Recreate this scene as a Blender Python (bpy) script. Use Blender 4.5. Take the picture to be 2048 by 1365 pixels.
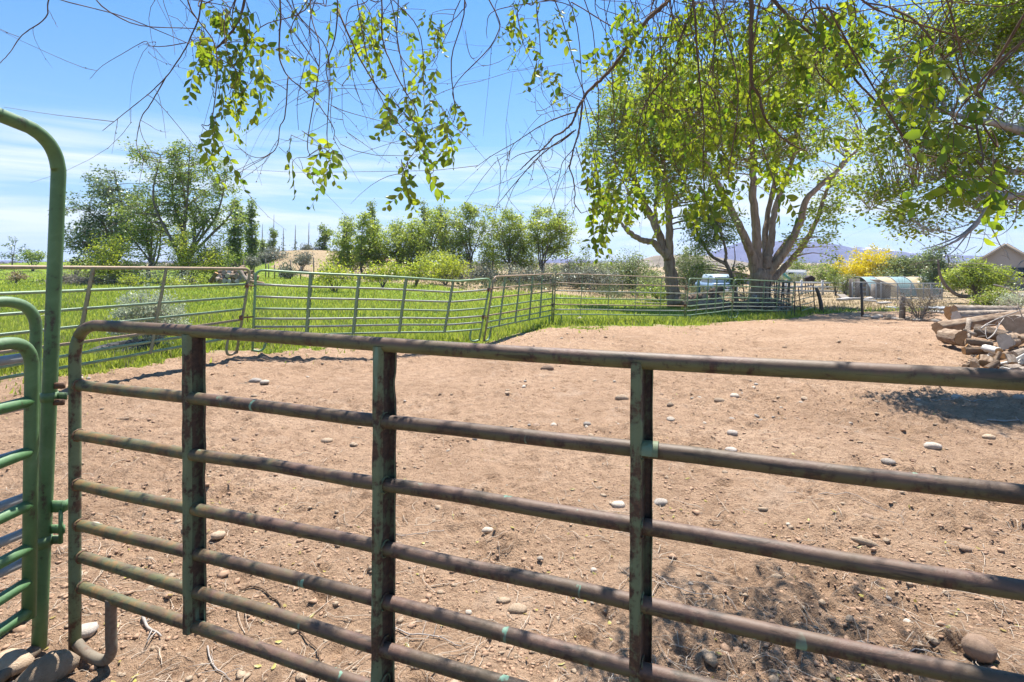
import bpy, math, random
import numpy as np
from mathutils import Vector, Matrix

random.seed(7)
RNG = np.random.default_rng(7)
scene = bpy.context.scene
for _o in list(bpy.data.objects):
    bpy.data.objects.remove(_o)
COL = scene.collection

# ------------------------------------------------------------------ camera
F, U0, V0, CAMH = 1080.0, 1024.0, 525.0, 1.9          # focal length, principal column, horizon row (photo pixels), eye height
cam_data = bpy.data.cameras.new('camera')
cam_data.sensor_width = 36.0
cam_data.lens = F / 2048.0 * 36.0
cam_data.shift_y = -(682.5 - V0) / 2048.0
cam_data.clip_start = 0.05
cam_data.clip_end = 12000.0
cam = bpy.data.objects.new('camera', cam_data)
COL.objects.link(cam)
cam.location = (0, 0, CAMH)
cam.rotation_euler = (math.radians(90), 0, 0)
scene.camera = cam

# ------------------------------------------------------------------ sky, sun, exposure
SUN_EL, SUN_AZ = math.radians(67.0), math.radians(14.0)   # azimuth from +Y towards +X
world = bpy.data.worlds.new('World')
scene.world = world
world.use_nodes = True
wn, wl = world.node_tree.nodes, world.node_tree.links
wn.clear()
w_out = wn.new('ShaderNodeOutputWorld')
w_bg = wn.new('ShaderNodeBackground')
w_bg.inputs['Strength'].default_value = 0.083
w_sky = wn.new('ShaderNodeTexSky')
w_sky.sky_type = 'NISHITA'
w_sky.sun_disc = False
w_sky.sun_elevation = SUN_EL
w_sky.sun_rotation = SUN_AZ
w_sky.altitude = 1500
w_sky.air_density = 1.0
w_sky.dust_density = 0.0
w_sky.ozone_density = 3.0
# thin streaks of cirrus
w_tc = wn.new('ShaderNodeTexCoord')
w_sep = wn.new('ShaderNodeSeparateXYZ')
wl.new(w_tc.outputs['Generated'], w_sep.inputs[0])
w_map = wn.new('ShaderNodeMapping')
w_map.inputs['Rotation'].default_value = (0, math.radians(4), 0)
w_map.inputs['Scale'].default_value = (1.6, 1.6, 22.0)
wl.new(w_tc.outputs['Generated'], w_map.inputs['Vector'])
w_n = wn.new('ShaderNodeTexNoise')
w_n.inputs['Scale'].default_value = 1.55
w_n.inputs['Detail'].default_value = 7
w_n.inputs['Roughness'].default_value = 0.55
w_n.inputs['Distortion'].default_value = 0.35
wl.new(w_map.outputs[0], w_n.inputs['Vector'])
w_r = wn.new('ShaderNodeValToRGB')
w_r.color_ramp.elements[0].position = 0.39
w_r.color_ramp.elements[1].position = 0.62
wl.new(w_n.outputs['Fac'], w_r.inputs['Fac'])
w_hr = wn.new('ShaderNodeValToRGB')        # cirrus only in the lower sky
e = w_hr.color_ramp.elements
e[0].position = 0.0; e[0].color = (.75, .75, .75, 1)
e[1].position = 0.235; e[1].color = (0, 0, 0, 1)
m_ = e.new(0.15); m_.color = (.85, .85, .85, 1)
wl.new(w_sep.outputs['Z'], w_hr.inputs['Fac'])
w_mul = wn.new('ShaderNodeMath'); w_mul.operation = 'MULTIPLY'
wl.new(w_r.outputs['Color'], w_mul.inputs[0]); wl.new(w_hr.outputs['Color'], w_mul.inputs[1])
w_mix = wn.new('ShaderNodeMix'); w_mix.data_type = 'RGBA'
wl.new(w_mul.outputs[0], w_mix.inputs['Factor'])
w_gr = wn.new('ShaderNodeValToRGB')        # clear desert air: the same tint all round the compass
g_ = w_gr.color_ramp.elements
g_[0].position = 0.0; g_[0].color = (.40, .51, .78, 1)
g_[1].position = 1.0; g_[1].color = (.55, .98, 1.1, 1)
for p_, c_ in ((.03, (.44, .49, .63)), (.07, (.53, .56, .62)), (.115, (.61, .65, .66)), (.2, (.65, .77, .78)), (.285, (.63, .81, .88)), (.36, (.59, .84, .96)), (.44, (.57, .87, 1.03))):
    k_ = g_.new(p_); k_.color = (*c_, 1)
wl.new(w_sep.outputs['Z'], w_gr.inputs['Fac'])
w_tint = wn.new('ShaderNodeMix'); w_tint.data_type = 'RGBA'; w_tint.blend_type = 'MULTIPLY'; w_tint.inputs['Factor'].default_value = 1.0
wl.new(w_sky.outputs[0], w_tint.inputs['A']); wl.new(w_gr.outputs['Color'], w_tint.inputs['B'])
wl.new(w_tint.outputs['Result'], w_mix.inputs['A'])
w_mix.inputs['B'].default_value = (4.5, 4.8, 5.0, 1)
wl.new(w_mix.outputs['Result'], w_bg.inputs['Color'])
wl.new(w_bg.outputs[0], w_out.inputs['Surface'])

sun_data = bpy.data.lights.new('sun', 'SUN')
sun_data.energy = 4.0
sun_data.angle = math.radians(0.53)
sun_data.color = (1.0, 0.955, 0.89)
sun = bpy.data.objects.new('sun', sun_data)
COL.objects.link(sun)
SUNV = Vector((math.cos(SUN_EL) * math.sin(SUN_AZ), math.cos(SUN_EL) * math.cos(SUN_AZ), math.sin(SUN_EL)))
sun.rotation_euler = SUNV.to_track_quat('Z', 'Y').to_euler()
sun.location = (0, 0, 30)

scene.view_settings.view_transform = 'Standard'
scene.view_settings.look = 'None'
scene.view_settings.exposure = 1.5
scene.view_settings.gamma = 1.0
scene.view_settings.use_curve_mapping = False
scene.render.engine = 'CYCLES'
cy = scene.cycles
cy.use_denoising = True
cy.max_bounces = 7
cy.diffuse_bounces = 3
cy.glossy_bounces = 2
cy.transmission_bounces = 5
cy.transparent_max_bounces = 8
cy.volume_bounces = 0
cy.use_adaptive_sampling = True
cy.adaptive_threshold = 0.02
cy.sample_clamp_indirect = 6

# ------------------------------------------------------------------ terrain and pixel helpers
def ss(a, b, x):
    t = np.clip((np.asarray(x, float) - a) / (b - a), 0, 1)
    return t * t * (3 - 2 * t)

def hash2(ix, iy, seed):
    n = (ix.astype(np.int64) * 374761393 + iy.astype(np.int64) * 668265263 + seed * 1442695041) & 0x7fffffff
    n = ((n ^ (n >> 13)) * 1274126177) & 0x7fffffff
    n = (n ^ (n >> 16)) & 0x7fffffff
    return n / float(0x7fffffff)

def noise2(x, y, f, seed=0):
    x = np.asarray(x, float) * f; y = np.asarray(y, float) * f
    ix, iy = np.floor(x), np.floor(y)
    fx, fy = x - ix, y - iy
    fx = fx * fx * (3 - 2 * fx); fy = fy * fy * (3 - 2 * fy)
    a = hash2(ix, iy, seed); b = hash2(ix + 1, iy, seed)
    c = hash2(ix, iy + 1, seed); d = hash2(ix + 1, iy + 1, seed)
    return (a * (1 - fx) + b * fx) * (1 - fy) + (c * (1 - fx) + d * fx) * fy

def fbm(x, y, f, n, seed=0):
    s, a, t = 0.0, 1.0, 0.0
    for i in range(n):
        s = s + a * noise2(x, y, f * 2.03 ** i, seed + 11 * i); t += a; a *= .5
    return s / t

def zt(x, y):
    """Height of the land."""
    x = np.asarray(x, float); y = np.asarray(y, float)
    z = .27 * ss(2.3, 6, -x) * ss(3, 8, y)
    z = z - .52 * ss(13, 25, y) * ss(-1, 9, x)
    z = z - .62 * ss(25, 60, y) * ss(8, 30, x) * (1 - ss(90, 200, y))
    z = z + 3.1 * np.exp(-((x + 31) / 11) ** 2 - ((y - 80) / 9) ** 2)
    z = z + 1.3 * np.exp(-((x + 44) / 9) ** 2 - ((y - 84) / 9) ** 2)
    z = z + 1.5 * np.exp(-((x + 19) / 9) ** 2 - ((y - 84) / 9) ** 2)
    z = z + 1.7 * np.exp(-((x + 86) / 15) ** 2 - ((y - 100) / 5) ** 2)
    z = z + .10 * (fbm(x, y, .21, 2, 5) - .5) * ss(3, 9, np.abs(y))
    return z

def at(u, v, Y):
    return Vector(((u - U0) / F * Y, Y, CAMH + (V0 - v) / F * Y))

def gnd(u, v):
    """The point of the land seen at this pixel."""
    k = (v - V0) / F
    Y = CAMH / max(k, .004)
    for _ in range(60):
        z = float(zt((u - U0) / F * Y, Y))
        Yn = (CAMH - z) / max(k, .004)
        Y = .6 * Y + .4 * Yn
    return Vector(((u - U0) / F * Y, Y, float(zt((u - U0) / F * Y, Y))))

GRASS_NEAR = np.array([gnd(u, v)[:2] for u, v in [(-700, 812), (-150, 775), (0, 757), (160, 745), (350, 717), (500, 699), (700, 693), (960, 686), (1100, 656), (1380, 653), (1470, 643), (1590, 636), (1640, 628)]] + [(17.2, 26.3), (19, 26.4), (60, 27)])
GRASS_FAR = np.array([(-400, 118), (-109, 112), (-62, 96), (-40, 84), (-18, 52), (-7, 40), (-2, 35.5), (3, 35), (12, 33), (14.5, 28), (16.5, 26.8), (60, 26)])

def grass_mask(x, y):
    w = (fbm(x, y, 1.1, 3, 21) - .5) + .6 * (fbm(x, y, 4.5, 2, 22) - .5)
    yn = np.interp(x, GRASS_NEAR[:, 0], GRASS_NEAR[:, 1]) + w * 1.5
    yf = np.interp(x, GRASS_FAR[:, 0], GRASS_FAR[:, 1]) + w * 6
    return ss(-.25, .30, y - yn) * (1 - ss(-1.5, 1.5, y - yf))

def dirt_mask(x, y):
    """Bare trampled soil of the pen."""
    yn = np.interp(x, GRASS_NEAR[:, 0], GRASS_NEAR[:, 1])
    w = (fbm(x, y, .8, 3, 31) - .5)
    return 1 - ss(-.3, .5, y - yn + w * .8)

def micro(x, y):
    """Hoof-churned relief of the soil."""
    d = dirt_mask(x, y)
    r = np.hypot(x, y)
    n1 = fbm(x, y, 1.3, 2, 41) - .5
    n2 = fbm(x + 3, y, 5.0, 3, 43)
    n3 = np.abs(fbm(x, y + 7, 9.0, 3, 47) - .5) * 2
    patch = ss(.42, .62, fbm(x, y, .7, 2, 53))
    # hoof prints: shallow cupped dents with a pushed-up rim
    hoof = 0.0
    cs = .31
    gx, gy = np.floor(x / cs), np.floor(y / cs)
    for i in (-1, 0, 1):
        for j in (-1, 0, 1):
            cx, cy = gx + i, gy + j
            h1 = hash2(cx, cy, 61); h2 = hash2(cx, cy, 67); h3 = hash2(cx, cy, 71)
            px, py = (cx + .15 + .7 * h1) * cs - x, (cy + .15 + .7 * h2) * cs - y
            a = h3 * 6.28
            u, v = px * np.cos(a) + py * np.sin(a), (-px * np.sin(a) + py * np.cos(a)) * 1.25
            q = np.sqrt(u * u + v * v) / (.055 + .03 * h1)
            hoof = hoof + (h3 > .42) * (-.020 * np.exp(-(q / .8) ** 4) * (1 + .6 * u / .08) + .011 * np.exp(-((q - 1.35) / .35) ** 2)) * (.4 + h2)
    return d * 1.25 * (hoof + .045 * n1 + (.016 + .05 * patch) * (n2 - .5) + (.018 + .045 * patch) * (n3 - .3) * (1 - ss(14, 26, r)))

def ground_z(x, y):
    return float(zt(x, y) + micro(np.array([x]), np.array([y]))[0])

# ------------------------------------------------------------------ mesh helpers
class MB:
    """Collects vertices and faces; build() links them as ONE mesh object."""
    def __init__(self):
        self.V, self.Q, self.T, self.tone, self.n = [], [], [], [], 0
        self.qm, self.tm = [], []
    def add(self, V, Q=None, T=None, tone=0.5, m=0):
        V = np.asarray(V, float).reshape(-1, 3)
        self.V.append(V)
        t = np.asarray(tone, float)
        self.tone.append(np.full(len(V), float(t)) if t.ndim == 0 else t)
        if Q is not None and len(Q):
            Q = np.asarray(Q, np.int64).reshape(-1, 4); self.Q.append(Q + self.n); self.qm.append(np.full(len(Q), m))
        if T is not None and len(T):
            T = np.asarray(T, np.int64).reshape(-1, 3); self.T.append(T + self.n); self.tm.append(np.full(len(T), m))
        self.n += len(V)
    def mesh(self, name, mats, origin=(0, 0, 0), smooth=True):
        V = np.concatenate(self.V) - np.asarray(origin, float)
        Q = np.concatenate(self.Q) if self.Q else np.zeros((0, 4), np.int64)
        T = np.concatenate(self.T) if self.T else np.zeros((0, 3), np.int64)
        me = bpy.data.meshes.new(name)
        me.vertices.add(len(V)); me.vertices.foreach_set('co', V.astype(np.float32).ravel())
        nl = Q.size + T.size
        me.loops.add(nl)
        me.loops.foreach_set('vertex_index', np.concatenate([Q.ravel(), T.ravel()]).astype(np.int32))
        me.polygons.add(len(Q) + len(T))
        st = np.concatenate([np.arange(len(Q)) * 4, Q.size + np.arange(len(T)) * 3]).astype(np.int32)
        me.polygons.foreach_set('loop_start', st)
        mm = np.concatenate(self.qm + self.tm) if (self.qm or self.tm) else np.zeros(0)
        mats = mats if isinstance(mats, (list, tuple)) else [mats]
        for m in mats: me.materials.append(m)
        if len(mats) > 1: me.polygons.foreach_set('material_index', mm.astype(np.int32))
        if smooth: me.polygons.foreach_set('use_smooth', np.ones(len(Q) + len(T), bool))
        a = me.attributes.new('tone', 'FLOAT', 'POINT')
        a.data.foreach_set('value', np.concatenate(self.tone).astype(np.float32))
        me.update(calc_edges=True)
        return me
    def build(self, name, mats, parent=None, origin=None, smooth=True):
        if origin is None: origin = parent_loc(parent) if parent is not None else (0, 0, 0)
        o = bpy.data.objects.new(name, self.mesh(name, mats, origin, smooth))
        COL.objects.link(o)
        if parent is not None: o.parent = parent
        else: o.location = origin
        return o

def parent_loc(p):
    l = Vector((0, 0, 0))
    while p is not None:
        l += p.location; p = p.parent
    return l

def tag(o, label=None, cat=None, group=None, kind=None):
    if label: o['label'] = label
    if cat: o['category'] = cat
    if group: o['group'] = group
    if kind: o['kind'] = kind
    return o

def thing(name, loc, label, cat, group=None):
    o = bpy.data.objects.new(name, None)
    o.empty_display_size = .1
    COL.objects.link(o); o.location = loc
    return tag(o, label, cat, group)

def copy_tree(o, parent=None):
    c = o.copy(); COL.objects.link(c)
    c.parent = parent
    for ch in list(o.children):
        copy_tree(ch, c)
    return c

def smooth_path(pts, k=6):
    """Catmull-Rom through the points."""
    P = np.asarray([tuple(p) for p in pts], float)
    if len(P) < 3: return P
    E = np.vstack([2 * P[0] - P[1], P, 2 * P[-1] - P[-2]])
    out = []
    t = np.linspace(0, 1, k, endpoint=False)[:, None]
    for i in range(1, len(E) - 2):
        a, b, c, d = E[i - 1], E[i], E[i + 1], E[i + 2]
        out.append(.5 * ((2 * b) + (-a + c) * t + (2 * a - 5 * b + 4 * c - d) * t ** 2 + (-a + 3 * b - 3 * c + d) * t ** 3))
    out.append(P[-1:])
    return np.vstack(out)

def tube(mb, pts, r, n=8, cap=True, tone=0.5, m=0, rough=0.0):
    P = np.asarray([tuple(p) for p in pts], float)
    k = len(P)
    R = np.broadcast_to(np.asarray(r, float), (k,)) if np.ndim(r) == 0 else np.interp(np.linspace(0, 1, k), np.linspace(0, 1, len(r)), r)
    T = np.gradient(P, axis=0); T /= np.linalg.norm(T, axis=1)[:, None] + 1e-9
    ref = np.array([0, 0, 1.]) if abs(T[0, 2]) < .9 else np.array([1., 0, 0])
    Nn = np.zeros((k, 3)); a = ref - T[0] * ref.dot(T[0]); Nn[0] = a / np.linalg.norm(a)
    for i in range(1, k):
        a = Nn[i - 1] - T[i] * Nn[i - 1].dot(T[i]); Nn[i] = a / (np.linalg.norm(a) + 1e-9)
    B = np.cross(T, Nn)
    ang = np.arange(n) / n * 2 * np.pi
    rr = R[:, None] * (1 + (rough * RNG.normal(size=(k, n)) if rough else 0))
    V = P[:, None] + rr[..., None] * (np.cos(ang)[None, :, None] * Nn[:, None] + np.sin(ang)[None, :, None] * B[:, None])
    i = np.arange(k - 1)[:, None] * n; j = np.arange(n)[None]; j2 = (j + 1) % n
    Q = np.stack([i + j, i + j2, i + n + j2, i + n + j], -1).reshape(-1, 4)
    V = V.reshape(-1, 3)
    Tt = []
    if cap:
        V = np.vstack([V, P[0], P[-1]])
        c0, c1 = k * n, k * n + 1
        Tt = [(c0, (q + 1) % n, q) for q in range(n)] + [(c1, (k - 1) * n + q, (k - 1) * n + (q + 1) % n) for q in range(n)]
    mb.add(V, Q, Tt, tone, m)

def tubes_batch(mb, P, R, n=3, tone=0.5):
    """M thin twigs of K points each: P (M,K,3), R (M,K)."""
    P = np.asarray(P, float); M, K, _ = P.shape
    if M == 0: return
    D = P[:, -1] - P[:, 0]; D /= np.linalg.norm(D, axis=1)[:, None] + 1e-9
    ref = np.where(np.abs(D[:, 2:3]) < .9, np.array([[0, 0, 1.]]), np.array([[1., 0, 0]]))
    N = np.cross(D, ref); N /= np.linalg.norm(N, axis=1)[:, None] + 1e-9
    B = np.cross(D, N)
    ang = np.arange(n) / n * 2 * np.pi
    ring = np.cos(ang)[None, :, None] * N[:, None] + np.sin(ang)[None, :, None] * B[:, None]
    V = P[:, :, None] + np.asarray(R)[:, :, None, None] * ring[:, None]
    base = (np.arange(M) * K * n)[:, None, None]
    i = (np.arange(K - 1) * n)[None, :, None]; j = np.arange(n)[None, None]; j2 = (j + 1) % n
    Q = np.stack([base + i + j, base + i + j2, base + i + n + j2, base + i + n + j], -1).reshape(-1, 4)
    t = np.asarray(tone, float)
    if t.ndim: t = np.repeat(t, K * n)
    mb.add(V.reshape(-1, 3), Q, None, t)

def unit(a):
    return a / (np.linalg.norm(a, axis=-1, keepdims=True) + 1e-9)

def leaves_quad(mb, pos, axis, side, L, W, tone):
    """Small rhombic leaves: 4 vertices each."""
    L = np.asarray(L)[:, None]; W = np.asarray(W)[:, None]
    a = pos; b = pos + axis * L * .45 + side * W * .5; c = pos + axis * L; d = pos + axis * L * .45 - side * W * .5
    V = np.stack([a, b, c, d], 1).reshape(-1, 3)
    Q = np.arange(len(pos) * 4).reshape(-1, 4)
    mb.add(V, Q, None, np.repeat(tone, 4))

def leaves_fine(mb, pos, axis, side, L, W, tone, curl=.12):
    """Leaves close to the camera: folded along the midrib, pointed, curling."""
    nrm = np.cross(axis, side)
    L = np.asarray(L)[:, None]; W = np.asarray(W)[:, None]
    def p(t, s, up): return pos + axis * L * t + side * W * s + nrm * L * up
    V = np.stack([p(0, 0, 0), p(.22, .36, .05), p(.25, 0, -.01), p(.22, -.36, .05), p(.52, .5, .05), p(.52, 0, -.02),
                  p(.52, -.5, .05), p(.8, .28, .0 - curl * .3), p(.8, 0, -.03 - curl * .4), p(.8, -.28, .0 - curl * .3), p(1, 0, -curl)], 1)
    M = len(pos)
    q = np.array([(1, 4, 5, 2), (2, 5, 6, 3), (4, 7, 8, 5), (5, 8, 9, 6)])
    t = np.array([(0, 1, 2), (0, 2, 3), (7, 10, 8), (8, 10, 9)])
    off = (np.arange(M) * 11)[:, None, None]
    mb.add(V.reshape(-1, 3), (q[None] + off).reshape(-1, 4), (t[None] + off).reshape(-1, 3), np.repeat(tone, 11))

def box(mb, c, s, ax=None, tone=.5, m=0):
    """Box with centre c, full sizes s, optional 3 axes."""
    c = np.asarray(tuple(c), float); s = np.asarray(s, float) / 2
    ax = np.eye(3) if ax is None else np.asarray([tuple(a) for a in ax], float)
    k = np.array([(-1, -1, -1), (1, -1, -1), (1, 1, -1), (-1, 1, -1), (-1, -1, 1), (1, -1, 1), (1, 1, 1), (-1, 1, 1)], float) * s
    mb.add(c + k @ ax, [(0, 3, 2, 1), (4, 5, 6, 7), (0, 1, 5, 4), (1, 2, 6, 5), (2, 3, 7, 6), (3, 0, 4, 7)], None, tone, m)

_ico = None
def ico(sub=2):
    global _ico
    if _ico is None: _ico = {}
    if sub not in _ico:
        import bmesh
        bm = bmesh.new(); bmesh.ops.create_icosphere(bm, subdivisions=sub, radius=1.0)
        V = np.array([v.co[:] for v in bm.verts]); T = np.array([[v.index for v in f.verts] for f in bm.faces]); bm.free()
        _ico[sub] = (V, T)
    return _ico[sub]

def stone_verts(seed, sub=2, flat=.6, elong=1.3, angular=.35):
    """Rounded, faceted fieldstone of radius about 1."""
    rg = np.random.default_rng(seed)
    V, T = ico(sub)
    V = V.copy()
    for _ in range(7):
        n = rg.normal(size=3); n /= np.linalg.norm(n)
        d = rg.uniform(.62, .95)
        h = V @ n
        V = V - np.where(h > d, (h - d) * (.55 + angular), 0)[:, None] * n
    for f in (1.6, 3.7):
        ph = rg.uniform(0, 6, 3)
        V = V * (1 + .07 / f * (np.sin(V[:, 0] * f * 2 + ph[0]) + np.sin(V[:, 1] * f * 2.3 + ph[1]) + np.sin(V[:, 2] * f * 2.1 + ph[2])))[:, None]
    V = V * np.array([elong, 1.0, flat])
    return V, T
# ------------------------------------------------------------------ materials
def new_mat(name):
    m = bpy.data.materials.new(name); m.use_nodes = True
    nt = m.node_tree; nt.nodes.clear()
    out = nt.nodes.new('ShaderNodeOutputMaterial')
    return m, nt, nt.nodes, nt.links, out

def N(nt, t, **kw):
    n = nt.nodes.new(t)
    for k, v in kw.items():
        if k in n.inputs: n.inputs[k].default_value = v
        else: setattr(n, k, v)
    return n

def noise_node(nt, vec, scale, detail=4, rough=.55, dist=0.0):
    n = N(nt, 'ShaderNodeTexNoise', Scale=scale, Detail=detail, Roughness=rough, Distortion=dist)
    if vec is not None: nt.links.new(vec, n.inputs['Vector'])
    return n.outputs['Fac']

def ramp(nt, fac, stops):
    r = nt.nodes.new('ShaderNodeValToRGB')
    e = r.color_ramp.elements
    while len(e) < len(stops): e.new(.5)
    for x, (p, c) in zip(e, stops):
        x.position = p; x.color = (*c, 1) if len(c) == 3 else c
    nt.links.new(fac, r.inputs['Fac'])
    return r.outputs['Color']

def mix(nt, fac, a, b):
    m = N(nt, 'ShaderNodeMix', data_type='RGBA')
    for k, v in (('Factor', fac), ('A', a), ('B', b)):
        if isinstance(v, tuple): m.inputs[k].default_value = (*v, 1)
        elif isinstance(v, (int, float)): m.inputs[k].default_value = v
        else: nt.links.new(v, m.inputs[k])
    return m.outputs['Result']

def mth(nt, op, a, b=0.0):
    m = N(nt, 'ShaderNodeMath', operation=op)
    for i, v in enumerate((a, b)):
        if isinstance(v, (int, float)): m.inputs[i].default_value = v
        else: nt.links.new(v, m.inputs[i])
    return m.outputs[0]

def mapped(nt, scale, src='Object'):
    tc = nt.nodes.new('ShaderNodeTexCoord')
    mp = N(nt, 'ShaderNodeMapping'); mp.inputs['Scale'].default_value = scale
    nt.links.new(tc.outputs[src], mp.inputs['Vector'])
    return mp.outputs[0]

def bsdf(nt, out, col, rough=.8, bump=None, bstr=.4, bdist=.02, metal=0.0, spec=.4):
    p = N(nt, 'ShaderNodeBsdfPrincipled')
    p.inputs['Roughness'].default_value = rough if isinstance(rough, (int, float)) else .5
    if not isinstance(rough, (int, float)): nt.links.new(rough, p.inputs['Roughness'])
    p.inputs['Metallic'].default_value = metal
    p.inputs['Specular IOR Level'].default_value = spec
    if isinstance(col, tuple): p.inputs['Base Color'].default_value = (*col, 1)
    else: nt.links.new(col, p.inputs['Base Color'])
    if bump is not None:
        b = N(nt, 'ShaderNodeBump', Strength=bstr, Distance=bdist)
        nt.links.new(bump, b.inputs['Height']); nt.links.new(b.outputs[0], p.inputs['Normal'])
    nt.links.new(p.outputs[0], out.inputs['Surface'])
    return p

def mat_plain(name, col, col2=None, scale=6, rough=.75, bstr=.25, bdist=.01, spec=.3, stretch=(1, 1, 1)):
    m, nt, ns, ls, out = new_mat(name)
    v = mapped(nt, stretch)
    n = noise_node(nt, v, scale, 5, .6)
    c = ramp(nt, n, [(.3, col), (.7, col2 or tuple(x * .7 for x in col))])
    bsdf(nt, out, c, rough, n, bstr, bdist, 0, spec)
    return m

def mat_leaf(name, dark, light, tdark, tlight, trans=.5, gloss=.06):
    """Leaf: diffuse + translucent, colour varies from leaf to leaf."""
    m, nt, ns, ls, out = new_mat(name)
    a = N(nt, 'ShaderNodeAttribute', attribute_name='tone')
    c = mix(nt, a.outputs['Fac'], dark, light)
    t = mix(nt, a.outputs['Fac'], tdark, tlight)
    d = N(nt, 'ShaderNodeBsdfDiffuse'); ls.new(c, d.inputs['Color'])
    tr = N(nt, 'ShaderNodeBsdfTranslucent'); ls.new(t, tr.inputs['Color'])
    mx = N(nt, 'ShaderNodeMixShader', Fac=trans); ls.new(d.outputs[0], mx.inputs[1]); ls.new(tr.outputs[0], mx.inputs[2])
    last = mx
    if gloss:
        g = N(nt, 'ShaderNodeBsdfGlossy', Roughness=.38); g.inputs['Color'].default_value = (.9, 1, .9, 1)
        m2 = N(nt, 'ShaderNodeMixShader', Fac=gloss); ls.new(mx.outputs[0], m2.inputs[1]); ls.new(g.outputs[0], m2.inputs[2])
        last = m2
    ls.new(last.outputs[0], out.inputs['Surface'])
    return m

def mat_bark(name, a, b, c, scale=9, bstr=.9, bdist=.03):
    m, nt, ns, ls, out = new_mat(name)
    v = mapped(nt, (1, 1, .16))
    n = noise_node(nt, v, scale, 6, .65, .6)
    n2 = noise_node(nt, mapped(nt, (1, 1, 1)), 1.7, 4)
    col = ramp(nt, n, [(.3, c), (.47, a), (.66, b)])
    col = mix(nt, mth(nt, 'MULTIPLY', n2, .5), col, a)
    bsdf(nt, out, col, .9, n, bstr, bdist, 0, .15)
    return m

M = {}
M['elm_leaf'] = mat_leaf('elm_leaf', (.05, .095, .014), (.125, .175, .02), (.13, .25, .014), (.46, .52, .025), .58, .025)
M['tree_leaf'] = mat_leaf('tree_leaf', (.10, .15, .035), (.20, .26, .06), (.19, .28, .04), (.40, .47, .08), .48, .03)
M['bright_leaf'] = mat_leaf('bright_leaf', (.17, .235, .04), (.28, .345, .07), (.31, .41, .04), (.54, .59, .08), .5, .03)
M['dark_leaf'] = mat_leaf('dark_leaf', (.075, .115, .055), (.145, .19, .085), (.11, .17, .05), (.25, .31, .10), .45, .05)
M['poplar_leaf'] = mat_leaf('poplar_leaf', (.055, .095, .03), (.11, .165, .05), (.08, .14, .025), (.2, .27, .045), .42, .03)
M['sprout_leaf'] = mat_leaf('sprout_leaf', (.20, .26, .03), (.32, .36, .05), (.38, .46, .03), (.6, .62, .06), .5, .03)
M['yellow_leaf'] = mat_leaf('yellow_leaf', (.60, .50, .02), (.80, .68, .05), (.6, .5, .02), (.8, .64, .04), .42, .02)
M['sage_leaf'] = mat_leaf('sage_leaf', (.20, .21, .165), (.31, .315, .25), (.14, .15, .10), (.2, .21, .14), .25, .03)
M['silver_leaf'] = mat_leaf('silver_leaf', (.34, .38, .27), (.50, .53, .40), (.34, .39, .24), (.46, .5, .33), .45, .03)
M['grass'] = mat_leaf('grass_blade', (.15, .205, .03), (.32, .355, .08), (.26, .34, .025), (.52, .56, .09), .5, .03)
M['dry_grass'] = mat_leaf('dry_grass', (.24, .19, .11), (.43, .345, .21), (.22, .17, .09), (.36, .29, .17), .35, .02)
M['bark_dark'] = mat_bark('bark_dark', (.135, .086, .055), (.21, .145, .095), (.06, .038, .025), 30, .6, .006)
M['bark'] = mat_bark('bark', (.30, .215, .15), (.44, .335, .245), (.12, .08, .055), 7, 1.0, .08)
M['bark_far'] = mat_bark('bark_far', (.16, .13, .105), (.25, .205, .165), (.085, .068, .053), 8, .5, .02)
M['bark_pale'] = mat_bark('bark_pale', (.30, .265, .235), (.42, .385, .35), (.17, .145, .125), 18, .5, .008)
M['twig_pale'] = mat_plain('twig_pale', (.42, .38, .34), (.28, .24, .21), 14, .8)
M['twig_grey'] = mat_plain('twig_grey', (.27, .24, .21), (.17, .145, .12), 10, .85)
M['straw'] = mat_plain('straw', (.58, .48, .37), (.40, .31, .23), 20, .8)

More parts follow.
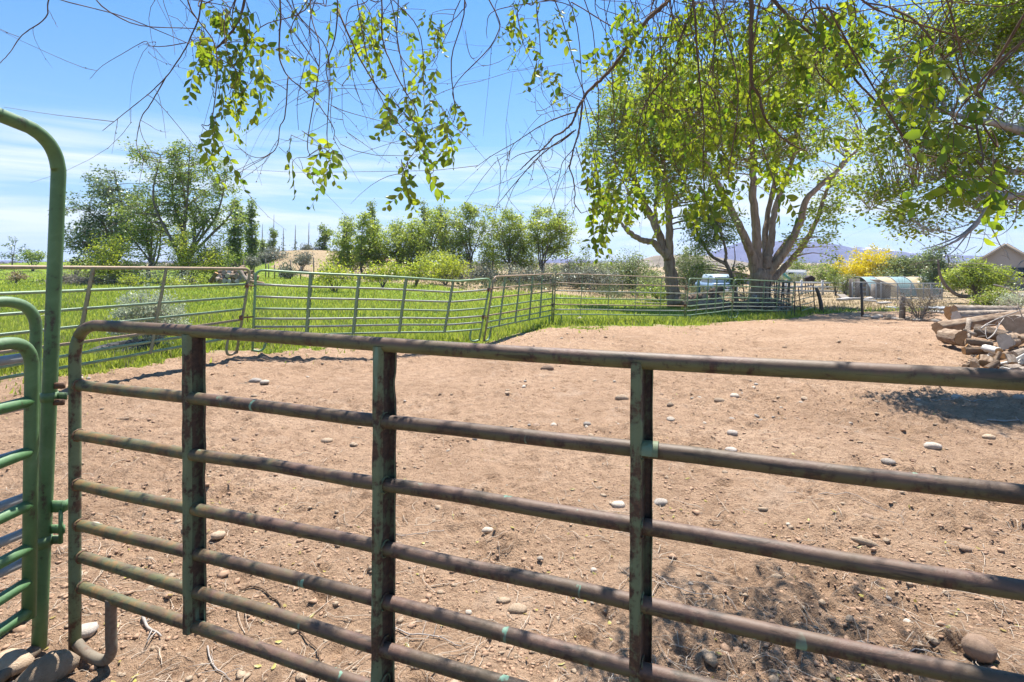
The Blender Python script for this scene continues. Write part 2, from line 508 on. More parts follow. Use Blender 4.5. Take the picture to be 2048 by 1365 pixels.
# soil and fields, one sheet: bare soil / green / dry, from the mask attributes of the mesh
def mat_ground():
    m, nt, ns, ls, out = new_mat('ground')
    v = mapped(nt, (1, 1, 1))
    nA = noise_node(nt, v, .55, 5, .6, .3)
    nB = noise_node(nt, v, 7, 6, .65)
    nC = noise_node(nt, v, 38, 5, .7)
    nD = noise_node(nt, v, 150, 3, .6)
    soil = ramp(nt, nA, [(.30, (.365, .238, .150)), (.52, (.45, .297, .191)), (.72, (.52, .358, .24))])
    soil = mix(nt, mth(nt, 'MULTIPLY', ramp(nt, nB, [(.40, (1, 1, 1)), (.54, (0, 0, 0))]), .48), soil, (.235, .146, .09))  # darker soil, with the shadow specks of clods painted into the colour
    soil = mix(nt, mth(nt, 'MULTIPLY', ramp(nt, nC, [(.38, (1, 1, 1)), (.48, (0, 0, 0))]), .6), soil, (.185, .11, .066))  # finer clod shadows, also painted in as dark specks
    soil = mix(nt, mth(nt, 'MULTIPLY', ramp(nt, nD, [(.56, (0, 0, 0)), (.66, (1, 1, 1))]), .35), soil, (.52, .40, .30))
    nF = noise_node(nt, v, 1.9, 4, .6, .8)
    soil = mix(nt, mth(nt, 'MULTIPLY', ramp(nt, nF, [(.56, (0, 0, 0)), (.68, (1, 1, 1))]), .38), soil, (.27, .17, .105))
    soil = mix(nt, mth(nt, 'MULTIPLY', ramp(nt, nF, [(.30, (1, 1, 1)), (.42, (0, 0, 0))]), .35), soil, (.56, .42, .31))
    nE = noise_node(nt, mapped(nt, (1, 1, 1)), 17, 5, .7, .5)
    soil = mix(nt, mth(nt, 'MULTIPLY', ramp(nt, nE, [(.34, (1, 1, 1)), (.44, (0, 0, 0))]), .55), soil, (.19, .11, .066))  # mid-size dark specks: clods and their painted shade
    soil = mix(nt, mth(nt, 'MULTIPLY', ramp(nt, nE, [(.60, (0, 0, 0)), (.72, (1, 1, 1))]), .4), soil, (.56, .42, .31))
    green = ramp(nt, nB, [(.3, (.10, .155, .020)), (.5, (.16, .235, .028)), (.7, (.24, .29, .05))])
    green = mix(nt, ramp(nt, nA, [(.45, (0, 0, 0)), (.75, (.5, .5, .5))]), green, (.23, .22, .06))
    dry = ramp(nt, nB, [(.3, (.23, .17, .105)), (.55, (.36, .27, .165)), (.75, (.43, .335, .215))])
    dry = mix(nt, ramp(nt, nA, [(.5, (0, 0, 0)), (.75, (.55, .55, .55))]), dry, (.20, .19, .08))
    g = N(nt, 'ShaderNodeAttribute', attribute_name='grass')
    d = N(nt, 'ShaderNodeAttribute', attribute_name='soil')
    c = mix(nt, d.outputs['Fac'], dry, soil)
    gm = mth(nt, 'GREATER_THAN', mth(nt, 'ADD', g.outputs['Fac'], mth(nt, 'MULTIPLY', mth(nt, 'SUBTRACT', nC, .5), .8)), .5)
    c = mix(nt, gm, c, green)
    h = mth(nt, 'ADD', mth(nt, 'MULTIPLY', nC, .8), mth(nt, 'ADD', mth(nt, 'MULTIPLY', nB, .9), mth(nt, 'MULTIPLY', nD, .25)))
    bsdf(nt, out, c, .95, h, 1.0, .06, 0, .1)
    return m
M['ground'] = mat_ground()

def mat_pipe(name, paint, rust, dark, amount=.5, ochre=0.0, drip=0.0, rough=.5, top=None, streak=0.0):
    """Worn painted steel pipe: paint chipped to rust, drips, lichen; top = second colour on the upward faces."""
    m, nt, ns, ls, out = new_mat(name)
    v = mapped(nt, (1, 1, 1))
    n1 = noise_node(nt, v, 9, 6, .62, .4)
    n2 = noise_node(nt, v, 55, 5, .65)
    n3 = noise_node(nt, mapped(nt, (1, 1, .12)), 42, 4, .6)
    k = mth(nt, 'ADD', mth(nt, 'MULTIPLY', n1, .55), mth(nt, 'ADD', mth(nt, 'MULTIPLY', n2, .25), mth(nt, 'MULTIPLY', n3, .25)))
    chip = ramp(nt, k, [(amount - .035, (1, 1, 1)), (amount + .035, (0, 0, 0))])
    r = ramp(nt, n2, [(.3, dark), (.6, rust), (.8, tuple(min(1, x * 1.5) for x in rust))])
    p = ramp(nt, n1, [(.3, tuple(x * .75 for x in paint)), (.7, tuple(x * 1.2 for x in paint))])
    c = mix(nt, chip, p, r)
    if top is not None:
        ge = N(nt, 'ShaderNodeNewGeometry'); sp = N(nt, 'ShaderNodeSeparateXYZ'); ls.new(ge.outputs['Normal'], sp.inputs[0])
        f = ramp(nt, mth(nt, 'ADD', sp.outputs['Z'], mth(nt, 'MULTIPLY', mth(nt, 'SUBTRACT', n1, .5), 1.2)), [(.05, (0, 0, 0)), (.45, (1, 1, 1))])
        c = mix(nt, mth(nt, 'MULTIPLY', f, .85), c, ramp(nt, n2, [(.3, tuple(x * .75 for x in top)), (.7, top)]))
    if streak:      # dark mill-scale lines and scuffs running along the pipe
        sv = noise_node(nt, mapped(nt, (.5, 1.2, 6)), 9, 5, .65, .6)
        c = mix(nt, mth(nt, 'MULTIPLY', ramp(nt, sv, [(.56, (0, 0, 0)), (.63, (1, 1, 1))]), streak), c, dark)
        blot = noise_node(nt, v, 3.3, 3, .6)
        c = mix(nt, mth(nt, 'MULTIPLY', ramp(nt, blot, [(.45, (0, 0, 0)), (.68, (1, 1, 1))]), .55), c, tuple(x * .62 for x in paint))
    if drip:
        nd = noise_node(nt, mapped(nt, (1, 1, .1)), 16, 3, .5)
        nd2 = noise_node(nt, v, 3.1, 2)
        f = mth(nt, 'MULTIPLY', ramp(nt, nd, [(.655, (0, 0, 0)), (.68, (1, 1, 1))]), ramp(nt, nd2, [(.48, (0, 0, 0)), (.56, (1, 1, 1))]))
        c = mix(nt, mth(nt, 'MULTIPLY', f, drip), c, (.15, .27, .19))
    if ochre:
        tc = nt.nodes.new('ShaderNodeTexCoord'); sx = N(nt, 'ShaderNodeSeparateXYZ'); ls.new(tc.outputs['Object'], sx.inputs[0])
        f = mth(nt, 'ADD', mth(nt, 'MULTIPLY', sx.outputs['X'], -.28), mth(nt, 'MULTIPLY', n1, 1.15))
        f = ramp(nt, f, [(.26, (0, 0, 0)), (.52, (1, 1, 1))])
        nl = noise_node(nt, mapped(nt, (.7, 1, 1)), 19, 5, .7, .5)
        lich = ramp(nt, nl, [(.34, (.035, .025, .018)), (.42, (.10, .125, .058)), (.52, (.15, .125, .048)), (.60, (.25, .145, .05)), (.70, (.12, .07, .05))])
        c = mix(nt, mth(nt, 'MULTIPLY', f, ochre), c, lich)
    bsdf(nt, out, c, rough, mth(nt, 'ADD', n2, mth(nt, 'MULTIPLY', chip, -.35)), .25, .004, 0, .45)
    return m
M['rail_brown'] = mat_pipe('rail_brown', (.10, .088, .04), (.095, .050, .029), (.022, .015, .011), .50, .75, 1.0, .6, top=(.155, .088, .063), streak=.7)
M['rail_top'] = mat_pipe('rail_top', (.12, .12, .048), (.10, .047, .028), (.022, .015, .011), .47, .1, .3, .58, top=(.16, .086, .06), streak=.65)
M['post_green'] = mat_pipe('post_green', (.12, .155, .082), (.095, .05, .028), (.025, .017, .012), .495, 0, .6, .65)
M['post_rust'] = mat_pipe('post_rust', (.062, .08, .044), (.062, .036, .024), (.02, .014, .011), .56, 0, .5, .7)
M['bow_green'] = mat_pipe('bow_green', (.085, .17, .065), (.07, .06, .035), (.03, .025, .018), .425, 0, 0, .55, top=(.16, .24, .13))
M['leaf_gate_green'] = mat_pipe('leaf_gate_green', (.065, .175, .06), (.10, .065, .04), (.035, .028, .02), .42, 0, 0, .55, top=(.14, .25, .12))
M['grey_rail'] = mat_pipe('grey_rail', (.22, .235, .24), (.16, .13, .11), (.1, .08, .07), .36, 0, 0, .4)
M['muddy_pipe'] = mat_pipe('muddy_pipe', (.17, .14, .10), (.20, .13, .085), (.12, .08, .055), .52, 0, 0, .8)
M['far_green'] = mat_pipe('far_green', (.17, .25, .135), (.2, .14, .09), (.1, .08, .055), .40, 0, 0, .45)
M['far_bright_green'] = mat_pipe('far_bright_green', (.15, .27, .12), (.2, .14, .09), (.1, .08, .05), .38, 0, 0, .42)
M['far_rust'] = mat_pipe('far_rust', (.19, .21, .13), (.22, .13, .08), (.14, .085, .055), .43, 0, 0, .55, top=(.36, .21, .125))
M['far_grey'] = mat_pipe('far_grey', (.235, .255, .205), (.19, .14, .10), (.1, .08, .06), .42, 0, 0, .42)
M['dark_iron'] = mat_pipe('dark_iron', (.07, .065, .055), (.11, .065, .04), (.04, .03, .025), .5, 0, 0, .6)
M['rust_clamp'] = mat_pipe('rust_clamp', (.13, .07, .04), (.16, .08, .045), (.06, .035, .025), .5, 0, 0, .75)

def mat_stone(name, a, b):
    m, nt, ns, ls, out = new_mat(name)
    v = mapped(nt, (1, 1, 1))
    n = noise_node(nt, v, 2.1, 6, .65); n2 = noise_node(nt, v, 14, 5, .7)
    oi = N(nt, 'ShaderNodeObjectInfo')
    c = ramp(nt, mth(nt, 'ADD', mth(nt, 'MULTIPLY', n, .7), mth(nt, 'MULTIPLY', n2, .3)), [(.35, a), (.65, b)])
    hsv = N(nt, 'ShaderNodeHueSaturation'); ls.new(c, hsv.inputs['Color'])
    ls.new(mth(nt, 'ADD', mth(nt, 'MULTIPLY', oi.outputs['Random'], .5), .75), hsv.inputs['Value'])
    bsdf(nt, out, hsv.outputs[0], .85, n2, .5, .06, 0, .25)
    return m
M['stone_tan'] = mat_stone('stone_tan', (.34, .245, .165), (.48, .36, .25))
M['stone_grey'] = mat_stone('stone_grey', (.33, .28, .235), (.47, .41, .35))
M['stone_pale'] = mat_stone('stone_pale', (.45, .37, .285), (.58, .50, .41))
M['stone_brown'] = mat_stone('stone_brown', (.25, .165, .11), (.36, .25, .175))
STONES = ['stone_tan', 'stone_grey', 'stone_pale', 'stone_brown']

def mat_log(name, a, b, c):
    m, nt, ns, ls, out = new_mat(name)
    v = mapped(nt, (.22, 1, 1))
    n = noise_node(nt, v, 16, 6, .65, .7); n2 = noise_node(nt, mapped(nt, (1, 1, 1)), 3, 4)
    col = ramp(nt, n, [(.32, c), (.48, a), (.66, b)])
    col = mix(nt, ramp(nt, n2, [(.5, (0, 0, 0)), (.7, (.6, .6, .6))]), col, b)
    bsdf(nt, out, col, .9, n, 1.0, .02, 0, .15)
    return m
def mat_cut(name, a, b):
    m, nt, ns, ls, out = new_mat(name)
    v = mapped(nt, (1, 1, 1))
    w = N(nt, 'ShaderNodeTexNoise', Scale=9.0, Detail=6.0, Roughness=.65); ls.new(v, w.inputs['Vector'])
    tc = nt.nodes.new('ShaderNodeTexCoord'); sp = N(nt, 'ShaderNodeSeparateXYZ'); ls.new(tc.outputs['Object'], sp.inputs[0])
    rr = mth(nt, 'SQRT', mth(nt, 'ADD', mth(nt, 'MULTIPLY', sp.outputs['Y'], sp.outputs['Y']), mth(nt, 'MULTIPLY', sp.outputs['Z'], sp.outputs['Z'])))
    ring = mth(nt, 'SINE', mth(nt, 'ADD', mth(nt, 'MULTIPLY', rr, 330.0), mth(nt, 'MULTIPLY', w.outputs['Fac'], 9.0)))
    k = mth(nt, 'ADD', w.outputs['Fac'], mth(nt, 'MULTIPLY', ring, .09))
    c = ramp(nt, k, [(.3, a), (.68, b)])
    crack = ramp(nt, noise_node(nt, mapped(nt, (1, 1, .25)), 11, 4, .6, .5), [(.33, (1, 1, 1)), (.38, (0, 0, 0))])
    c = mix(nt, mth(nt, 'MULTIPLY', crack, .7), c, tuple(x * .25 for x in a))
    bsdf(nt, out, c, .85, k, .5, .01, 0, .15)
    return m
M['log_bark'] = mat_log('log_bark', (.24, .165, .11), (.37, .28, .20), (.09, .056, .036))
M['log_grey'] = mat_log('log_grey', (.26, .205, .16), (.40, .335, .27), (.11, .08, .06))
M['log_dark'] = mat_log('log_dark', (.135, .095, .066), (.24, .18, .13), (.055, .038, .028))
M['log_white'] = mat_log('log_white', (.55, .52, .47), (.68, .65, .61), (.33, .28, .23))
M['cut_tan'] = mat_cut('cut_tan', (.27, .17, .095), (.42, .29, .175))
M['cut_orange'] = mat_cut('cut_orange', (.38, .20, .08), (.5, .3, .14))
M['cut_grey'] = mat_cut('cut_grey', (.27, .20, .145), (.40, .32, .245))
M['cut_white'] = mat_cut('cut_white', (.40, .36, .31), (.54, .50, .45))
M['rubber'] = mat_plain('rubber', (.035, .035, .036), (.06, .058, .055), 20, .7)
M['white_vinyl'] = mat_plain('white_vinyl', (.66, .66, .66), (.56, .56, .57), 5, .5)
M['galv'] = mat_plain('galvanised', (.36, .37, .38), (.27, .28, .29), 18, .45, .1)
M['wood_grey'] = mat_plain('wood_grey', (.26, .225, .195), (.16, .135, .11), 9, .9, .5, .01, .15, (1, 1, .15))
M['board_pale'] = mat_plain('board_pale', (.50, .48, .46), (.36, .33, .30), 7, .8, .3)
M['sheet_pale'] = mat_plain('sheet_pale', (.50, .55, .60), (.40, .44, .48), 5, .45)
M['teal_tarp'] = mat_plain('teal_tarp', (.22, .32, .32), (.17, .27, .27), 3, .5)
M['tan_tarp'] = mat_plain('tan_tarp', (.52, .40, .24), (.44, .34, .20), 3, .5)
M['stucco'] = mat_plain('stucco', (.40, .36, .335), (.36, .325, .30), 12, .95)
M['stucco_base'] = mat_plain('stucco_base', (.17, .16, .155), (.13, .12, .115), 12, .95)
M['shingle'] = mat_plain('shingle', (.16, .125, .10), (.11, .085, .07), 16, .9)
M['fascia'] = mat_plain('fascia', (.36, .29, .22), (.31, .25, .19), 7, .8)
M['dark_wood'] = mat_plain('dark_wood', (.05, .036, .036), (.032, .024, .024), 8, .8)
M['blue_paint'] = mat_plain('blue_paint', (.26, .36, .50), (.22, .32, .45), 3, .3)
M['white_paint'] = mat_plain('white_paint', (.68, .70, .72), (.6, .62, .64), 4, .4)
M['glass_dark'] = mat_plain('glass_dark', (.03, .04, .05), (.05, .06, .07), 2, .1, .02)
M['teal_plastic'] = mat_plain('teal_plastic', (.08, .30, .28), (.07, .26, .25), 3, .4)
M['post_teal'] = mat_plain('post_teal', (.12, .20, .22), (.08, .13, .14), 8, .6)
# ------------------------------------------------------------------ ground sheet
def build_ground():
    ys = np.concatenate([np.linspace(-9, 1.0, 26), np.linspace(1.15, 2.2, 24), np.geomspace(2.2, 30, 520)[1:], np.geomspace(30, 160, 130)[1:], np.geomspace(160, 2400, 46)[1:]])
    nx = 780
    s = np.linspace(-1, 1, nx)
    s = .55 * s + .45 * s ** 3
    hw = 8 + 1.45 * np.maximum(ys, 0)
    X = s[None] * hw[:, None]
    X = X + 0.0
    Y = np.repeat(ys[:, None], nx, 1)
    Z = zt(X, Y) + micro(X, Y)
    V = np.stack([X, Y, Z], -1).reshape(-1, 3)
    i = np.arange(len(ys) - 1)[:, None] * nx; j = np.arange(nx - 1)[None]
    Q = np.stack([i + j, i + j + 1, i + nx + j + 1, i + nx + j], -1).reshape(-1, 4)
    mb = MB(); mb.add(V, Q)
    o = mb.build('ground', M['ground'])
    g = grass_mask(X.ravel(), Y.ravel()); d = dirt_mask(X.ravel(), Y.ravel())
    for nm, val in (('grass', g), ('soil', d)):
        a = o.data.attributes.new(nm, 'FLOAT', 'POINT'); a.data.foreach_set('value', val.astype(np.float32))
    tag(o, kind='structure')
build_ground()

# ------------------------------------------------------------------ mountains, hills
def mat_mountain(name, a, b, snow):
    m, nt, ns, ls, out = new_mat(name)
    v = mapped(nt, (1, 1, 1))
    n = noise_node(nt, v, .02 if snow else .12, 6, .6)
    c = ramp(nt, n, [(.35, a), (.65, b)])
    if snow:
        at_ = N(nt, 'ShaderNodeAttribute', attribute_name='tone')
        n2 = noise_node(nt, mapped(nt, (1, .5, .4)), .05, 7, .72)
        f = ramp(nt, mth(nt, 'MULTIPLY', at_.outputs['Fac'], n2), [(.455, (0, 0, 0)), (.54, (.9, .9, .9))])
        c = mix(nt, f, c, (.85, .87, .9))
    bsdf(nt, out, c, .95, n, .3, 1.0 if snow else .3, 0, .1)
    return m

def build_range(name, prof, Y, depth, mat, rough, seed, snow=None):
    """A ridge whose skyline has these heights; eroded front slope. prof = [(u, v)] as seen at distance Y."""
    pu = np.array([p[0] for p in prof], float); pv = np.array([p[1] for p in prof], float)
    us = np.linspace(pu[0], pu[-1], int((pu[-1] - pu[0]) / 4))
    q = Y / F
    top = CAMH + (V0 - np.interp(us, pu, pv)) * q
    x0 = (us - U0) * q
    nd = 40
    t = np.linspace(0, 1, nd)
    X = np.repeat(x0[None], nd, 0)
    Yg = Y - depth + 2 * depth * t[:, None] + 0 * X
    base = -3.0
    rise = 1 - np.abs(2 * t - 1) ** 1.25
    rid = np.abs(fbm(X / q, Yg / q, .018, 4, seed) - .5) * 2
    Z = base + (top[None] - base) * rise[:, None] * (1 - rough * rid * np.sin(np.pi * t)[:, None] ** .5 * (np.abs(2 * t - 1)[:, None] + .12))
    V = np.stack([X, Yg, Z], -1).reshape(-1, 3)
    k = len(us)
    i = np.arange(nd - 1)[:, None] * k; j = np.arange(k - 1)[None]
    Q = np.stack([i + j, i + j + 1, i + k + j + 1, i + k + j], -1).reshape(-1, 4)
    tone = np.zeros(V.shape[0])
    if snow:
        s = np.interp(us, [p[0] for p in snow], [p[1] for p in snow])[None] * ss(.45, .9, Z / np.maximum(top[None], 1))
        tone = s.ravel()
    mb = MB(); mb.add(V, Q, None, tone)
    return tag(mb.build(name, mat), kind='structure')

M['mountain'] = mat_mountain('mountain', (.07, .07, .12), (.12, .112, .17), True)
M['scrub_hill'] = mat_mountain('scrub_hill', (.15, .13, .10), (.24, .20, .155), False)
build_range('mountain', [(-500, 523), (0, 521), (300, 523), (700, 523.5), (1060, 522), (1120, 518), (1200, 522), (1330, 521), (1400, 511), (1440, 499), (1470, 488), (1490, 482), (1530, 484), (1580, 480), (1640, 484), (1668, 488), (1690, 493), (1700, 496), (1716, 494.5), (1730, 496), (1744, 493.5), (1760, 497), (1776, 499), (1800, 503), (1830, 506), (1870, 508), (1940, 511), (2050, 514), (2500, 519)],
            1750, 210, M['mountain'], .55, 3, [(1600, 0), (1650, .55), (1668, .8), (1685, .3), (1702, .9), (1760, 1.0), (1830, .85), (1870, .4), (1920, 0)])
build_range('hill', [(1180, 534), (1250, 527), (1287, 518), (1311, 511), (1363, 509.5), (1422, 512), (1466, 520), (1500, 527), (1560, 533)], 300, 45, M['scrub_hill'], .25, 9)

# ------------------------------------------------------------------ air
def build_haze():
    mb = MB(); x, y0, y1, z0, z1 = 4300, -14, 2460, -6.0, 84.0
    box(mb, (0, (y0 + y1) / 2, (z0 + z1) / 2), (2 * x, y1 - y0, z1 - z0))
    m, nt, ns, ls, out = new_mat('haze')
    p = N(nt, 'ShaderNodeVolumePrincipled'); p.inputs['Color'].default_value = (.55, .68, 1, 1)
    p.inputs['Density'].default_value = HAZE
    p.inputs['Anisotropy'].default_value = .2
    ls.new(p.outputs[0], out.inputs['Volume'])
    tag(mb.build('haze', m, smooth=False), kind='stuff')
HAZE = .00019
build_haze()

# ------------------------------------------------------------------ grass
def scatter_view(n, Ymin, Ymax, seed, spread=1.35, power=1.0):
    """Random ground points, denser near the camera the way a lawn needs finer blades there."""
    rg = np.random.default_rng(seed)
    k = rg.uniform(1 / Ymax ** power, 1 / Ymin ** power, n) ** (-1 / power)
    X = rg.uniform(-1.0, 1.0, n) * spread * k
    return X, k, rg

def build_grass():
    X, Y, rg = scatter_view(420000, 6.5, 118, 3, 1.25, .85)
    g = grass_mask(X, Y)
    clump = fbm(X, Y, .55, 3, 71)
    keep = rg.uniform(0, 1, len(X)) < np.clip(g * (0.45 + 1.1 * clump), 0, 1)
    X, Y, clump = X[keep], Y[keep], clump[keep]
    n = len(X)
    h = rg.uniform(.05, .14, n) * (.6 + 1.1 * clump) * (1 + .004 * Y)
    edge = np.interp(X, GRASS_NEAR[:, 0], GRASS_NEAR[:, 1])
    h *= (1 + .6 * np.exp(-((Y - edge - .8) / .5) ** 2)) * (.45 + .55 * ss(-.3, .5, Y - edge))
    w = .006 + .00085 * Y
    a = rg.uniform(0, 2 * np.pi, n); lean = rg.uniform(.1, .75, n) * h
    sx, sy = np.cos(a) * w, np.sin(a) * w
    b = rg.uniform(0, 2 * np.pi, n)
    Z = zt(X, Y)
    V = np.stack([np.stack([X - sx, Y - sy, Z - .01], -1), np.stack([X + sx, Y + sy, Z - .01], -1),
                  np.stack([X + np.cos(b) * lean, Y + np.sin(b) * lean, Z + h], -1)], 1).reshape(-1, 3)
    tone = np.clip(.5 + .35 * rg.normal(size=n) * .7 + (clump - .5) * .9, 0, 1)
    mb = MB(); mb.add(V, None, np.arange(3 * n).reshape(-1, 3), np.repeat(tone, 3))
    tag(mb.build('grass', M['grass'], smooth=False), kind='stuff')
    X, Y, rg = scatter_view(26000, 8, 90, 4, 1.25, .85)
    keep = (grass_mask(X, Y) > .5) & (rg.uniform(0, 1, len(X)) < np.clip(2.2 * fbm(X, Y, .33, 3, 99) - .75, 0, 1)); X, Y = X[keep], Y[keep]; n = len(X)
    h = rg.uniform(.08, .24, n) * (1 + .004 * Y); w = .004 + .0006 * Y; a = rg.uniform(0, 6.28, n); b = rg.uniform(0, 6.28, n); ln = rg.uniform(.1, .5, n) * h; Z = zt(X, Y)
    V = np.stack([np.stack([X - np.cos(a) * w, Y - np.sin(a) * w, Z - .02], -1), np.stack([X + np.cos(a) * w, Y + np.sin(a) * w, Z - .02], -1), np.stack([X + np.cos(b) * ln, Y + np.sin(b) * ln, Z + h], -1)], 1).reshape(-1, 3)
    mb = MB(); mb.add(V, None, np.arange(3 * n).reshape(-1, 3), np.repeat(rg.uniform(.3, 1, n), 3))
    tag(mb.build('dry_stalks', M['dry_grass'], smooth=False), kind='stuff')
    # weeds and small sprouts along the edge of the soil
    X, Y, rg = scatter_view(60000, 6, 30, 5, 1.2, 1.0)
    yn = np.interp(X, GRASS_NEAR[:, 0], GRASS_NEAR[:, 1])
    keep = (rg.uniform(0, 1, len(X)) < .55 * np.exp(-np.abs(Y - yn + .35) / .45) * (noise2(X, Y, 2.2, 9) > .45))
    X, Y = X[keep], Y[keep]; n = len(X)
    Z = zt(X, Y); h = rg.uniform(.03, .10, n); w = rg.uniform(.006, .016, n) + .0005 * Y
    a = rg.uniform(0, 6.28, n)
    V = np.stack([np.stack([X - np.cos(a) * w, Y - np.sin(a) * w, Z - .02], -1), np.stack([X + np.cos(a) * w, Y + np.sin(a) * w, Z - .02], -1),
                  np.stack([X + rg.normal(size=n) * .03, Y + rg.normal(size=n) * .03, Z + h], -1)], 1).reshape(-1, 3)
    mb = MB(); mb.add(V, None, np.arange(3 * n).reshape(-1, 3), np.repeat(rg.uniform(.2, .9, n), 3))
    tag(mb.build('weeds', M['grass'], smooth=False), kind='stuff')
    # dry grass on the tan ground
    X, Y, rg = scatter_view(190000, 20, 130, 8, 1.25, .8)
    g = grass_mask(X, Y); d = dirt_mask(X, Y); cl = fbm(X, Y, .35, 3, 91)
    keep = rg.uniform(0, 1, len(X)) < np.clip((1 - g) * (1 - d) * (1.9 * cl - .55 + 1.2 * np.exp(-((X + 31) / 15) ** 2 - ((Y - 78) / 12) ** 2)), 0, 1)
    X, Y, cl = X[keep], Y[keep], cl[keep]; n = len(X)
    h = rg.uniform(.04, .14, n) * (.5 + cl) * (1 + .004 * Y); w = .007 + .0006 * Y
    a = rg.uniform(0, 6.28, n); b = rg.uniform(0, 6.28, n); ln = rg.uniform(.1, .6, n) * h; Z = zt(X, Y)
    V = np.stack([np.stack([X - np.cos(a) * w, Y - np.sin(a) * w, Z - .02], -1), np.stack([X + np.cos(a) * w, Y + np.sin(a) * w, Z - .02], -1),
                  np.stack([X + np.cos(b) * ln, Y + np.sin(b) * ln, Z + h], -1)], 1).reshape(-1, 3)
    mb = MB(); mb.add(V, None, np.arange(3 * n).reshape(-1, 3), np.repeat(rg.uniform(0, 1, n), 3))
    tag(mb.build('dry_grass', M['dry_grass'], smooth=False), kind='stuff')
build_grass()

# ------------------------------------------------------------------ soil: pebbles, clods, twig litter
def build_litter():
    V0_, T0_ = ico(1)
    for name, n, mats, seed in (('gravel', 1300, M['stone_tan'], 13), ('dirt_clods', 17000, M['clod'], 17)):
        X, Y, rg = scatter_view(n * 3, 1.6, 26, seed, 1.1, .8)
        d = dirt_mask(X, Y)
        cl = fbm(X, Y, .9, 3, 53)
        keep = rg.uniform(0, 1, len(X)) < d * (np.clip((cl - .40) * 5, .06, 1) if name == 'dirt_clods' else .8)
        X, Y = X[keep][:n], Y[keep][:n]; k = len(X)
        Z = zt(X, Y) + micro(X, Y)
        s = np.exp(rg.normal(0, .45, k)) * (.009 if name == 'gravel' else .0050) * (1 + .06 * Y)
        jit = 1 + .35 * rg.normal(size=(k, len(V0_), 1))
        sc = np.stack([s * rg.uniform(.8, 1.5, k), s * rg.uniform(.8, 1.5, k), s * rg.uniform(.45, .8, k)], -1)
        V = V0_[None] * np.clip(jit, .55, 1.4) * sc[:, None] + np.stack([X, Y, Z + s * .15], -1)[:, None]
        T = T0_[None] + (np.arange(k) * len(V0_))[:, None, None]
        mb = MB(); mb.add(V.reshape(-1, 3), None, T.reshape(-1, 3), np.repeat(rg.uniform(0, 1, k), len(V0_)))
        tag(mb.build(name, mats, smooth=False), kind='stuff')
    # thin twigs and straw lying about
    X, Y, rg = scatter_view(5200, 1.7, 14, 23, 1.1, 1.15)
    keep = (dirt_mask(X, Y) > .5) & (rg.uniform(0, 1, len(X)) < np.where(Y < 4.2, .46, .26)); X, Y = X[keep], Y[keep]; k = len(X)
    L = np.exp(rg.normal(-2.15, .65, k)).clip(.04, .6); a = rg.uniform(0, np.pi, k); c = rg.normal(0, .5, k)
    t = np.linspace(-.5, .5, 6)
    ang = a[:, None] + c[:, None] * t[None] * 2.2 + np.cumsum(rg.normal(0, .22, (k, 6)), 1)
    px = X[:, None] + np.cumsum(np.cos(ang), 1) / 6 * L[:, None]; py = Y[:, None] + np.cumsum(np.sin(ang), 1) / 6 * L[:, None]
    pz = zt(px, py) + micro(px, py) + .004 + rg.uniform(0, .018, (k, 1)) * np.sin(np.linspace(0, np.pi, 6))[None] + np.abs(rg.normal(0, .004, (k, 6)))
    R = (rg.uniform(.0008, .0019, k) * (1 + .10 * Y))[:, None] * np.array([1, 1, .95, .85, .7, .5])[None]
    mb = MB(); tubes_batch(mb, np.stack([px, py, pz], -1), R, 4, rg.uniform(0, 1, k))
    tag(mb.build('twig_litter', M['straw']), kind='stuff')
    # fallen leaves
    X, Y, rg = scatter_view(420, 1.8, 8, 29, 1.0, 1.0); k = len(X)
    pos = np.stack([X, Y, zt(X, Y) + micro(X, Y) + .008], -1)
    ax = unit(np.stack([rg.normal(size=k), rg.normal(size=k), rg.normal(0, .25, k)], -1)); sd = unit(np.cross(ax, np.array([0, 0, 1.]) + rg.normal(0, .2, (k, 3))))
    mb = MB(); leaves_fine(mb, pos, ax, sd, rg.uniform(.02, .045, k), rg.uniform(.01, .022, k), rg.uniform(0, 1, k))
    tag(mb.build('fallen_leaves', M['fallen_leaf']), kind='stuff')
M['clod'] = mat_plain('clod', (.30, .19, .125), (.41, .27, .18), 30, .95, .5, .01, .1)
M['fallen_leaf'] = mat_leaf('fallen_leaf', (.30, .21, .09), (.42, .38, .10), (.2, .15, .05), (.3, .28, .08), .3, .02)
build_litter()

# ------------------------------------------------------------------ stones
STONE_MESH = {}
def stone_mesh(k, mat):
    if (k, mat) not in STONE_MESH:
        V, T = stone_verts(100 + k, 2, [.55, .62, .7, .5, .8][k % 5], [1.35, 1.2, 1.55, 1.1, 1.25][k % 5], [.0, .45, .2, .45, .1, .45, .4, .3, .45, .25][k % 10])
        mb = MB(); mb.add(V, None, T)
        STONE_MESH[(k, mat)] = mb.mesh('stone', M[mat])
    return STONE_MESH[(k, mat)]

def place_stone(x, y, size, k, mat, rz, label, group=None, cat='stone', tilt=(0, 0), sink=.22, name='stone', sc=(1, 1, 1)):
    o = bpy.data.objects.new(name, stone_mesh(k, mat)); COL.objects.link(o)
    o.scale = (size * sc[0], size * sc[1], size * sc[2])
    o.rotation_euler = (tilt[0], tilt[1], rz)
    o.location = (x, y, ground_z(x, y) + size * sc[2] * (.55 - sink))
    return tag(o, label, cat, group)

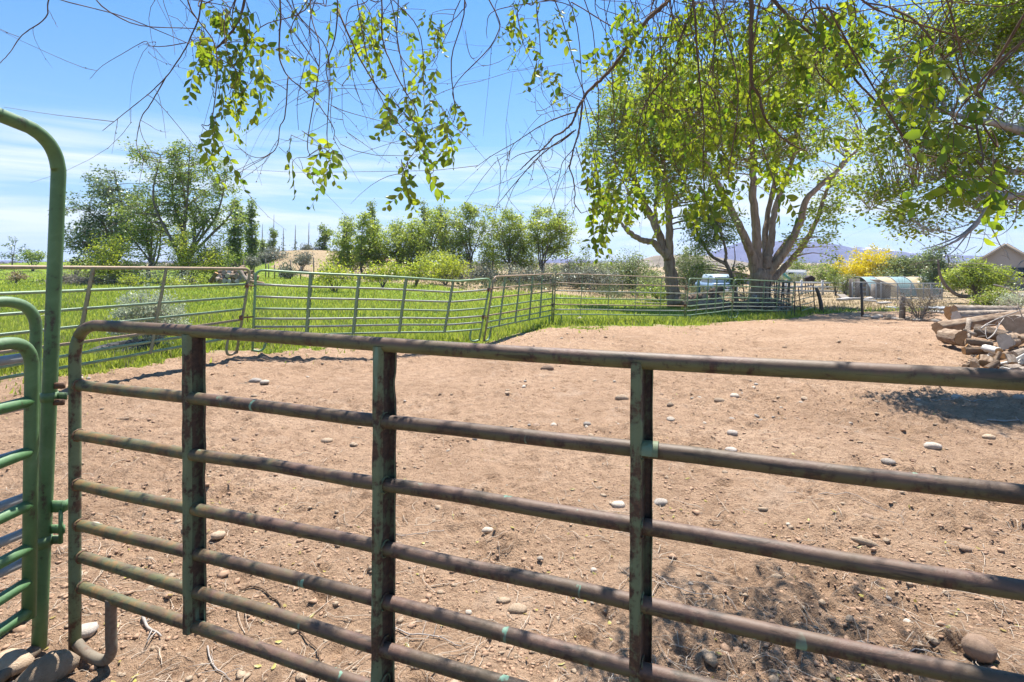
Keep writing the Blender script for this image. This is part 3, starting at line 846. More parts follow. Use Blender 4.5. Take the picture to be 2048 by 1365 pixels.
# (u, v of the foot, width in photo pixels, mesh, material, label)
NAMED_STONES = [
 (1095, 739, 24, 2, 'stone_brown', 'brown rounded stone alone on the dirt behind the middle of the top rail'),
 (653, 881, 26, 1, 'stone_tan', 'tan egg-shaped stone on the dirt between the two left gate uprights'),
 (1235, 1016, 32, 1, 'stone_pale', 'pale smooth cobble just left of the third gate upright'),
 (1322, 1008, 32, 0, 'stone_grey', 'grey-brown rounded cobble just right of the third gate upright'),
 (1866, 894, 34, 0, 'stone_pale', 'whitish flat-topped stone on the dirt at right below the log pile'),
 (1976, 874, 26, 1, 'stone_tan', 'tan stone on the dirt near the dappled shade at far right'),
 (1776, 925, 30, 3, 'stone_grey', 'flat grey stone sunk level with the dirt between the first and second rails'),
 (1733, 1092, 1, 2, 'stone_tan', 'long wedge-shaped tan stone with one raised end behind the gate rails'),
 (1930, 1100, 28, 3, 'stone_brown', 'small brown flat stone right of the long wedge-shaped stone'),
 (1470, 1047, 22, 1, 'stone_grey', 'small grey stone on sunlit dirt between the second and third rails'),
 (1735, 1039, 26, 3, 'stone_brown', 'dark brown stone above the long wedge-shaped stone'),
 (1958, 1308, 2, 4, 'stone_brown', 'round brownish boulder the size of a ball at the lower right'),
 (1035, 1214, 40, 0, 'stone_tan', 'tan cobble lying under the fourth rail between the uprights'),
 (1076, 1292, 36, 3, 'stone_pale', 'flat pale stone half under twigs below the fifth rail'),
 (435, 1078, 32, 1, 'stone_tan', 'tan broken stone just right of the first gate upright'),
 (184, 1052, 30, 0, 'stone_pale', 'white stone seen beside the left end of the fourth rail'),
 (1466, 866, 24, 4, 'stone_grey', 'grey rounded stone near the flat speckled one'),
 (1462, 896, 28, 3, 'stone_grey', 'flat speckled grey stone on the dirt right of the third upright'),
 (1438, 801, 26, 3, 'stone_tan', 'flat tan slab-like stone under the top rail'),
 (1470, 793, 20, 4, 'stone_pale', 'small pale upright stone beside the flat tan one'),
 (1175, 850, 18, 4, 'stone_grey', 'small bluish grey stone above the second rail'),
 (1915, 797, 22, 4, 'stone_grey', 'grey stone in the tree shade at far right'),
 (2040, 803, 26, 4, 'stone_grey', 'dark grey stone at the right edge in the tree shade'),
 (510, 763, 26, 0, 'stone_grey', 'bluish stone in a small cluster near the far left panel shadow'),
 (528, 767, 24, 3, 'stone_pale', 'white flat stone in a small cluster near the far left panel shadow'),
 (975, 1064, 24, 0, 'stone_pale', 'pale stone with a small pebble beside it between rails'),
 (1245, 800, 24, 2, 'stone_tan', 'tan stone left of the third gate upright near the top rail'),
]
for i, (u, v, wpx, k, mat, lab) in enumerate(NAMED_STONES):
    p = gnd(u, v)
    if wpx == 2: place_stone(p.x, p.y, .072, 4, mat, .6, lab, None, 'boulder', (.2, .1), -.05, 'boulder', (.9, .95, 1.05)); continue
    if wpx == 1: place_stone(p.x, p.y, .055, 2, mat, -.35, lab, None, 'stone', (.1, .18), .2, 'stone', (1.15, .52, .62)); continue
    place_stone(p.x, p.y, wpx / F * p.y * .40, k, mat, [.2, -.3, .1, .5, 0][i % 5], lab, sink=.3)
place_stone(gnd(98, 1352).x, gnd(98, 1352).y, .085, 2, 'stone_tan', .7, 'large tan boulder leaning on the foot of the green bow frame', None, 'boulder', (.25, -.2), .1, 'boulder', (1, 1, 1.15))
place_stone(gnd(12, 1345).x, gnd(12, 1345).y, .085, 0, 'stone_tan', .1, 'tan boulder at the lower left corner beside the sill pipe', None, 'boulder', (0, 0), .15, 'boulder', (1, 1, 1.1))
place_stone(gnd(140, 1290).x, gnd(140, 1290).y + .08, .055, 1, 'stone_grey', .3, 'small grey stone behind the foot of the brown gate', None, 'boulder', (0, 0), .2, 'boulder')

ORD = ['first', 'second', 'third', 'fourth', 'fifth', 'sixth', 'seventh', 'eighth', 'ninth', 'tenth', 'eleventh', 'twelfth', 'thirteenth', 'fourteenth', 'fifteenth', 'sixteenth', 'seventeenth', 'eighteenth', 'nineteenth', 'twentieth', 'twenty-first', 'twenty-second', 'twenty-third', 'twenty-fourth']
def rail_row(u, v):
    """Between which rails of the front gate, and beside which uprights, this pixel is seen: for the label only."""
    q = .3 / (664 + .0598 * (u - 400) - V0)
    vs = [V0 + (CAMH - z) / q for z in (1.6, 1.31, 1.07, .832, .634, .474, .33)]
    k = sum(v > x for x in vs)
    row = ['beyond the top rail', 'under the top rail', 'between rails two and three', 'between rails three and four', 'between rails four and five', 'between rails five and six', 'between rails six and seven', 'below the lowest rail'][k]
    j = sum(u > x for x in (400, 775, 1272))
    return row, ['left of first upright', 'left of second upright', 'left of third upright', 'right of third upright'][j]

def scatter_stones():
    rg = np.random.default_rng(77)
    todo = []
    while len(todo) < 150:
        v = rg.uniform(648, 900) if rg.uniform() < .86 else rg.uniform(960, 1340)
        u = rg.uniform(20, 2030)
        p = gnd(u, v)
        if dirt_mask(np.array([p.x]), np.array([p.y + .25]))[0] < .8 or (u > 1840 and v < 765): continue
        if rg.uniform() > float(ss(.36, .58, noise2(np.array([p.x]), np.array([p.y]), .55, 19)[0])) + .18: continue
        s = float(np.exp(rg.normal(-3.75, .36)))
        mat = STONES[int(rg.choice(4, p=[.36, .16, .32, .16]))]
        if p.y < 5: s *= .6
        todo.append((u, v, p, s, mat))
    word = {'stone_tan': 'tan', 'stone_grey': 'grey', 'stone_pale': 'whitish', 'stone_brown': 'brown'}
    keys = {}
    for t in todo:
        keys.setdefault((word[t[4]], 'tiny' if t[3] < .0185 else 'small' if t[3] < .024 else 'larger', *rail_row(t[0], t[1])), []).append(t)
    for (w, sz, row, col), lst in keys.items():
        lst.sort(key=lambda t: t[0])
        for i, (u, v, p, s, mat) in enumerate(lst):
            lab = '%s %s stone %s, %s' % (sz, w, row, col)
            if len(lst) > 1: lab += ', ' + (['leftmost', 'second from left', 'third from left', 'fourth from left', 'fifth from left', 'sixth from left', 'seventh from left', 'eighth from left', 'ninth from left'] + ['further right'] * 40)[i]
            place_stone(p.x, p.y, s, int(rg.integers(0, 10)), mat, float(rg.uniform(0, 6)), lab, 'loose stones scattered over the dirt', 'stone', (float(rg.normal(0, .15)), float(rg.normal(0, .15))), .34)
    # the row of stones along the far edge of the pen
    for k in range(22):
        u = 1735 + k * 6.6 + rg.uniform(-3, 3); v = 634 + k * .45 + rg.uniform(-2, 3)
        p = gnd(u, v)
        place_stone(p.x, p.y, float(rg.uniform(.09, .16)), int(rg.integers(0, 10)), STONES[int(rg.integers(0, 4))], float(rg.uniform(0, 6)),
                    'rock along the far edge of the pen, %s of the row from the left' % ORD[k], 'rocks lining the far edge of the pen', 'rock', (0, 0), .25, 'rock')
    for u, v, s, lb in [(1122, 566, .30, 'largest pale rock in the grass behind the rust-topped pair of panels'), (1045, 566, .22, 'pale rock in the grass below the dark-stemmed elm'), (30, 556, .25, 'pale rock at the far left edge of the green field'), (130, 562, .2, 'pale rock before the heap of dead grey branches'), (90, 637, .12, 'pale rock in the grass just left of the green bow frame'), (1160, 640, .09, 'left one of two small pale rocks under the level panel'), (1240, 641, .08, 'right one of two small pale rocks under the level panel')]:
        p = gnd(u, v)
        place_stone(p.x, p.y, s, int(rg.integers(0, 10)), 'stone_pale', float(rg.uniform(0, 6)), lb, 'pale rocks in the green field', 'rock', (0, 0), .2, 'rock')
scatter_stones()

# ------------------------------------------------------------------ scrub covering the dry land to the skyline
def build_scrub():
    rg = np.random.default_rng(64)
    n = 5200
    Y = np.exp(rg.uniform(math.log(46), math.log(700), n)); X = rg.uniform(-1.25, 1.25, n) * Y
    keep = (grass_mask(X, Y) < .2) & (fbm(X, Y, .05, 3, 15) > .42) & ~((X > 20) & (Y < 75)) & ~((np.abs(X + 29) < 7) & (np.abs(Y - 76) < 12))
    X2, Y2 = rg.uniform(-12, 17, 420), rg.uniform(33, 62, 420); k2 = (grass_mask(X2, Y2) < .15) & (fbm(X2, Y2, .12, 2, 16) > .42)
    X, Y = np.concatenate([X[keep], X2[k2]]), np.concatenate([Y[keep], Y2[k2]]); n = len(X)
    r = rg.uniform(.35, .95, n) * (1 + .004 * Y) * np.where(Y < 62, .7, 1); m = 26
    ci = np.repeat(np.arange(n), m)
    d = unit(rg.normal(size=(n * m, 3))); d[:, 2] = np.abs(d[:, 2])
    P = np.stack([X, Y, zt(X, Y)], -1)[ci] + d * (r[ci] * rg.uniform(.3, 1, n * m))[:, None] * np.array([1, 1, .8])
    ax = unit(d + rg.normal(size=d.shape) * .6 + [0, 0, .5]); sd = unit(np.cross(ax, rg.normal(size=d.shape)))
    L = r[ci] * rg.uniform(.3, .55, n * m)
    mb = MB(); leaves_quad(mb, P, ax, sd, L, L * .5, np.clip(rg.normal(.5, .25, n)[ci] + rg.normal(0, .12, n * m), 0, 1))
    tag(mb.build('scrub', M['scrub'], smooth=False), kind='stuff')
M['scrub'] = mat_leaf('scrub', (.095, .125, .055), (.22, .235, .13), (.11, .13, .06), (.2, .2, .11), .3, .02)
build_scrub()
# ------------------------------------------------------------------ corral panels
def arc_corner(a, b, c, r, k=7):
    """Points rounding the corner b between a and c."""
    a, b, c = (np.asarray(tuple(p), float) for p in (a, b, c))
    d0 = unit(a - b); d1 = unit(c - b)
    p0, p1 = b + d0 * r, b + d1 * r
    t = np.linspace(0, 1, k)[:, None]
    return (1 - t) ** 2 * p0 + 2 * t * (1 - t) * (b * .86 + (p0 + p1) / 2 * .14) + t ** 2 * p1

def corral_panel(label, BL, TL, BR, TR, zs, posts, rad, mats, dz=None, legs=(.05, .95), group='corral panels around the pen', leg_side=None, postw=.05, corner=.13, upright_mats=None):
    """A pipe panel: bent outer frame, inner rails at heights zs (fractions of the height), flat uprights, J legs."""
    BL, TL, BR, TR = (np.asarray(tuple(p), float) for p in (BL, TL, BR, TR))
    root = thing('corral_fence', tuple((BL + BR) / 2), label, 'corral fence', group)
    f = (lambda t: 0.0) if dz is None else dz
    def pt(t, s):
        b = BL + (BR - BL) * t; tp = TL + (TR - TL) * t
        p = b + (tp - b) * s
        p[2] += f(t) * (.3 + .7 * s)
        return p
    ts = np.linspace(0, 1, 25)
    top = [pt(t, 1) for t in ts]
    L = np.linalg.norm(TR - TL); c = corner / L
    H = np.linalg.norm(TL - BL)
    inner = [p for t, p in zip(ts, top) if c * 1.4 < t < 1 - c * 1.4]
    path = np.vstack([[pt(0, 0), pt(0, .5)], arc_corner(pt(0, .5), pt(0, 1), pt(c * 3, 1), corner), inner, arc_corner(pt(1 - c * 3, 1), pt(1, 1), pt(1, .5), corner), [pt(1, .5), pt(1, 0)]])
    mb = MB(); tube(mb, path, rad, 10); mb.build('frame', mats['frame'], root)
    rg = np.random.default_rng(len(label) + int(BL[1] * 10))
    for i, s in enumerate(zs):
        sag = rg.normal(0, .007, 4)
        ks = np.linspace(0, 1, 17)
        P = [pt(t, s) + np.array([0, 0, np.interp(t, [0, .3, .6, 1], [0, sag[1], sag[2], 0])]) for t in ks]
        mb = MB(); tube(mb, P, rad * .86, 8); mb.build('rail', mats['rail'][i % len(mats['rail'])], root)
    d = unit(BR - BL); nrm = unit(np.cross(d, TL - BL))
    if nrm[1] > 0: nrm = -nrm
    for t in posts:
        lo, hi = pt(t, zs[-1] - .015), pt(t, 1)
        up = unit(hi - lo)
        mb = MB()
        w = postw
        prof = [(-w * .5, rad * .75), (-w * .42, rad * 1.15), (0.0, rad * 1.25), (w * .15, rad * .2), (w * .24, -rad * 1.05), (w * .5, -rad * 1.1), (w * .54, -rad * .7)]
        rows = []
        for s in np.linspace(0, 1, 9):
            cpt = lo + (hi - lo) * s
            wob = rg.normal(0, .0012, 2)
            rows.append([cpt + d * (x + wob[0]) + nrm * (y + wob[1]) for x, y in prof])
        rows = np.array(rows); k = len(prof)
        th = nrm * -.0035
        Vv = np.concatenate([rows.reshape(-1, 3), (rows + th).reshape(-1, 3)]); off = rows.shape[0] * k
        Q = []
        for a in range(rows.shape[0] - 1):
            for b in range(k - 1):
                q = (a * k + b, a * k + b + 1, (a + 1) * k + b + 1, (a + 1) * k + b)
                Q.append(q); Q.append(tuple(off + x for x in q[::-1]))
            Q.append((a * k, (a + 1) * k, off + (a + 1) * k, off + a * k)); Q.append((a * k + k - 1, off + a * k + k - 1, off + (a + 1) * k + k - 1, (a + 1) * k + k - 1))
        mb.add(Vv, Q)
        mb.build('upright', mats['post'], root, smooth=False)
    for j, t in enumerate(legs or ()):
        p0 = pt(t, zs[-1]); e = 0 if t < .5 else 1
        g0 = pt(t, 0); g1 = pt(e, 0)
        P = smooth_path([p0, p0 + (g0 - p0) * .55, g0 * .82 + g1 * .18 + np.array([0, 0, .03]), g0 * .5 + g1 * .5 + np.array([0, 0, .0]), g1 + np.array([0, 0, .02])], 5)
        mb = MB(); tube(mb, P, rad * .95, 8); mb.build('leg', mats.get('leg', mats['frame']), root)
    return root, pt

ZS = [(1.31) / 1.6, 1.07 / 1.6, .835 / 1.6, .635 / 1.6, .475 / 1.6, .315 / 1.6]

# --- the brown gate in front: measured in full
GX = 1.22      # the gate runs on beyond the right edge of the picture
def near_gate():
    L = np.array([-2.115, 2.613, 0.0]); R = L + (np.array([1.315, 1.362, 0.0]) - L) * GX
    d = unit(R - L); n = np.array([d[1], -d[0], 0])
    if n[1] > 0: n = -n
    root = thing('corral_gate', (L[0], L[1], 0), 'brown weathered pipe gate with six lower rails and three uprights in front', 'gate')
    Ltot = np.linalg.norm(R - L)
    rad = .0255
    rg = np.random.default_rng(4)
    def P(t, z): return L + (R - L) * t + np.array([0, 0, z])
    H = 1.6
    tops = [P(t, H + .004 * math.sin(t * 9) - .006 * math.sin(t * 3.2)) for t in np.linspace(.07, .985, 40)]
    path = np.vstack([[P(0, .02), P(0, .4), P(0, .8), P(0, 1.2)], arc_corner(P(0, 1.2), P(0, H), P(.2, H), .15, 10), tops, arc_corner(P(.9, H), P(1, H), P(1, 1.2), .1, 6), [P(1, 1.2), P(1, .5), P(1, .02)]])
    k = len(path)
    mb = MB(); tube(mb, path[:9], .0255, 20); 
    mb.build('end_post', M['post_green'], root)
    mb = MB(); tube(mb, path[8:], .0268, 20, rough=.004); mb.build('top_rail', M['rail_top'], root)
    zl = [1.31, 1.07, .832, .634, .474, .330]
    for i, z in enumerate(zl):
        ts = np.linspace(0.004, .998, 48)
        sag = [0, 0, .004, .006, .012, .024][i]
        w = rg.normal(0, .0022, 12)
        pts = []
        for t in ts:
            zz = z - sag * math.sin(math.pi * min(1, t * 1.0)) + np.interp(t, np.linspace(0, 1, 12), w)
            bow = .010 * math.sin(t * 7 + i) + np.interp(t, np.linspace(0, 1, 12), w[::-1])
            pts.append(P(t, zz) + n * bow)
        mb = MB(); tube(mb, pts, .0252, 18, rough=.006)
        r = mb.build('rail', M['rail_brown'], root)
        c0 = np.array(pts[0]) + d * .0225       # lumpy weld bead where the rail meets the end post
        ring = [c0 + n * (.0262 + .0016 * math.sin(k * 2.3 + i)) * math.cos(k / 22 * 6.2832) + np.array([0, 0, (.0262 + .0016 * math.sin(k * 3.1))]) * math.sin(k / 22 * 6.2832) + d * .0025 * math.sin(k * 1.9) for k in range(23)]
        mb = MB(); tube(mb, ring, .0042, 6, rough=.15); mb.build('weld_bead', M['rust_clamp'], r)
    # Z section uprights pierced by the rails
    for pi, t in enumerate((.213 / GX, .478 / GX, .735 / GX, .99)):
        zb = zl[-1] - .03 if pi == 0 else .26
        prof = [(x_ * .86, y_) for x_, y_ in [(-.036, .021), (-.0345, .030), (-.030, .0325), (-.018, .0305), (-.006, .0325), (.001, .030), (.0055, .012), (.009, -.012), (.0125, -.028), (.018, -.032), (.028, -.0335), (.0335, -.031), (.0355, -.022)]]
        rows = []
        for s in np.linspace(0, 1, 40):
            z = zb + (H - .012 - zb) * s
            dent = 0
            if pi == 1: dent = -.008 * math.exp(-((z - 1.44) / .035) ** 2)
            if pi == 0: dent = -.006 * math.exp(-((z - .95) / .05) ** 2)
            lean = [.004, -.006, -.004, 0][pi] * (1 - s) * 1.5
            rows.append([P(t, z) + d * (x + lean + (dent if x > .01 else 0) + .0008 * math.sin(z * 23 + x * 300)) + n * (y * 1.06 + .0012 * math.sin(z * 31 + x * 90)) for x, y in prof])
        rows = np.array(rows); kk = len(prof)
        pn = np.gradient(np.array(prof), axis=0); pn = np.stack([pn[:, 1], -pn[:, 0]], -1); pn /= np.linalg.norm(pn, axis=1)[:, None]
        th = (pn[:, :1] * d[None] + pn[:, 1:] * n[None]) * .0032
        back = rows + th[None]
        V = np.concatenate([rows.reshape(-1, 3), back.reshape(-1, 3)]); off = rows.shape[0] * kk
        Q, Qr = [], []
        for a in range(rows.shape[0] - 1):
            for b in range(kk - 1):
                q = (a * kk + b, a * kk + b + 1, (a + 1) * kk + b + 1, (a + 1) * kk + b)
                (Q if b < 6 else Qr).extend([q, tuple(off + x for x in q[::-1])])
            Q += [(a * kk, (a + 1) * kk, off + (a + 1) * kk, off + a * kk), (a * kk + kk - 1, off + a * kk + kk - 1, off + (a + 1) * kk + kk - 1, (a + 1) * kk + kk - 1)]
        mb = MB(); mb.add(V, Q); mb.Q.append(np.array(Qr)); mb.qm.append(np.ones(len(Qr)))
        up = mb.build('upright', [M['post_green'], M['post_rust']], root)
        # punched lips round the holes, proud of the rail
        for z in [H] + zl:
            if z == H: continue
            mb = MB()
            c = P(t, z) + d * .004
            ring = [c + d * .004 * math.cos(a) * 0 + n * .0295 * math.cos(a) + np.array([0, 0, .0295 * math.sin(a)]) for a in np.linspace(.35, 2 * math.pi - .7, 18)]
            tube(mb, ring, .0030, 6)
            mb.build('hole_lip', M['post_green'], up)
    mb = MB(); c = P(.741 / GX, 1.338)
    sad = []
    for s in (-.024, .03):
        for a in np.linspace(-.2, math.pi + .2, 9):
            sad.append(c + d * s + n * .031 * math.cos(a) + np.array([0, 0, .031 * math.sin(a) - .026]))
    Q = [(i, i + 1, 9 + i + 1, 9 + i) for i in range(8)]
    mb.add(np.array(sad), Q); mb.add(np.array(sad) * 1.0 + np.array([0, 0, -.002]), [q[::-1] for q in Q])
    mb.build('saddle', M['post_green'], root)
    # foot loop below the bottom rail at the left end
    g_ = 1 / GX
    a = P(.070 * g_, .33); P2 = smooth_path([a, P(.070 * g_, .15), P(.0705 * g_, .085) , P(.062 * g_, .035), P(.042 * g_, .018), P(.02 * g_, .03), P(.004 * g_, .06)], 6)
    mb = MB(); tube(mb, P2, .024, 14); mb.build('leg', M['muddy_pipe'], root)
    return root, P, d, n
GATE, GP, GD, GN = near_gate()

# --- green bow frame, its leaf gate, and the panel behind
def bow_frame():
    b = gnd(78, 1308)
    B = np.array([b.x, b.y, 0.0])
    root = thing('bow_gate_frame', (B[0], B[1], 0), 'tall green pipe bow frame of a walk-through gateway at the left', 'gate frame')
    T = np.array([B[0] + .085, B[1] + .02, 2.50]); E = np.array([B[0] + .02, B[1] - 1.15, 2.66]); E2 = np.array([B[0] - .08, B[1] - 1.2, 0])
    pth = np.vstack([[B + np.array([0, 0, .03]), B + (T - B) * .3, B + (T - B) * .6, B + (T - B) * .85], arc_corner(B, T, T + (E - T), .17, 10), [T + (E - T) * .3, T + (E - T) * .6], arc_corner(T, E, E2, .17, 8), [E + (E2 - E) * .5, E2]])
    pth = smooth_path(pth, 3)
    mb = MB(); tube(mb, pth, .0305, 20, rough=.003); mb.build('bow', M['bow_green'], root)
    mb = MB(); tube(mb, [B + np.array([.0, .03, .035]), B + np.array([-.01, -.3, .03]), B + np.array([-.06, -1.2, .03])], .028, 14); mb.build('sill', M['muddy_pipe'], root)
    # collar bands and latch
    for z, w in ((1.245, .022), (.545, .026)):
        c = B + (T - B) * (z / 2.5)
        mb = MB(); tube(mb, [c + np.array([0, 0, -w]), c + np.array([0, 0, w])], .0345, 18)
        box(mb, c + np.array([-.055, -.005, 0]), (.07, .008, w * 1.6)); box(mb, c + np.array([.045, .012, 0]), (.06, .008, w * 1.5))
        mb.build('band', M['bow_green'], root, smooth=False)
    c = B + (T - B) * (.66 / 2.5)
    mb = MB()
    box(mb, c + np.array([.055, .005, .05]), (.07, .01, .055)); box(mb, c + np.array([.09, .02, .05]), (.01, .05, .05))
    box(mb, c + np.array([.055, .005, -.06]), (.075, .01, .04)); box(mb, c + np.array([.082, -.004, -.045]), (.014, .012, .16))
    mb.build('latch', M['leaf_gate_green'], root, smooth=False)
    for z in (1.30, 1.22):
        c = B + (T - B) * (z / 2.5); mb = MB(); box(mb, c + np.array([.05, -.005, 0]), (.05, .014, .028)); mb.build('hinge_lug', M['rust_clamp'], root, smooth=False)
    # leaf gate hanging in the frame
    q = .00233
    A = np.array([(58 - U0) * q, F * q, 0.0]); D = unit(np.array([-.06, -1.2, 0]))
    root2 = thing('leaf_gate', (A[0], A[1], 0), 'bright green narrow pipe gate leaf standing open at the left edge', 'gate')
    W = 1.12
    z0, z1 = .245, 1.54
    pa = lambda s, z: A + D * s * W + np.array([.012 * (z - .25), 0, z])
    mb = MB(); pth = np.vstack([[pa(0, z0), pa(0, .9)], arc_corner(pa(0, .9), pa(0, z1), pa(.5, z1), .12, 10), arc_corner(pa(.5, z1), pa(1, z1), pa(1, .9), .12, 10), [pa(1, .9), pa(1, z0)]])
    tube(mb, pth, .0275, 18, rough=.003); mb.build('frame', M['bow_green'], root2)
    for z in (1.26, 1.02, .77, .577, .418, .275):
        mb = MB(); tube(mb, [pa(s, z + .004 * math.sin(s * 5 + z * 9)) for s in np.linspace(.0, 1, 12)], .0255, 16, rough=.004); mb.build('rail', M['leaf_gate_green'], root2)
    # panel behind it
    p = gnd(62, 1236)
    A2 = np.array([p.x, p.y, 0.0]); E2 = A2 + np.array([-.42, -1.5, 0])
    root3 = thing('corral_fence', tuple(A2), 'green framed corral panel with grey rails behind the leaf gate', 'corral fence', 'corral panels around the pen')
    pb = lambda s, z: A2 + (E2 - A2) * s + np.array([.018 * z, 0, z])
    mb = MB(); pth = np.vstack([[pb(.25, .035), pb(.1, .03)], arc_corner(pb(.1, .03), pb(0, .03), pb(0, .4), .08, 6), [pb(0, .4), pb(0, 1.1)], arc_corner(pb(0, 1.1), pb(0, 1.70), pb(.5, 1.70), .15, 10), [pb(.4, 1.70), pb(1, 1.7)]])
    tube(mb, pth, .027, 16, rough=.003); mb.build('frame', M['bow_green'], root3)
    for z in (1.40, 1.15, .9, .66, .475, .32):
        mb = MB(); tube(mb, [pb(s, z) for s in np.linspace(0, 1, 10)], .025, 14); mb.build('rail', M['grey_rail'], root3)
bow_frame()

# --- the run of panels across the yard
far_mats = {'frame': M['far_rust'], 'rail': [M['far_green'], M['far_green'], M['far_green'], M['far_rust'], M['far_green'], M['far_green']], 'post': M['far_rust'], 'leg': M['far_rust']}
A_, A_pt = corral_panel('long rusty-topped corral panel leaning back at the far left, tyre behind it',
    (-6.70, 4.72, .14), (-6.45, 4.85, 1.87), tuple(at(473, 707, 9.5)), tuple(at(501, 538, 9.62)), [.815, .665, .52, .395, .295, .20], (.285, .49, .69), .024, far_mats, legs=(.03, .955), postw=.078)
mB = {'frame': M['far_bright_green'], 'rail': [M['far_grey'], M['far_grey'], M['far_green']], 'post': M['far_green'], 'leg': M['far_bright_green']}
def kink(t): return (-.085 * t / .82 if t < .82 else -.085 + .085 * (t - .82) / .18) - .01 * math.sin(t * 9)
B_, B_pt = corral_panel('green corral panel with a sagging top rail kinked near its right end',
    tuple(at(505, 703, 9.75)), tuple(at(512, 540, 9.9)), tuple(at(958, 682, 12.3)), tuple(at(982, 557, 12.5)), ZS[:5] + [.185], (.195, .383, .585, .805), .0235, mB, dz=kink, legs=(.045, .945), postw=.078)
mC = {'frame': M['far_rust'], 'rail': [M['far_rust'], M['far_rust'], M['far_green'], M['far_rust'], M['far_green'], M['far_green']], 'post': M['far_green'], 'leg': M['far_green']}
C_, C_pt = corral_panel('rust-topped corral panel running away from the kinked green one',
    tuple(at(968, 683, 12.7)), tuple(at(988, 554, 12.8)), tuple(at(1103, 651, 16.9)), tuple(at(1107, 548.5, 16.9)), ZS, (.155, .374, .587, .77), .023, mC, legs=(.06, .95), postw=.05)
mD = {'frame': M['far_rust'], 'rail': [M['far_rust'], M['far_grey'], M['far_green']], 'post': M['far_green'], 'leg': M['far_green']}
D_, D_pt = corral_panel('level rust-topped corral panel facing the camera in the middle distance',
    tuple(at(1106, 650, 16.8)), tuple(at(1112, 547.5, 16.8)), tuple(at(1368, 649.5, 18.3)), tuple(at(1373, 557, 18.3)), ZS, (.19, .393, .597, .796), .0225, mD, legs=(.055, .95), postw=.035)
mE = {'frame': M['far_green'], 'rail': [M['far_green'], M['far_grey'], M['far_green']], 'post': M['far_green'], 'leg': M['far_green']}
E_, E_pt = corral_panel('pale green corral panel with its foot rising to the right beside the level one',
    tuple(at(1371, 650, 18.5)), tuple(at(1378, 557.5, 18.5)), tuple(at(1462, 635.5, 21.5)), tuple(at(1467, 558.5, 21.5)), ZS, (.19, .40, .594, .78), .0225, mE, legs=(.08, .93), postw=.035)
F_, F_pt = corral_panel('pale green corral panel in front of the big tree trunk',
    tuple(at(1463, 636, 21.6)), tuple(at(1469, 559, 21.6)), tuple(at(1582, 635, 23.8)), tuple(at(1589, 564.5, 23.8)), ZS, (.24, .476, .72), .0225, mE, legs=(.09, .91), postw=.035)
mH = {'frame': M['dark_iron'], 'rail': [M['dark_iron'], M['far_grey']], 'post': M['dark_iron'], 'leg': M['dark_iron']}
def zat(x, y, h=0): return (x, y, float(zt(x, y)) + h)
H1, _ = corral_panel('dark rusty corral panel running back behind the big tree panel', zat(12.65, 24.2), zat(12.7, 24.2, 1.5), zat(13.9, 28.6), zat(13.9, 28.6, 1.5), ZS, (.25, .5, .75), .024, mH, legs=(.08, .92), postw=.05)
H2, _ = corral_panel('second dark corral panel stacked against the first behind the big tree panel', zat(12.35, 24.4), zat(12.5, 24.4, 1.47), zat(13.55, 28.9), zat(13.6, 28.9, 1.47), ZS, (.22, .48, .78), .024, mH, legs=(.08, .92), postw=.05)
mG = {'frame': M['dark_iron'], 'rail': [M['far_green']], 'post': M['far_grey'], 'leg': M['far_grey']}
G_, _ = corral_panel('short grey pipe gate leaning askew beside the tilted dark post', zat(13.5, 25.2, -.02), zat(13.25, 25.0, 1.24), zat(14.75, 26.3, .1), zat(14.6, 26.2, 1.30), [.76, .55, .34, .12], (), .024, mG, legs=(), corner=.05)
# chains and pins that join neighbours
def joint(p, q, label):
    p = np.asarray(p); q = np.asarray(q); c = (p + q) / 2
    o = thing('panel_clamp', tuple(c), label, 'clamp', 'rusty clamps joining the corral panels')
    mb = MB(); d = unit(q - p); tube(mb, [p - d * .03, q + d * .03], .014, 8); tube(mb, [p - d * .03 + np.array([0, 0, -.04]), p - d * .03 + np.array([0, 0, .04])], .032, 10)
    mb.build('collar', M['rust_clamp'], o)
    mb = MB(); tube(mb, [c + np.array([0, -.02, -.09]), c + np.array([0, -.02, .05])], .009, 6); mb.build('pin', M['rust_clamp'], o)
for a, b, w, ss_ in ((A_pt, B_pt, 'leaning rusty panel to the green kinked panel', (.80, .42)), (B_pt, C_pt, 'kinked green panel to the panel running away', (.82, .38)), (C_pt, D_pt, 'rust-topped pair of panels in the middle', (.78, .4)), (D_pt, E_pt, 'level panel to the pale green one', (.78, .42)), (E_pt, F_pt, 'two pale green panels by the tree', (.78, .42))):
    for s, hl in zip(ss_, ('upper', 'lower')): joint(a(1, s), b(0, s), '%s rusty clamp joining the %s' % (hl, w))
# tilted post at the end of the run
b = gnd(1644, 625); o = thing('leaning_post', tuple(b), 'dark wooden post tilted to the left at the end of the corral run', 'post')
mb = MB(); tp = at(1632.5, 576, b.y); tube(mb, smooth_path([b - Vector((0, 0, .1)), (b + tp) / 2 + Vector((.05, 0, 0)), tp], 5), [.10, .09, .075], 8, rough=.05); mb.build('shaft', M['dark_iron'], o)
# ------------------------------------------------------------------ trees
def nearest_on(limbs, p):
    """Closest limb point lower than p: limbs = list of (pts, radii)."""
    best, bd = None, 1e9
    for P, R in limbs:
        d = np.linalg.norm(P - p, axis=1) + np.where(P[:, 2] > p[2] - .1, 1.2 * (P[:, 2] - p[2] + .1).clip(0), 0)
        i = int(d.argmin())
        if d[i] < bd: bd = d[i]; best = (P[i], R[i])
    return best

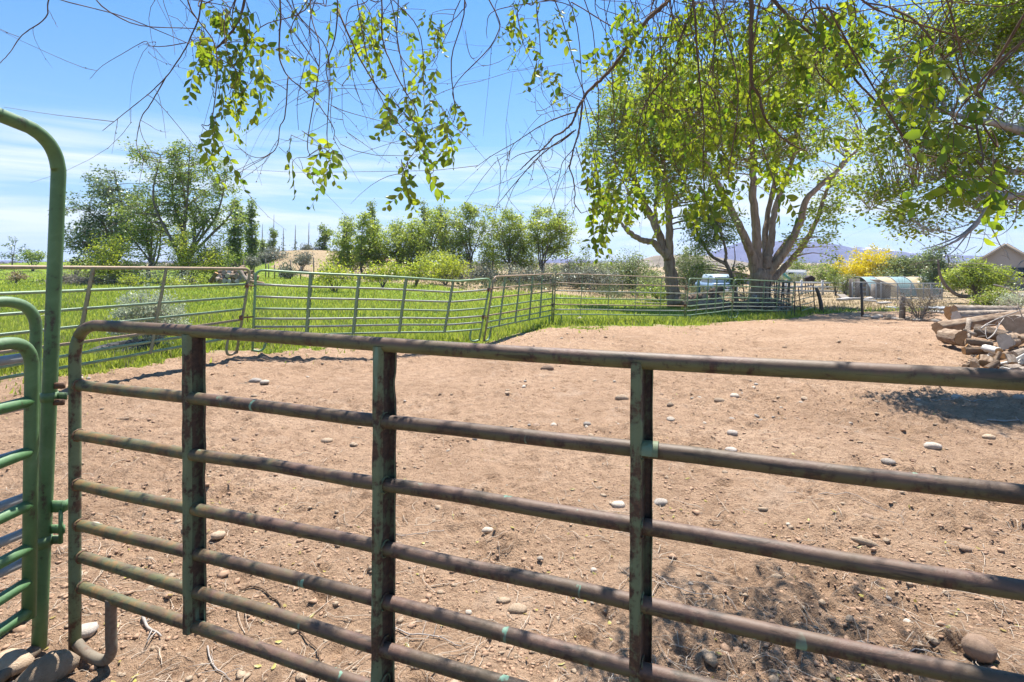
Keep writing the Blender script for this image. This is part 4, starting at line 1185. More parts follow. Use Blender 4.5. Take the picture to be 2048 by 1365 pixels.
def grow_tree(name, label, cat, base, blobs, limbs, leaf_mat, bark_mat, nclump, nleaf, leaf, clump_r, trunk_r, seed, group=None,
              twig_mat=None, droop=.15, bare=0, leaf_parts=0, fine=False, upright=0.0, shell=.55, twig_r=.016, tone_mu=.5, trunk_n=10, crown_name='crown', leafdown=.25):
    """blobs: [(centre xyz, radii xyz)] of the crown; limbs: polylines (points, radii) of trunk and boughs, all in world space."""
    rg = np.random.default_rng(seed)
    root = thing(name, tuple(base), label, cat, group)
    mb = MB(); L = []
    for P, R in limbs:
        Ps = smooth_path(P, 6); Rs = np.interp(np.linspace(0, 1, len(Ps)), np.linspace(0, 1, len(R)), R)
        wob = rg.normal(0, 1, Ps.shape) * Rs[:, None] * .10; wob[0] = 0
        Ps = Ps + wob
        tube(mb, Ps, Rs, trunk_n if Rs[0] > .05 else 6, rough=.045)
        L.append((Ps, Rs))
    if limbs: mb.build('trunk', M[bark_mat] if isinstance(bark_mat, str) else bark_mat, root)
    vol = np.array([np.prod(b[1]) ** .75 for b in blobs]); vol /= vol.sum()
    which = rg.choice(len(blobs), nclump, p=vol)
    d = unit(rg.normal(size=(nclump, 3))); rad = shell + (1 - shell) * rg.uniform(0, 1, (nclump, 1)) ** .6
    rad = np.where(rg.uniform(0, 1, (nclump, 1)) < .14, rg.uniform(1.0, 1.28, (nclump, 1)), rad)
    rad = np.where(rg.uniform(0, 1, (nclump, 1)) < .25, rg.uniform(.1, .8, (nclump, 1)), rad)
    C = np.array([blobs[k][0] for k in which]) + d * rad * np.array([blobs[k][1] for k in which])
    C[:, 2] = np.maximum(C[:, 2], base[2] + .12)
    # twigs from the boughs to each clump
    if L:
        P5 = np.zeros((nclump + bare, 5, 3)); R5 = np.zeros((nclump + bare, 5))
        Cb = C if not bare else np.vstack([C, C[rg.integers(0, nclump, bare)] + rg.normal(0, clump_r * 1.6, (bare, 3))])
        for i, c in enumerate(Cb):
            p, r = nearest_on(L, c)
            ln = np.linalg.norm(c - p)
            mid = p * .5 + c * .5 + np.array([0, 0, .12 * ln]) + rg.normal(0, .06 * ln, 3)
            t = np.linspace(0, 1, 5)[:, None]
            P5[i] = (1 - t) ** 2 * p + 2 * t * (1 - t) * mid + t ** 2 * c
            r0 = min(r * .6, twig_r * (.5 + .5 * ln))
            R5[i] = np.linspace(max(r0, .004), max(.12 * r0, .003), 5)
        tw = MB(); tubes_batch(tw, P5, R5, 4)
        # fine twigs inside each clump
        m = 5
        S = np.repeat(C, m, 0); E = S + rg.normal(0, clump_r * .9, S.shape) + np.array([0, 0, -droop * clump_r])
        t = np.linspace(0, 1, 3)[None, :, None]
        Pm = (1 - t) * S[:, None] + t * E[:, None]; Pm[:, 1] += rg.normal(0, clump_r * .12, (len(S), 3))
        tubes_batch(tw, Pm, np.repeat(np.array([[.35, .28, .15]]) * twig_r * .45, len(S), 0), 3)
        o = tw.build('twigs', M[twig_mat or bark_mat] if isinstance(twig_mat or bark_mat, str) else bark_mat, root); o['kind'] = 'stuff'
    # leaves
    n = nclump * nleaf
    cr = clump_r * rg.uniform(.55, 1.25, nclump)
    g = rg.normal(size=(n, 3)) * np.array([1, 1, .75])
    g *= (np.minimum(np.linalg.norm(g, axis=1), 2.0) / np.linalg.norm(g, axis=1))[:, None]
    ci = np.repeat(np.arange(nclump), nleaf)
    pos = C[ci] + g * cr[ci][:, None] * .62 + np.array([0, 0, -droop]) * cr[ci][:, None]
    if upright: pos[:, 2] += upright * np.abs(g[:, 2]) * cr[ci]
    keep = pos[:, 2] > base[2] + .03
    pos, ci, g = pos[keep], ci[keep], g[keep]; n = len(pos)
    axis = unit((g * .6 + rg.normal(size=(n, 3)) * .8) * np.array([1, 1, .55 + .5 * min(1, upright)]) + np.array([0, 0, -leafdown + upright]))
    side = unit(np.cross(axis, rg.normal(size=(n, 3)) * .7 + np.array([.0, 0, 1.0]) * .6))
    Ls = leaf * rg.uniform(.65, 1.25, n); Ws = Ls * rg.uniform(.5, .72, n)
    tone = np.clip(tone_mu + .2 * rg.normal(size=nclump)[ci] + .16 * rg.normal(size=n), 0, 1)
    mb = MB()
    if fine:
        cut = leaf_parts
        leaves_fine(mb, pos[cut:], axis[cut:], side[cut:], Ls[cut:], Ws[cut:], tone[cut:])
    else:
        leaves_quad(mb, pos, axis, side, Ls, Ws, tone)
    o = mb.build(crown_name, M[leaf_mat], root, smooth=False)
    if fine and leaf_parts:
        o['kind'] = 'stuff'; o.name = 'foliage'
        place_leaves(root, pos[:leaf_parts], axis[:leaf_parts], side[:leaf_parts], Ls[:leaf_parts], Ws[:leaf_parts], leaf_mat, rg)
    return root, L

LEAF_MESH = {}
def place_leaves(root, pos, axis, side, L, W, mat, rg):
    """Single leaves as parts, sharing a few meshes."""
    if mat not in LEAF_MESH:
        LEAF_MESH[mat] = []
        for k in range(6):
            mb = MB(); leaves_fine(mb, np.zeros((1, 3)), np.array([[1., 0, 0]]), np.array([[0, 1., 0]]), [1.0], [1.0], np.array([.1 + .16 * k]), .06 + .04 * k)
            LEAF_MESH[mat].append(mb.mesh('leaf', M[mat], smooth=False))
    o0 = Vector(parent_loc(root))
    for p, a, s, l, w in zip(pos, axis, side, L, W):
        n = np.cross(a, s)
        o = bpy.data.objects.new('leaf', LEAF_MESH[mat][int(rg.integers(0, 6))]); COL.objects.link(o); o.parent = root
        m = Matrix(((a[0] * l, s[0] * w, n[0] * l, p[0] - o0.x), (a[1] * l, s[1] * w, n[1] * l, p[1] - o0.y), (a[2] * l, s[2] * w, n[2] * l, p[2] - o0.z), (0, 0, 0, 1)))
        o.matrix_local = m

def pxb(Y, blobs, seed=0, deep=1.0):
    """Crown blobs given as (u, v, ru, rv) at distance Y -> real ellipsoids with depth."""
    rg = np.random.default_rng(seed + 991)
    out = []
    for b in blobs:
        u, v, ru, rv = b[:4]; q = Y / F
        dy = b[4] if len(b) > 4 else rg.uniform(-.5, .5) * ru * q
        c = at(u, v, Y); out.append((np.array([c.x, c.y + dy, c.z]), np.array([ru * q, max(ru, .7 * rv) * q * deep, rv * q])))
    return out

def pxl(Y, pts, r0, r1=None, wander=0.0, seed=0):
    """A bough drawn as pixels at distance Y; radii in pixels; wander = drift in depth (m) along it."""
    q = Y / F
    P = []
    for i, p in enumerate(pts):
        yy = Y + wander * i / max(1, len(pts) - 1)
        P.append(at(p[0], p[1], yy))
    r1 = r0 * .5 if r1 is None else r1
    return (np.array([tuple(p) for p in P]), [r0 * q, (r0 * .62 + r1 * .38) * q, r1 * q])

def simple_tree(name, label, cat, Y, ubase, blobs, leaf_mat, bark, nclump, nleaf, leaf, clump_r, seed, group=None, stems=4, trunk_r=.12, fork=.3, **kw):
    """A tree whose trunk forks low into stems that run to the crown blobs."""
    rg = np.random.default_rng(seed)
    x = (ubase - U0) / F * Y; base = np.array([x, Y, float(zt(x, Y))])
    nclump = int(nclump * .95); nleaf = int(nleaf * 1.2); leaf *= 1.22; clump_r *= .72
    B = pxb(Y, blobs, seed)
    top = max(b[0][2] + b[1][2] for b in B); H = top - base[2]
    limbs = []
    fz = base[2] + H * fork
    fk = np.array([x + rg.normal(0, .04 * H), Y + rg.normal(0, .03 * H), fz])
    limbs.append((np.array([base - [0, 0, .15], (base + fk) / 2 + rg.normal(0, .02 * H, 3) * [1, 1, 0], fk]), [trunk_r * 1.35, trunk_r, trunk_r * .85]))
    for k in range(stems):
        b = B[k % len(B)]
        tgt = b[0] + unit(rg.normal(size=3)) * b[1] * .45 + np.array([0, 0, .35 * b[1][2]])
        mid = fk * .45 + tgt * .55 + rg.normal(0, .05 * H, 3); mid[2] += .04 * H
        limbs.append((np.array([fk - [0, 0, .05 * H], fk * .75 + mid * .25 + rg.normal(0, .015 * H, 3), mid, tgt]), [trunk_r * .62, trunk_r * .42, trunk_r * .12]))
    return grow_tree(name, label, cat, base, B, limbs, leaf_mat, bark, nclump, nleaf, leaf, clump_r, trunk_r, seed, group, **kw)

# --- the two big cottonwoods/elms behind the panels
Yb = 30.0
bb = at(1522, 612, Yb); bb.z = float(zt(bb.x, bb.y))
limbs = [pxl(Yb, [(1526, 625), (1523, 598), (1518, 565), (1514, 535)], 21, 14),
         pxl(Yb, [(1527, 600), (1528, 568), (1532, 540), (1537, 515)], 14, 8),
         pxl(Yb, [(1510, 555), (1504, 515), (1492, 482), (1472, 440), (1448, 395), (1422, 345), (1396, 290), (1370, 230)], 9.5, 2.4, -2.0),
         pxl(Yb, [(1516, 545), (1513, 500), (1512, 450), (1506, 385), (1505, 310), (1500, 220), (1490, 140)], 10, 2.4, .5),
         pxl(Yb, [(1536, 525), (1542, 482), (1547, 432), (1562, 382), (1583, 325), (1594, 250), (1600, 170)], 7.5, 2, 1.5),
         pxl(Yb, [(1530, 560), (1555, 525), (1572, 500), (1600, 445), (1612, 402), (1640, 372), (1682, 335), (1724, 290)], 8.5, 2.4, -1.5),
         pxl(Yb, [(1528, 575), (1560, 545), (1590, 512), (1614, 478), (1637, 430), (1656, 375), (1690, 315)], 7, 2, 1.0),
         pxl(Yb, [(1540, 535), (1560, 500), (1585, 470), (1605, 450)], 5, 2.5, 2.0),
         pxl(Yb, [(1533, 540), (1531, 480), (1537, 420), (1552, 350), (1560, 280)], 7, 2, 2.5)]
bl = [(1480, 190, 190, 110), (1350, 250, 120, 110), (1620, 230, 120, 110), (1560, 300, 80, 45), (1430, 300, 70, 45), (1660, 365, 50, 45), (1640, 455, 38, 60), (1665, 480, 25, 40), (1600, 480, 30, 32), (1580, 120, 130, 60), (1425, 410, 30, 35), (1668, 420, 30, 30)]
grow_tree('elm_tree', 'biggest elm in the yard, thick grey trunk splitting into many upright limbs', 'tree', bb, pxb(Yb, bl, 1), limbs, 'bright_leaf', 'bark', 560, 62, .17, .46, .6, 11, None, 'bark', trunk_n=18, twig_r=.03)
Yc = 28.5
cb = at(1347, 606, Yc); cb.z = float(zt(cb.x, cb.y))
limbs = [pxl(Yc, [(1349, 612), (1346, 585), (1342, 555), (1338, 525), (1334, 500)], 14, 9.5),
         pxl(Yc, [(1333, 512), (1322, 480), (1305, 440), (1284, 398), (1266, 345), (1254, 285), (1240, 220)], 9, 2.5, 1),
         pxl(Yc, [(1338, 520), (1339, 470), (1336, 410), (1328, 345), (1322, 270), (1330, 190)], 8, 2.5, -.8),
         pxl(Yc, [(1334, 515), (1312, 492), (1304, 484), (1288, 482), (1266, 471), (1254, 460), (1251, 456)], 6.5, 4.2, -.5),
         pxl(Yc, [(1254, 460), (1246, 452), (1243, 446), (1234, 439)], 4, 1.0, .1),
         pxl(Yc, [(1318, 470), (1310, 420), (1316, 370), (1300, 320)], 4, 1.5, 1)]
bl = [(1270, 290, 95, 80), (1330, 230, 100, 110), (1225, 340, 55, 50), (1365, 330, 60, 60), (1405, 430, 30, 40), (1330, 380, 50, 30), (1250, 200, 80, 70), (1390, 380, 40, 40), (1200, 270, 50, 60)]
grow_tree('elm_tree', 'second elm left of the biggest one, with a bare broken limb reaching left', 'tree', cb, pxb(Yc, bl, 2), limbs, 'bright_leaf', 'bark', 300, 66, .165, .44, .4, 12, None, 'bark', trunk_n=14, twig_r=.028)
# the small tree between them
Ys = 26.0
sb = at(1449, 606, Ys); sb.z = float(zt(sb.x, sb.y))
limbs = [pxl(Ys, [(1474, 612), (1468, 575), (1460, 545), (1450, 523)], 4.6, 3.6), pxl(Ys, [(1452, 528), (1435, 520), (1420, 510), (1408, 490), (1395, 465), (1385, 430)], 3.4, 1.2, .6),
         pxl(Ys, [(1450, 523), (1452, 505), (1446, 480), (1436, 450), (1425, 410)], 3.2, 1.2, -.6), pxl(Ys, [(1468, 575), (1482, 560), (1490, 600)], 1.6, 1.2), pxl(Ys, [(1462, 548), (1470, 520), (1468, 490)], 1.6, .6)]
bl = [(1410, 440, 42, 40), (1395, 490, 28, 25), (1450, 440, 30, 42), (1432, 480, 25, 20), (1470, 560, 18, 20), (1480, 545, 12, 16), (1400, 540, 18, 14)]
grow_tree('small_elm', 'slender crooked young elm between the two big trunks', 'tree', sb, pxb(Ys, bl, 3), limbs, 'tree_leaf', 'bark_far', 150, 40, .11, .33, .1, 13, None, 'bark_far', twig_r=.02)

# --- trees and shrubs beyond the green field
simple_tree('cottonwood', 'wide dark green cottonwood at the left, blue-green against the sky', 'tree', 50, 222, [(218, 430, 72, 75), (190, 480, 52, 50), (238, 375, 40, 38), (260, 440, 40, 60), (160, 490, 28, 38)], 'dark_leaf', 'bark_far', 260, 38, .19, .75, 21, None, 6, .3, .22, twig_r=.05)
simple_tree('elm_tree', 'tallest airy elm of the left group, several thin stems', 'tree', 44, 388, [(350, 355, 75, 60), (320, 320, 45, 30), (395, 400, 65, 60), (445, 350, 35, 35), (330, 425, 60, 50), (420, 445, 45, 40), (370, 305, 40, 18), (460, 430, 24, 40)], 'tree_leaf', 'bark_far', 300, 36, .16, .62, 22, None, 9, .24, .14, twig_r=.05, shell=.45)
simple_tree('elm_tree', 'mid green elm in front of the dark cottonwood', 'tree', 46, 300, [(292, 430, 50, 50), (265, 470, 40, 40), (320, 470, 45, 40), (285, 395, 25, 25)], 'tree_leaf', 'bark_far', 140, 36, .16, .6, 23, None, 5, .16, .2, twig_r=.05)
def shrub(label, Y, ub, blobs, leaf, nclump, nleaf, size, cr, seed, bark='bark_far', name='shrub', cat='shrub', group=None, stems=7, **kw):
    x = (ub - U0) / F * Y; rg = np.random.default_rng(seed)
    base = np.array([x, Y, float(zt(x, Y))]); B = pxb(Y, blobs, seed)
    limbs = []
    for k in range(stems):
        b = B[k % len(B)]; tgt = b[0] + unit(rg.normal(size=3)) * b[1] * .55 + np.array([0, 0, .3 * b[1][2]])
        s = base + rg.normal(0, .10, 3) * [1, 1, 0] * max(.4, b[1][0]); s[2] = base[2] - .05
        limbs.append((np.array([s, s * .5 + tgt * .5 + rg.normal(0, .08, 3) * b[1], tgt]), [.028 * Y / 40 + .008, .02 * Y / 40 + .005, .006]))
    kw.setdefault('twig_r', .014)
    return grow_tree(name, label, cat, base, B, limbs, leaf, bark, nclump, nleaf, size, cr, .03, seed, group, crown_name='foliage', trunk_n=6, **kw)
shrub('yellow-green upright shrub below the dark cottonwood', 40, 228, [(225, 520, 38, 42), (205, 545, 32, 26), (255, 535, 35, 32), (235, 490, 22, 22)], 'sprout_leaf', 150, 34, .14, .42, 31, upright=.35)
shrub('feathery light green shrub with arching shoots right of the yellow-green one', 41, 375, [(370, 500, 30, 42), (345, 520, 40, 38), (395, 530, 40, 30), (362, 470, 14, 28), (415, 520, 25, 24)], 'sprout_leaf', 150, 34, .13, .40, 32, upright=.3)
shrub('dense round green shrub at the right end of the left tree group', 43, 430, [(432, 500, 26, 36), (440, 525, 26, 24), (415, 512, 24, 30)], 'tree_leaf', 110, 38, .14, .42, 33)
shrub('grey-green thicket of dead stems and weeds under the left trees', 39.5, 310, [(305, 550, 60, 22), (250, 560, 50, 14), (380, 560, 40, 14)], 'silver_leaf', 70, 26, .12, .42, 34, 'twig_grey', bare=160, twig_r=.012)
shrub('low bright yellow-green sprouts at the foot of the left shrubs', 36, 268, [(262, 562, 18, 12), (285, 565, 18, 10)], 'sprout_leaf', 30, 26, .10, .25, 35, upright=.4)
shrub('low bright sprouts beside the stacked logs', 35.5, 392, [(385, 560, 20, 12), (402, 562, 12, 10), (340, 566, 20, 8)], 'sprout_leaf', 30, 26, .10, .25, 36, upright=.4)
shrub('pale yellow-green bush at the far left beyond the dirt bank', 60, 148, [(150, 528, 24, 12), (172, 530, 16, 10)], 'sprout_leaf', 40, 26, .16, .5, 37)
shrub('dry brown tuft of grass in the green field at the left', 42, 30, [(31, 555, 12, 7)], 'dry_grass', 16, 30, .16, .28, 38, 'twig_grey', 'grass_tuft', 'grass tuft', upright=.6)
simple_tree('small_tree', 'thin sparse little tree on the skyline at the far left', 'tree', 95, 25, [(25, 495, 22, 6), (15, 510, 14, 6), (45, 500, 12, 4), (27, 478, 6, 6), (28, 512, 10, 8)], 'dark_leaf', 'bark_far', 30, 14, .25, .55, 39, None, 4, .09, .4, twig_r=.03)
shrub('rounded olive bush on the skyline just left of the bow frame', 92, 66, [(55, 512, 16, 8), (72, 514, 12, 9)], 'tree_leaf', 40, 30, .3, .6, 40)

def poplar(label, Y, u, vtop, vbot, wpx, seed, mat='tree_leaf', group='poplars beyond the dry hill', n=90):
    q = Y / F; x = (u - U0) * q; base = np.array([x, Y, float(zt(x, Y))])
    rg = np.random.default_rng(seed)
    m = 5; B = []
    for k in range(m):
        f = (k + .5) / m; w = wpx * (.75 + .3 * math.sin(math.pi * min(1, f + .1))) * (1.0 if f < .85 else .8)
        c = at(u + rg.normal(0, .12) * wpx, vbot + (vtop - vbot) * f, Y); B.append((np.array(c), np.array([w * q * .5, w * q * .5, (vbot - vtop) * q / m * .62])))
    tp = at(u, vtop - (vbot - vtop) * .02, Y)
    limbs = [(np.array([base, (base + np.array(tp)) / 2 + rg.normal(0, .1, 3), np.array(tp)]), [.16, .1, .02])]
    grow_tree('poplar_tree', label, 'tree', base, B, limbs, mat, 'bark_far', int(n * 1.2), 30, .27, .42, .15, seed, group, upright=.35, twig_r=.02, shell=.4, trunk_n=6)
poplar('leafy poplar right behind the left tree group', 60, 472, 400, 525, 30, 51, 'tree_leaf', n=110)
poplar('slim dark poplar just left of the dry hill', 66, 503, 402, 520, 22, 52, n=90)
poplar('short poplar at the left edge of the dry hill', 100, 526, 480, 508, 12, 53, n=30)
poplar('thin-topped poplar behind the sagebrush on the hill', 100, 545, 455, 505, 16, 54, n=45)
poplar('leafy poplar at the right end of the dry hill', 85, 649, 450, 508, 20, 55, n=70)
poplar('tall poplar top standing above the light green trees', 80, 742, 405, 520, 26, 56, n=100)
poplar('dark poplar top behind the middle trees', 80, 848, 402, 500, 22, 57, n=80)
poplar('dark poplar top just right of the first middle one', 84, 882, 408, 500, 16, 58, n=60)
poplar('small dark poplar top by the young trees right of the hill', 84, 690, 432, 500, 14, 59, n=40)
poplar('tiny poplar left of the second elm on the skyline', 120, 1373, 492, 522, 8, 60, n=24)
# bare dead poplar spikes
for i, (u, vt, lab) in enumerate([(547, 430, 'tallest bare spike above the sagebrush'), (524, 448, 'bare spike left of the sagebrush on the hill'), (566, 457, 'short bare spike right of the thin-topped poplar'), (590, 450, 'bare spike in the middle of the hill top'), (617, 446, 'bare spike at the right of the hill top')]):
    Y = 105; b = at(u, 505, Y); t = at(u + 1, vt, Y)
    x = b.x; g = float(zt(x, Y)); o = thing('dead_poplar', (x, Y, g), lab + ', dead poplar stem', 'dead tree', 'dead poplar stems on the skyline')
    mb = MB(); tube(mb, smooth_path([(x, Y, g), tuple((b + t) / 2), tuple(t)], 4), [.11, .08, .03], 6)
    rg = np.random.default_rng(600 + i); n = 34
    f = rg.uniform(.25, 1, n); S = np.array([tuple(b + (t - b) * float(k)) for k in f]); d = unit(rg.normal(size=(n, 3)) * [1, 1, .3] + [0, 0, 1.1]); E_ = S + d * rg.uniform(.2, .6, (n, 1)) * (1.2 - f[:, None])
    tubes_batch(mb, np.stack([S, E_], 1), np.tile([[.02, .008]], (n, 1)), 3)
    mb.build('trunk', M['bark_far'], o)
    if i in (2, 3, 4):
        nb = 120; pos = np.array(tuple(b)) + rg.normal(size=(nb, 3)) * [.35, .35, .8] + [0, 0, .5]
        mb = MB(); leaves_quad(mb, pos, unit(rg.normal(size=(nb, 3)) + [0, 0, 1]), unit(rg.normal(size=(nb, 3))), np.full(nb, .3), np.full(nb, .18), rg.uniform(0, 1, nb)); mb.build('foliage', M['poplar_leaf'], o, smooth=False)

simple_tree('young_elm', 'light green young tree right of the dry hill', 'tree', 56, 705, [(690, 480, 28, 35), (712, 500, 30, 35), (700, 450, 18, 20), (680, 515, 22, 22)], 'bright_leaf', 'bark_far', 130, 34, .17, .6, 61, 'trees along the far side of the field', 4, .12, .2, twig_r=.04)
simple_tree('young_elm', 'light green tree below the tall poplar top', 'tree', 54, 728, [(735, 465, 22, 30), (738, 500, 26, 32), (728, 440, 12, 16)], 'bright_leaf', 'bark_far', 110, 34, .17, .55, 62, 'trees along the far side of the field', 3, .13, .22, twig_r=.04)
simple_tree('elm_tree', 'spreading light green elm left of the middle trees', 'tree', 55, 792, [(795, 480, 40, 32), (775, 505, 28, 26), (820, 500, 30, 34), (800, 455, 24, 18)], 'bright_leaf', 'bark_far', 150, 36, .17, .62, 63, 'trees along the far side of the field', 5, .13, .2, twig_r=.04)
simple_tree('elm_tree', 'bright green elm with the fullest crown of the middle trees', 'tree', 55, 858, [(862, 460, 48, 40), (835, 490, 36, 36), (890, 470, 40, 40), (880, 430, 28, 20), (905, 505, 30, 30), (850, 510, 36, 24)], 'bright_leaf', 'bark_far', 230, 36, .17, .62, 64, 'trees along the far side of the field', 6, .16, .2, twig_r=.045)
simple_tree('elm_tree', 'airy open-crowned elm taller than its neighbours', 'tree', 54, 945, [(935, 440, 32, 32), (962, 430, 20, 25), (925, 480, 30, 30), (960, 475, 24, 24), (940, 415, 18, 12)], 'bright_leaf', 'bark_far', 140, 32, .16, .55, 65, 'trees along the far side of the field', 6, .13, .22, twig_r=.045)
simple_tree('elm_tree', 'broad dark-stemmed elm left of the last of the middle trees', 'tree', 53, 1018, [(1010, 460, 36, 32), (1000, 500, 30, 30), (1035, 470, 30, 34), (1020, 430, 24, 14), (1045, 505, 26, 26)], 'bright_leaf', 'bark_far', 180, 36, .17, .6, 66, 'trees along the far side of the field', 7, .15, .18, twig_r=.045)
simple_tree('elm_tree', 'rightmost of the middle trees, rounded crown on bare stems', 'tree', 53, 1088, [(1095, 450, 42, 30), (1125, 470, 32, 34), (1070, 470, 26, 34), (1110, 495, 36, 24), (1080, 425, 24, 14)], 'bright_leaf', 'bark_far', 190, 36, .17, .6, 67, 'trees along the far side of the field', 6, .15, .2, twig_r=.045)
simple_tree('small_tree', 'thin sparse tree with bare twigs right of the middle trees', 'tree', 52, 1160, [(1160, 520, 22, 20), (1172, 500, 14, 14), (1150, 540, 18, 16)], 'tree_leaf', 'bark_far', 40, 20, .14, .5, 68, 'trees along the far side of the field', 6, .07, .15, bare=40, twig_r=.03)
for i, (lab, Y, ub, bl, mat, n) in enumerate([
    ('leafy bush filling the gap between the tall poplar tree and its right neighbour', 55, 765, [(765, 500, 26, 26), (752, 520, 24, 20)], 'bright_leaf', 90),
    ('leafy bush between the spreading elm and the fullest one', 56, 828, [(828, 505, 26, 26), (815, 520, 26, 16), (840, 480, 16, 18)], 'tree_leaf', 100),
    ('low leafy bush under the fullest middle tree', 51, 872, [(872, 520, 34, 18), (900, 525, 26, 16)], 'bright_leaf', 90),
    ('olive bush between the fullest tree and the airy elm', 55, 915, [(912, 500, 22, 32), (922, 520, 24, 20)], 'tree_leaf', 90),
    ('leafy bush between the airy elm and the dark-stemmed elm', 55, 982, [(982, 505, 24, 28), (970, 525, 24, 16), (988, 480, 16, 16)], 'tree_leaf', 100),
    ('leafy bush between the last two middle trees', 55, 1055, [(1055, 500, 26, 28), (1050, 522, 30, 16)], 'bright_leaf', 100),
    ('low bushes at the right of the dry hill below the young tree', 55, 690, [(690, 522, 26, 16), (668, 526, 18, 12), (720, 524, 24, 14)], 'bright_leaf', 80),
    ('bright yellow-green saplings in the grass behind the green panel', 30, 668, [(665, 545, 25, 14), (690, 555, 22, 12), (648, 558, 16, 10)], 'sprout_leaf', 46),
    ('bright yellow-green saplings below the tall poplar', 33, 765, [(760, 545, 26, 14), (785, 540, 18, 18), (748, 556, 20, 10)], 'sprout_leaf', 50),
    ('feathery yellow-green shrub left of the airy elm', 40, 892, [(888, 530, 34, 22), (910, 540, 24, 18), (868, 545, 22, 14)], 'sprout_leaf', 80),
    ('bright saplings left of the bright shrub, on the grass', 36, 830, [(830, 545, 20, 14), (845, 530, 12, 14)], 'sprout_leaf', 36),
    ('grey sagebrush thicket under the airy elm', 50, 960, [(955, 545, 32, 16), (985, 550, 22, 12)], 'sage_leaf', 60),
    ('grey-green brush under the rightmost middle trees', 48, 1075, [(1060, 550, 30, 18), (1095, 548, 30, 16), (1030, 545, 24, 18)], 'sage_leaf', 80),
    ('pale grey-green bush on the dry ground left of the second elm', 50, 1255, [(1255, 540, 42, 30), (1235, 552, 34, 22), (1280, 548, 34, 24), (1262, 518, 24, 16), (1300, 556, 24, 16)], 'silver_green', 230),
    ('tall grey-green bush between the two big trunks', 52, 1385, [(1385, 540, 38, 30), (1365, 552, 28, 24), (1405, 545, 32, 30), (1380, 512, 24, 16), (1425, 556, 20, 16)], 'silver_green', 230),
    ('low grey brush along the dry strip left of the pale bush', 46, 1190, [(1180, 552, 36, 18), (1215, 556, 26, 16), (1145, 554, 26, 16)], 'sage_leaf', 130),
    ('olive scrub along the skyline between the middle trees and the second elm', 62, 1215, [(1215, 536, 40, 12), (1170, 538, 30, 10), (1120, 540, 26, 10)], 'silver_green', 140),
    ('low brush right of the pale bush near the level panel', 44, 1310, [(1305, 560, 22, 14), (1292, 566, 18, 8)], 'silver_green', 40),
    ('low green weeds at the foot of the second elm', 33, 1320, [(1300, 580, 30, 7), (1330, 584, 20, 6)], 'tree_leaf', 30),
    ('green bush behind the dark little shed', 62, 1655, [(1655, 550, 26, 20), (1640, 545, 16, 14)], 'tree_leaf', 80),
    ('round dark green tree beyond the big trunk at the right', 90, 1598, [(1596, 535, 14, 22), (1580, 545, 16, 14)], 'tree_leaf', 70),
    ('grey-green row of low scrub beyond the white fence', 80, 1560, [(1530, 553, 30, 8), (1570, 555, 26, 8), (1600, 556, 20, 7)], 'silver_green', 70),
]):
    if mat == 'silver_green' and 'silver_green' not in M:
        M['silver_green'] = mat_leaf('silver_green', (.16, .20, .075), (.27, .30, .14), (.19, .25, .06), (.30, .35, .11), .42, .03)
    shrub(lab, Y, ub, bl, mat, n, 30, .085 + .0016 * Y, .25 + .006 * Y, 80 + i, 'twig_grey' if 'sage' in mat or 'silver' in mat else 'bark_far', bare=n // 2 if 'silver' in mat or 'sage' in mat else 0, upright=.3 if 'sprout' in mat else 0)
# sagebrush on the hill
for i, (u, v, r, Y, lab) in enumerate([(548, 511, 21, 74, 'large grey sagebrush on the crest of the dry hill'), (528, 516, 12, 73, 'dark sagebrush at the left foot of the large one'), (603, 521, 15, 68, 'round dark sagebrush alone on the tan slope'),
      (478, 513, 13, 70, 'grey sagebrush at the left end of the dry hill'), (512, 514, 9, 74, 'small grey sagebrush between two others left of the crest'), (612, 500, 11, 82, 'flat grey sagebrush on the hill top at right'), (470, 528, 16, 62, 'pale sagebrush low on the left slope'), (505, 526, 13, 62, 'greenish sagebrush low on the slope left of the gap'), (632, 508, 10, 84, 'small sagebrush beside the leafy poplar on the hill'), (1140, 540, 12, 55, 'pale sagebrush right of the middle trees'), (575, 548, 8, 52, 'small sagebrush beside the wire fence')]):
    shrub(lab, Y, u, [(u, v, r, r * .72), (u - r * .4, v + r * .25, r * .7, r * .5), (u + r * .45, v + r * .2, r * .7, r * .5)], 'sage_leaf', 46, 34, .2, .42, 120 + i, 'twig_grey', 'sagebrush', 'sagebrush', 'sagebrush on the dry hill', stems=9, upright=.6, twig_r=.02)
# silvery rabbitbrush behind the leaning panel
rb = gnd(318, 712)
Yr = rb.y + .4
shrub('silver-green rabbitbrush growing behind the leaning panel', Yr, 305, [(300, 632, 50, 40), (268, 645, 35, 34), (338, 640, 32, 42), (305, 605, 42, 24), (318, 670, 30, 30)], 'silver_leaf', 150, 46, .042, .085, 140, 'twig_pale', 'rabbitbrush', 'shrub', None, 34, upright=1.3, twig_r=.006, bare=60)
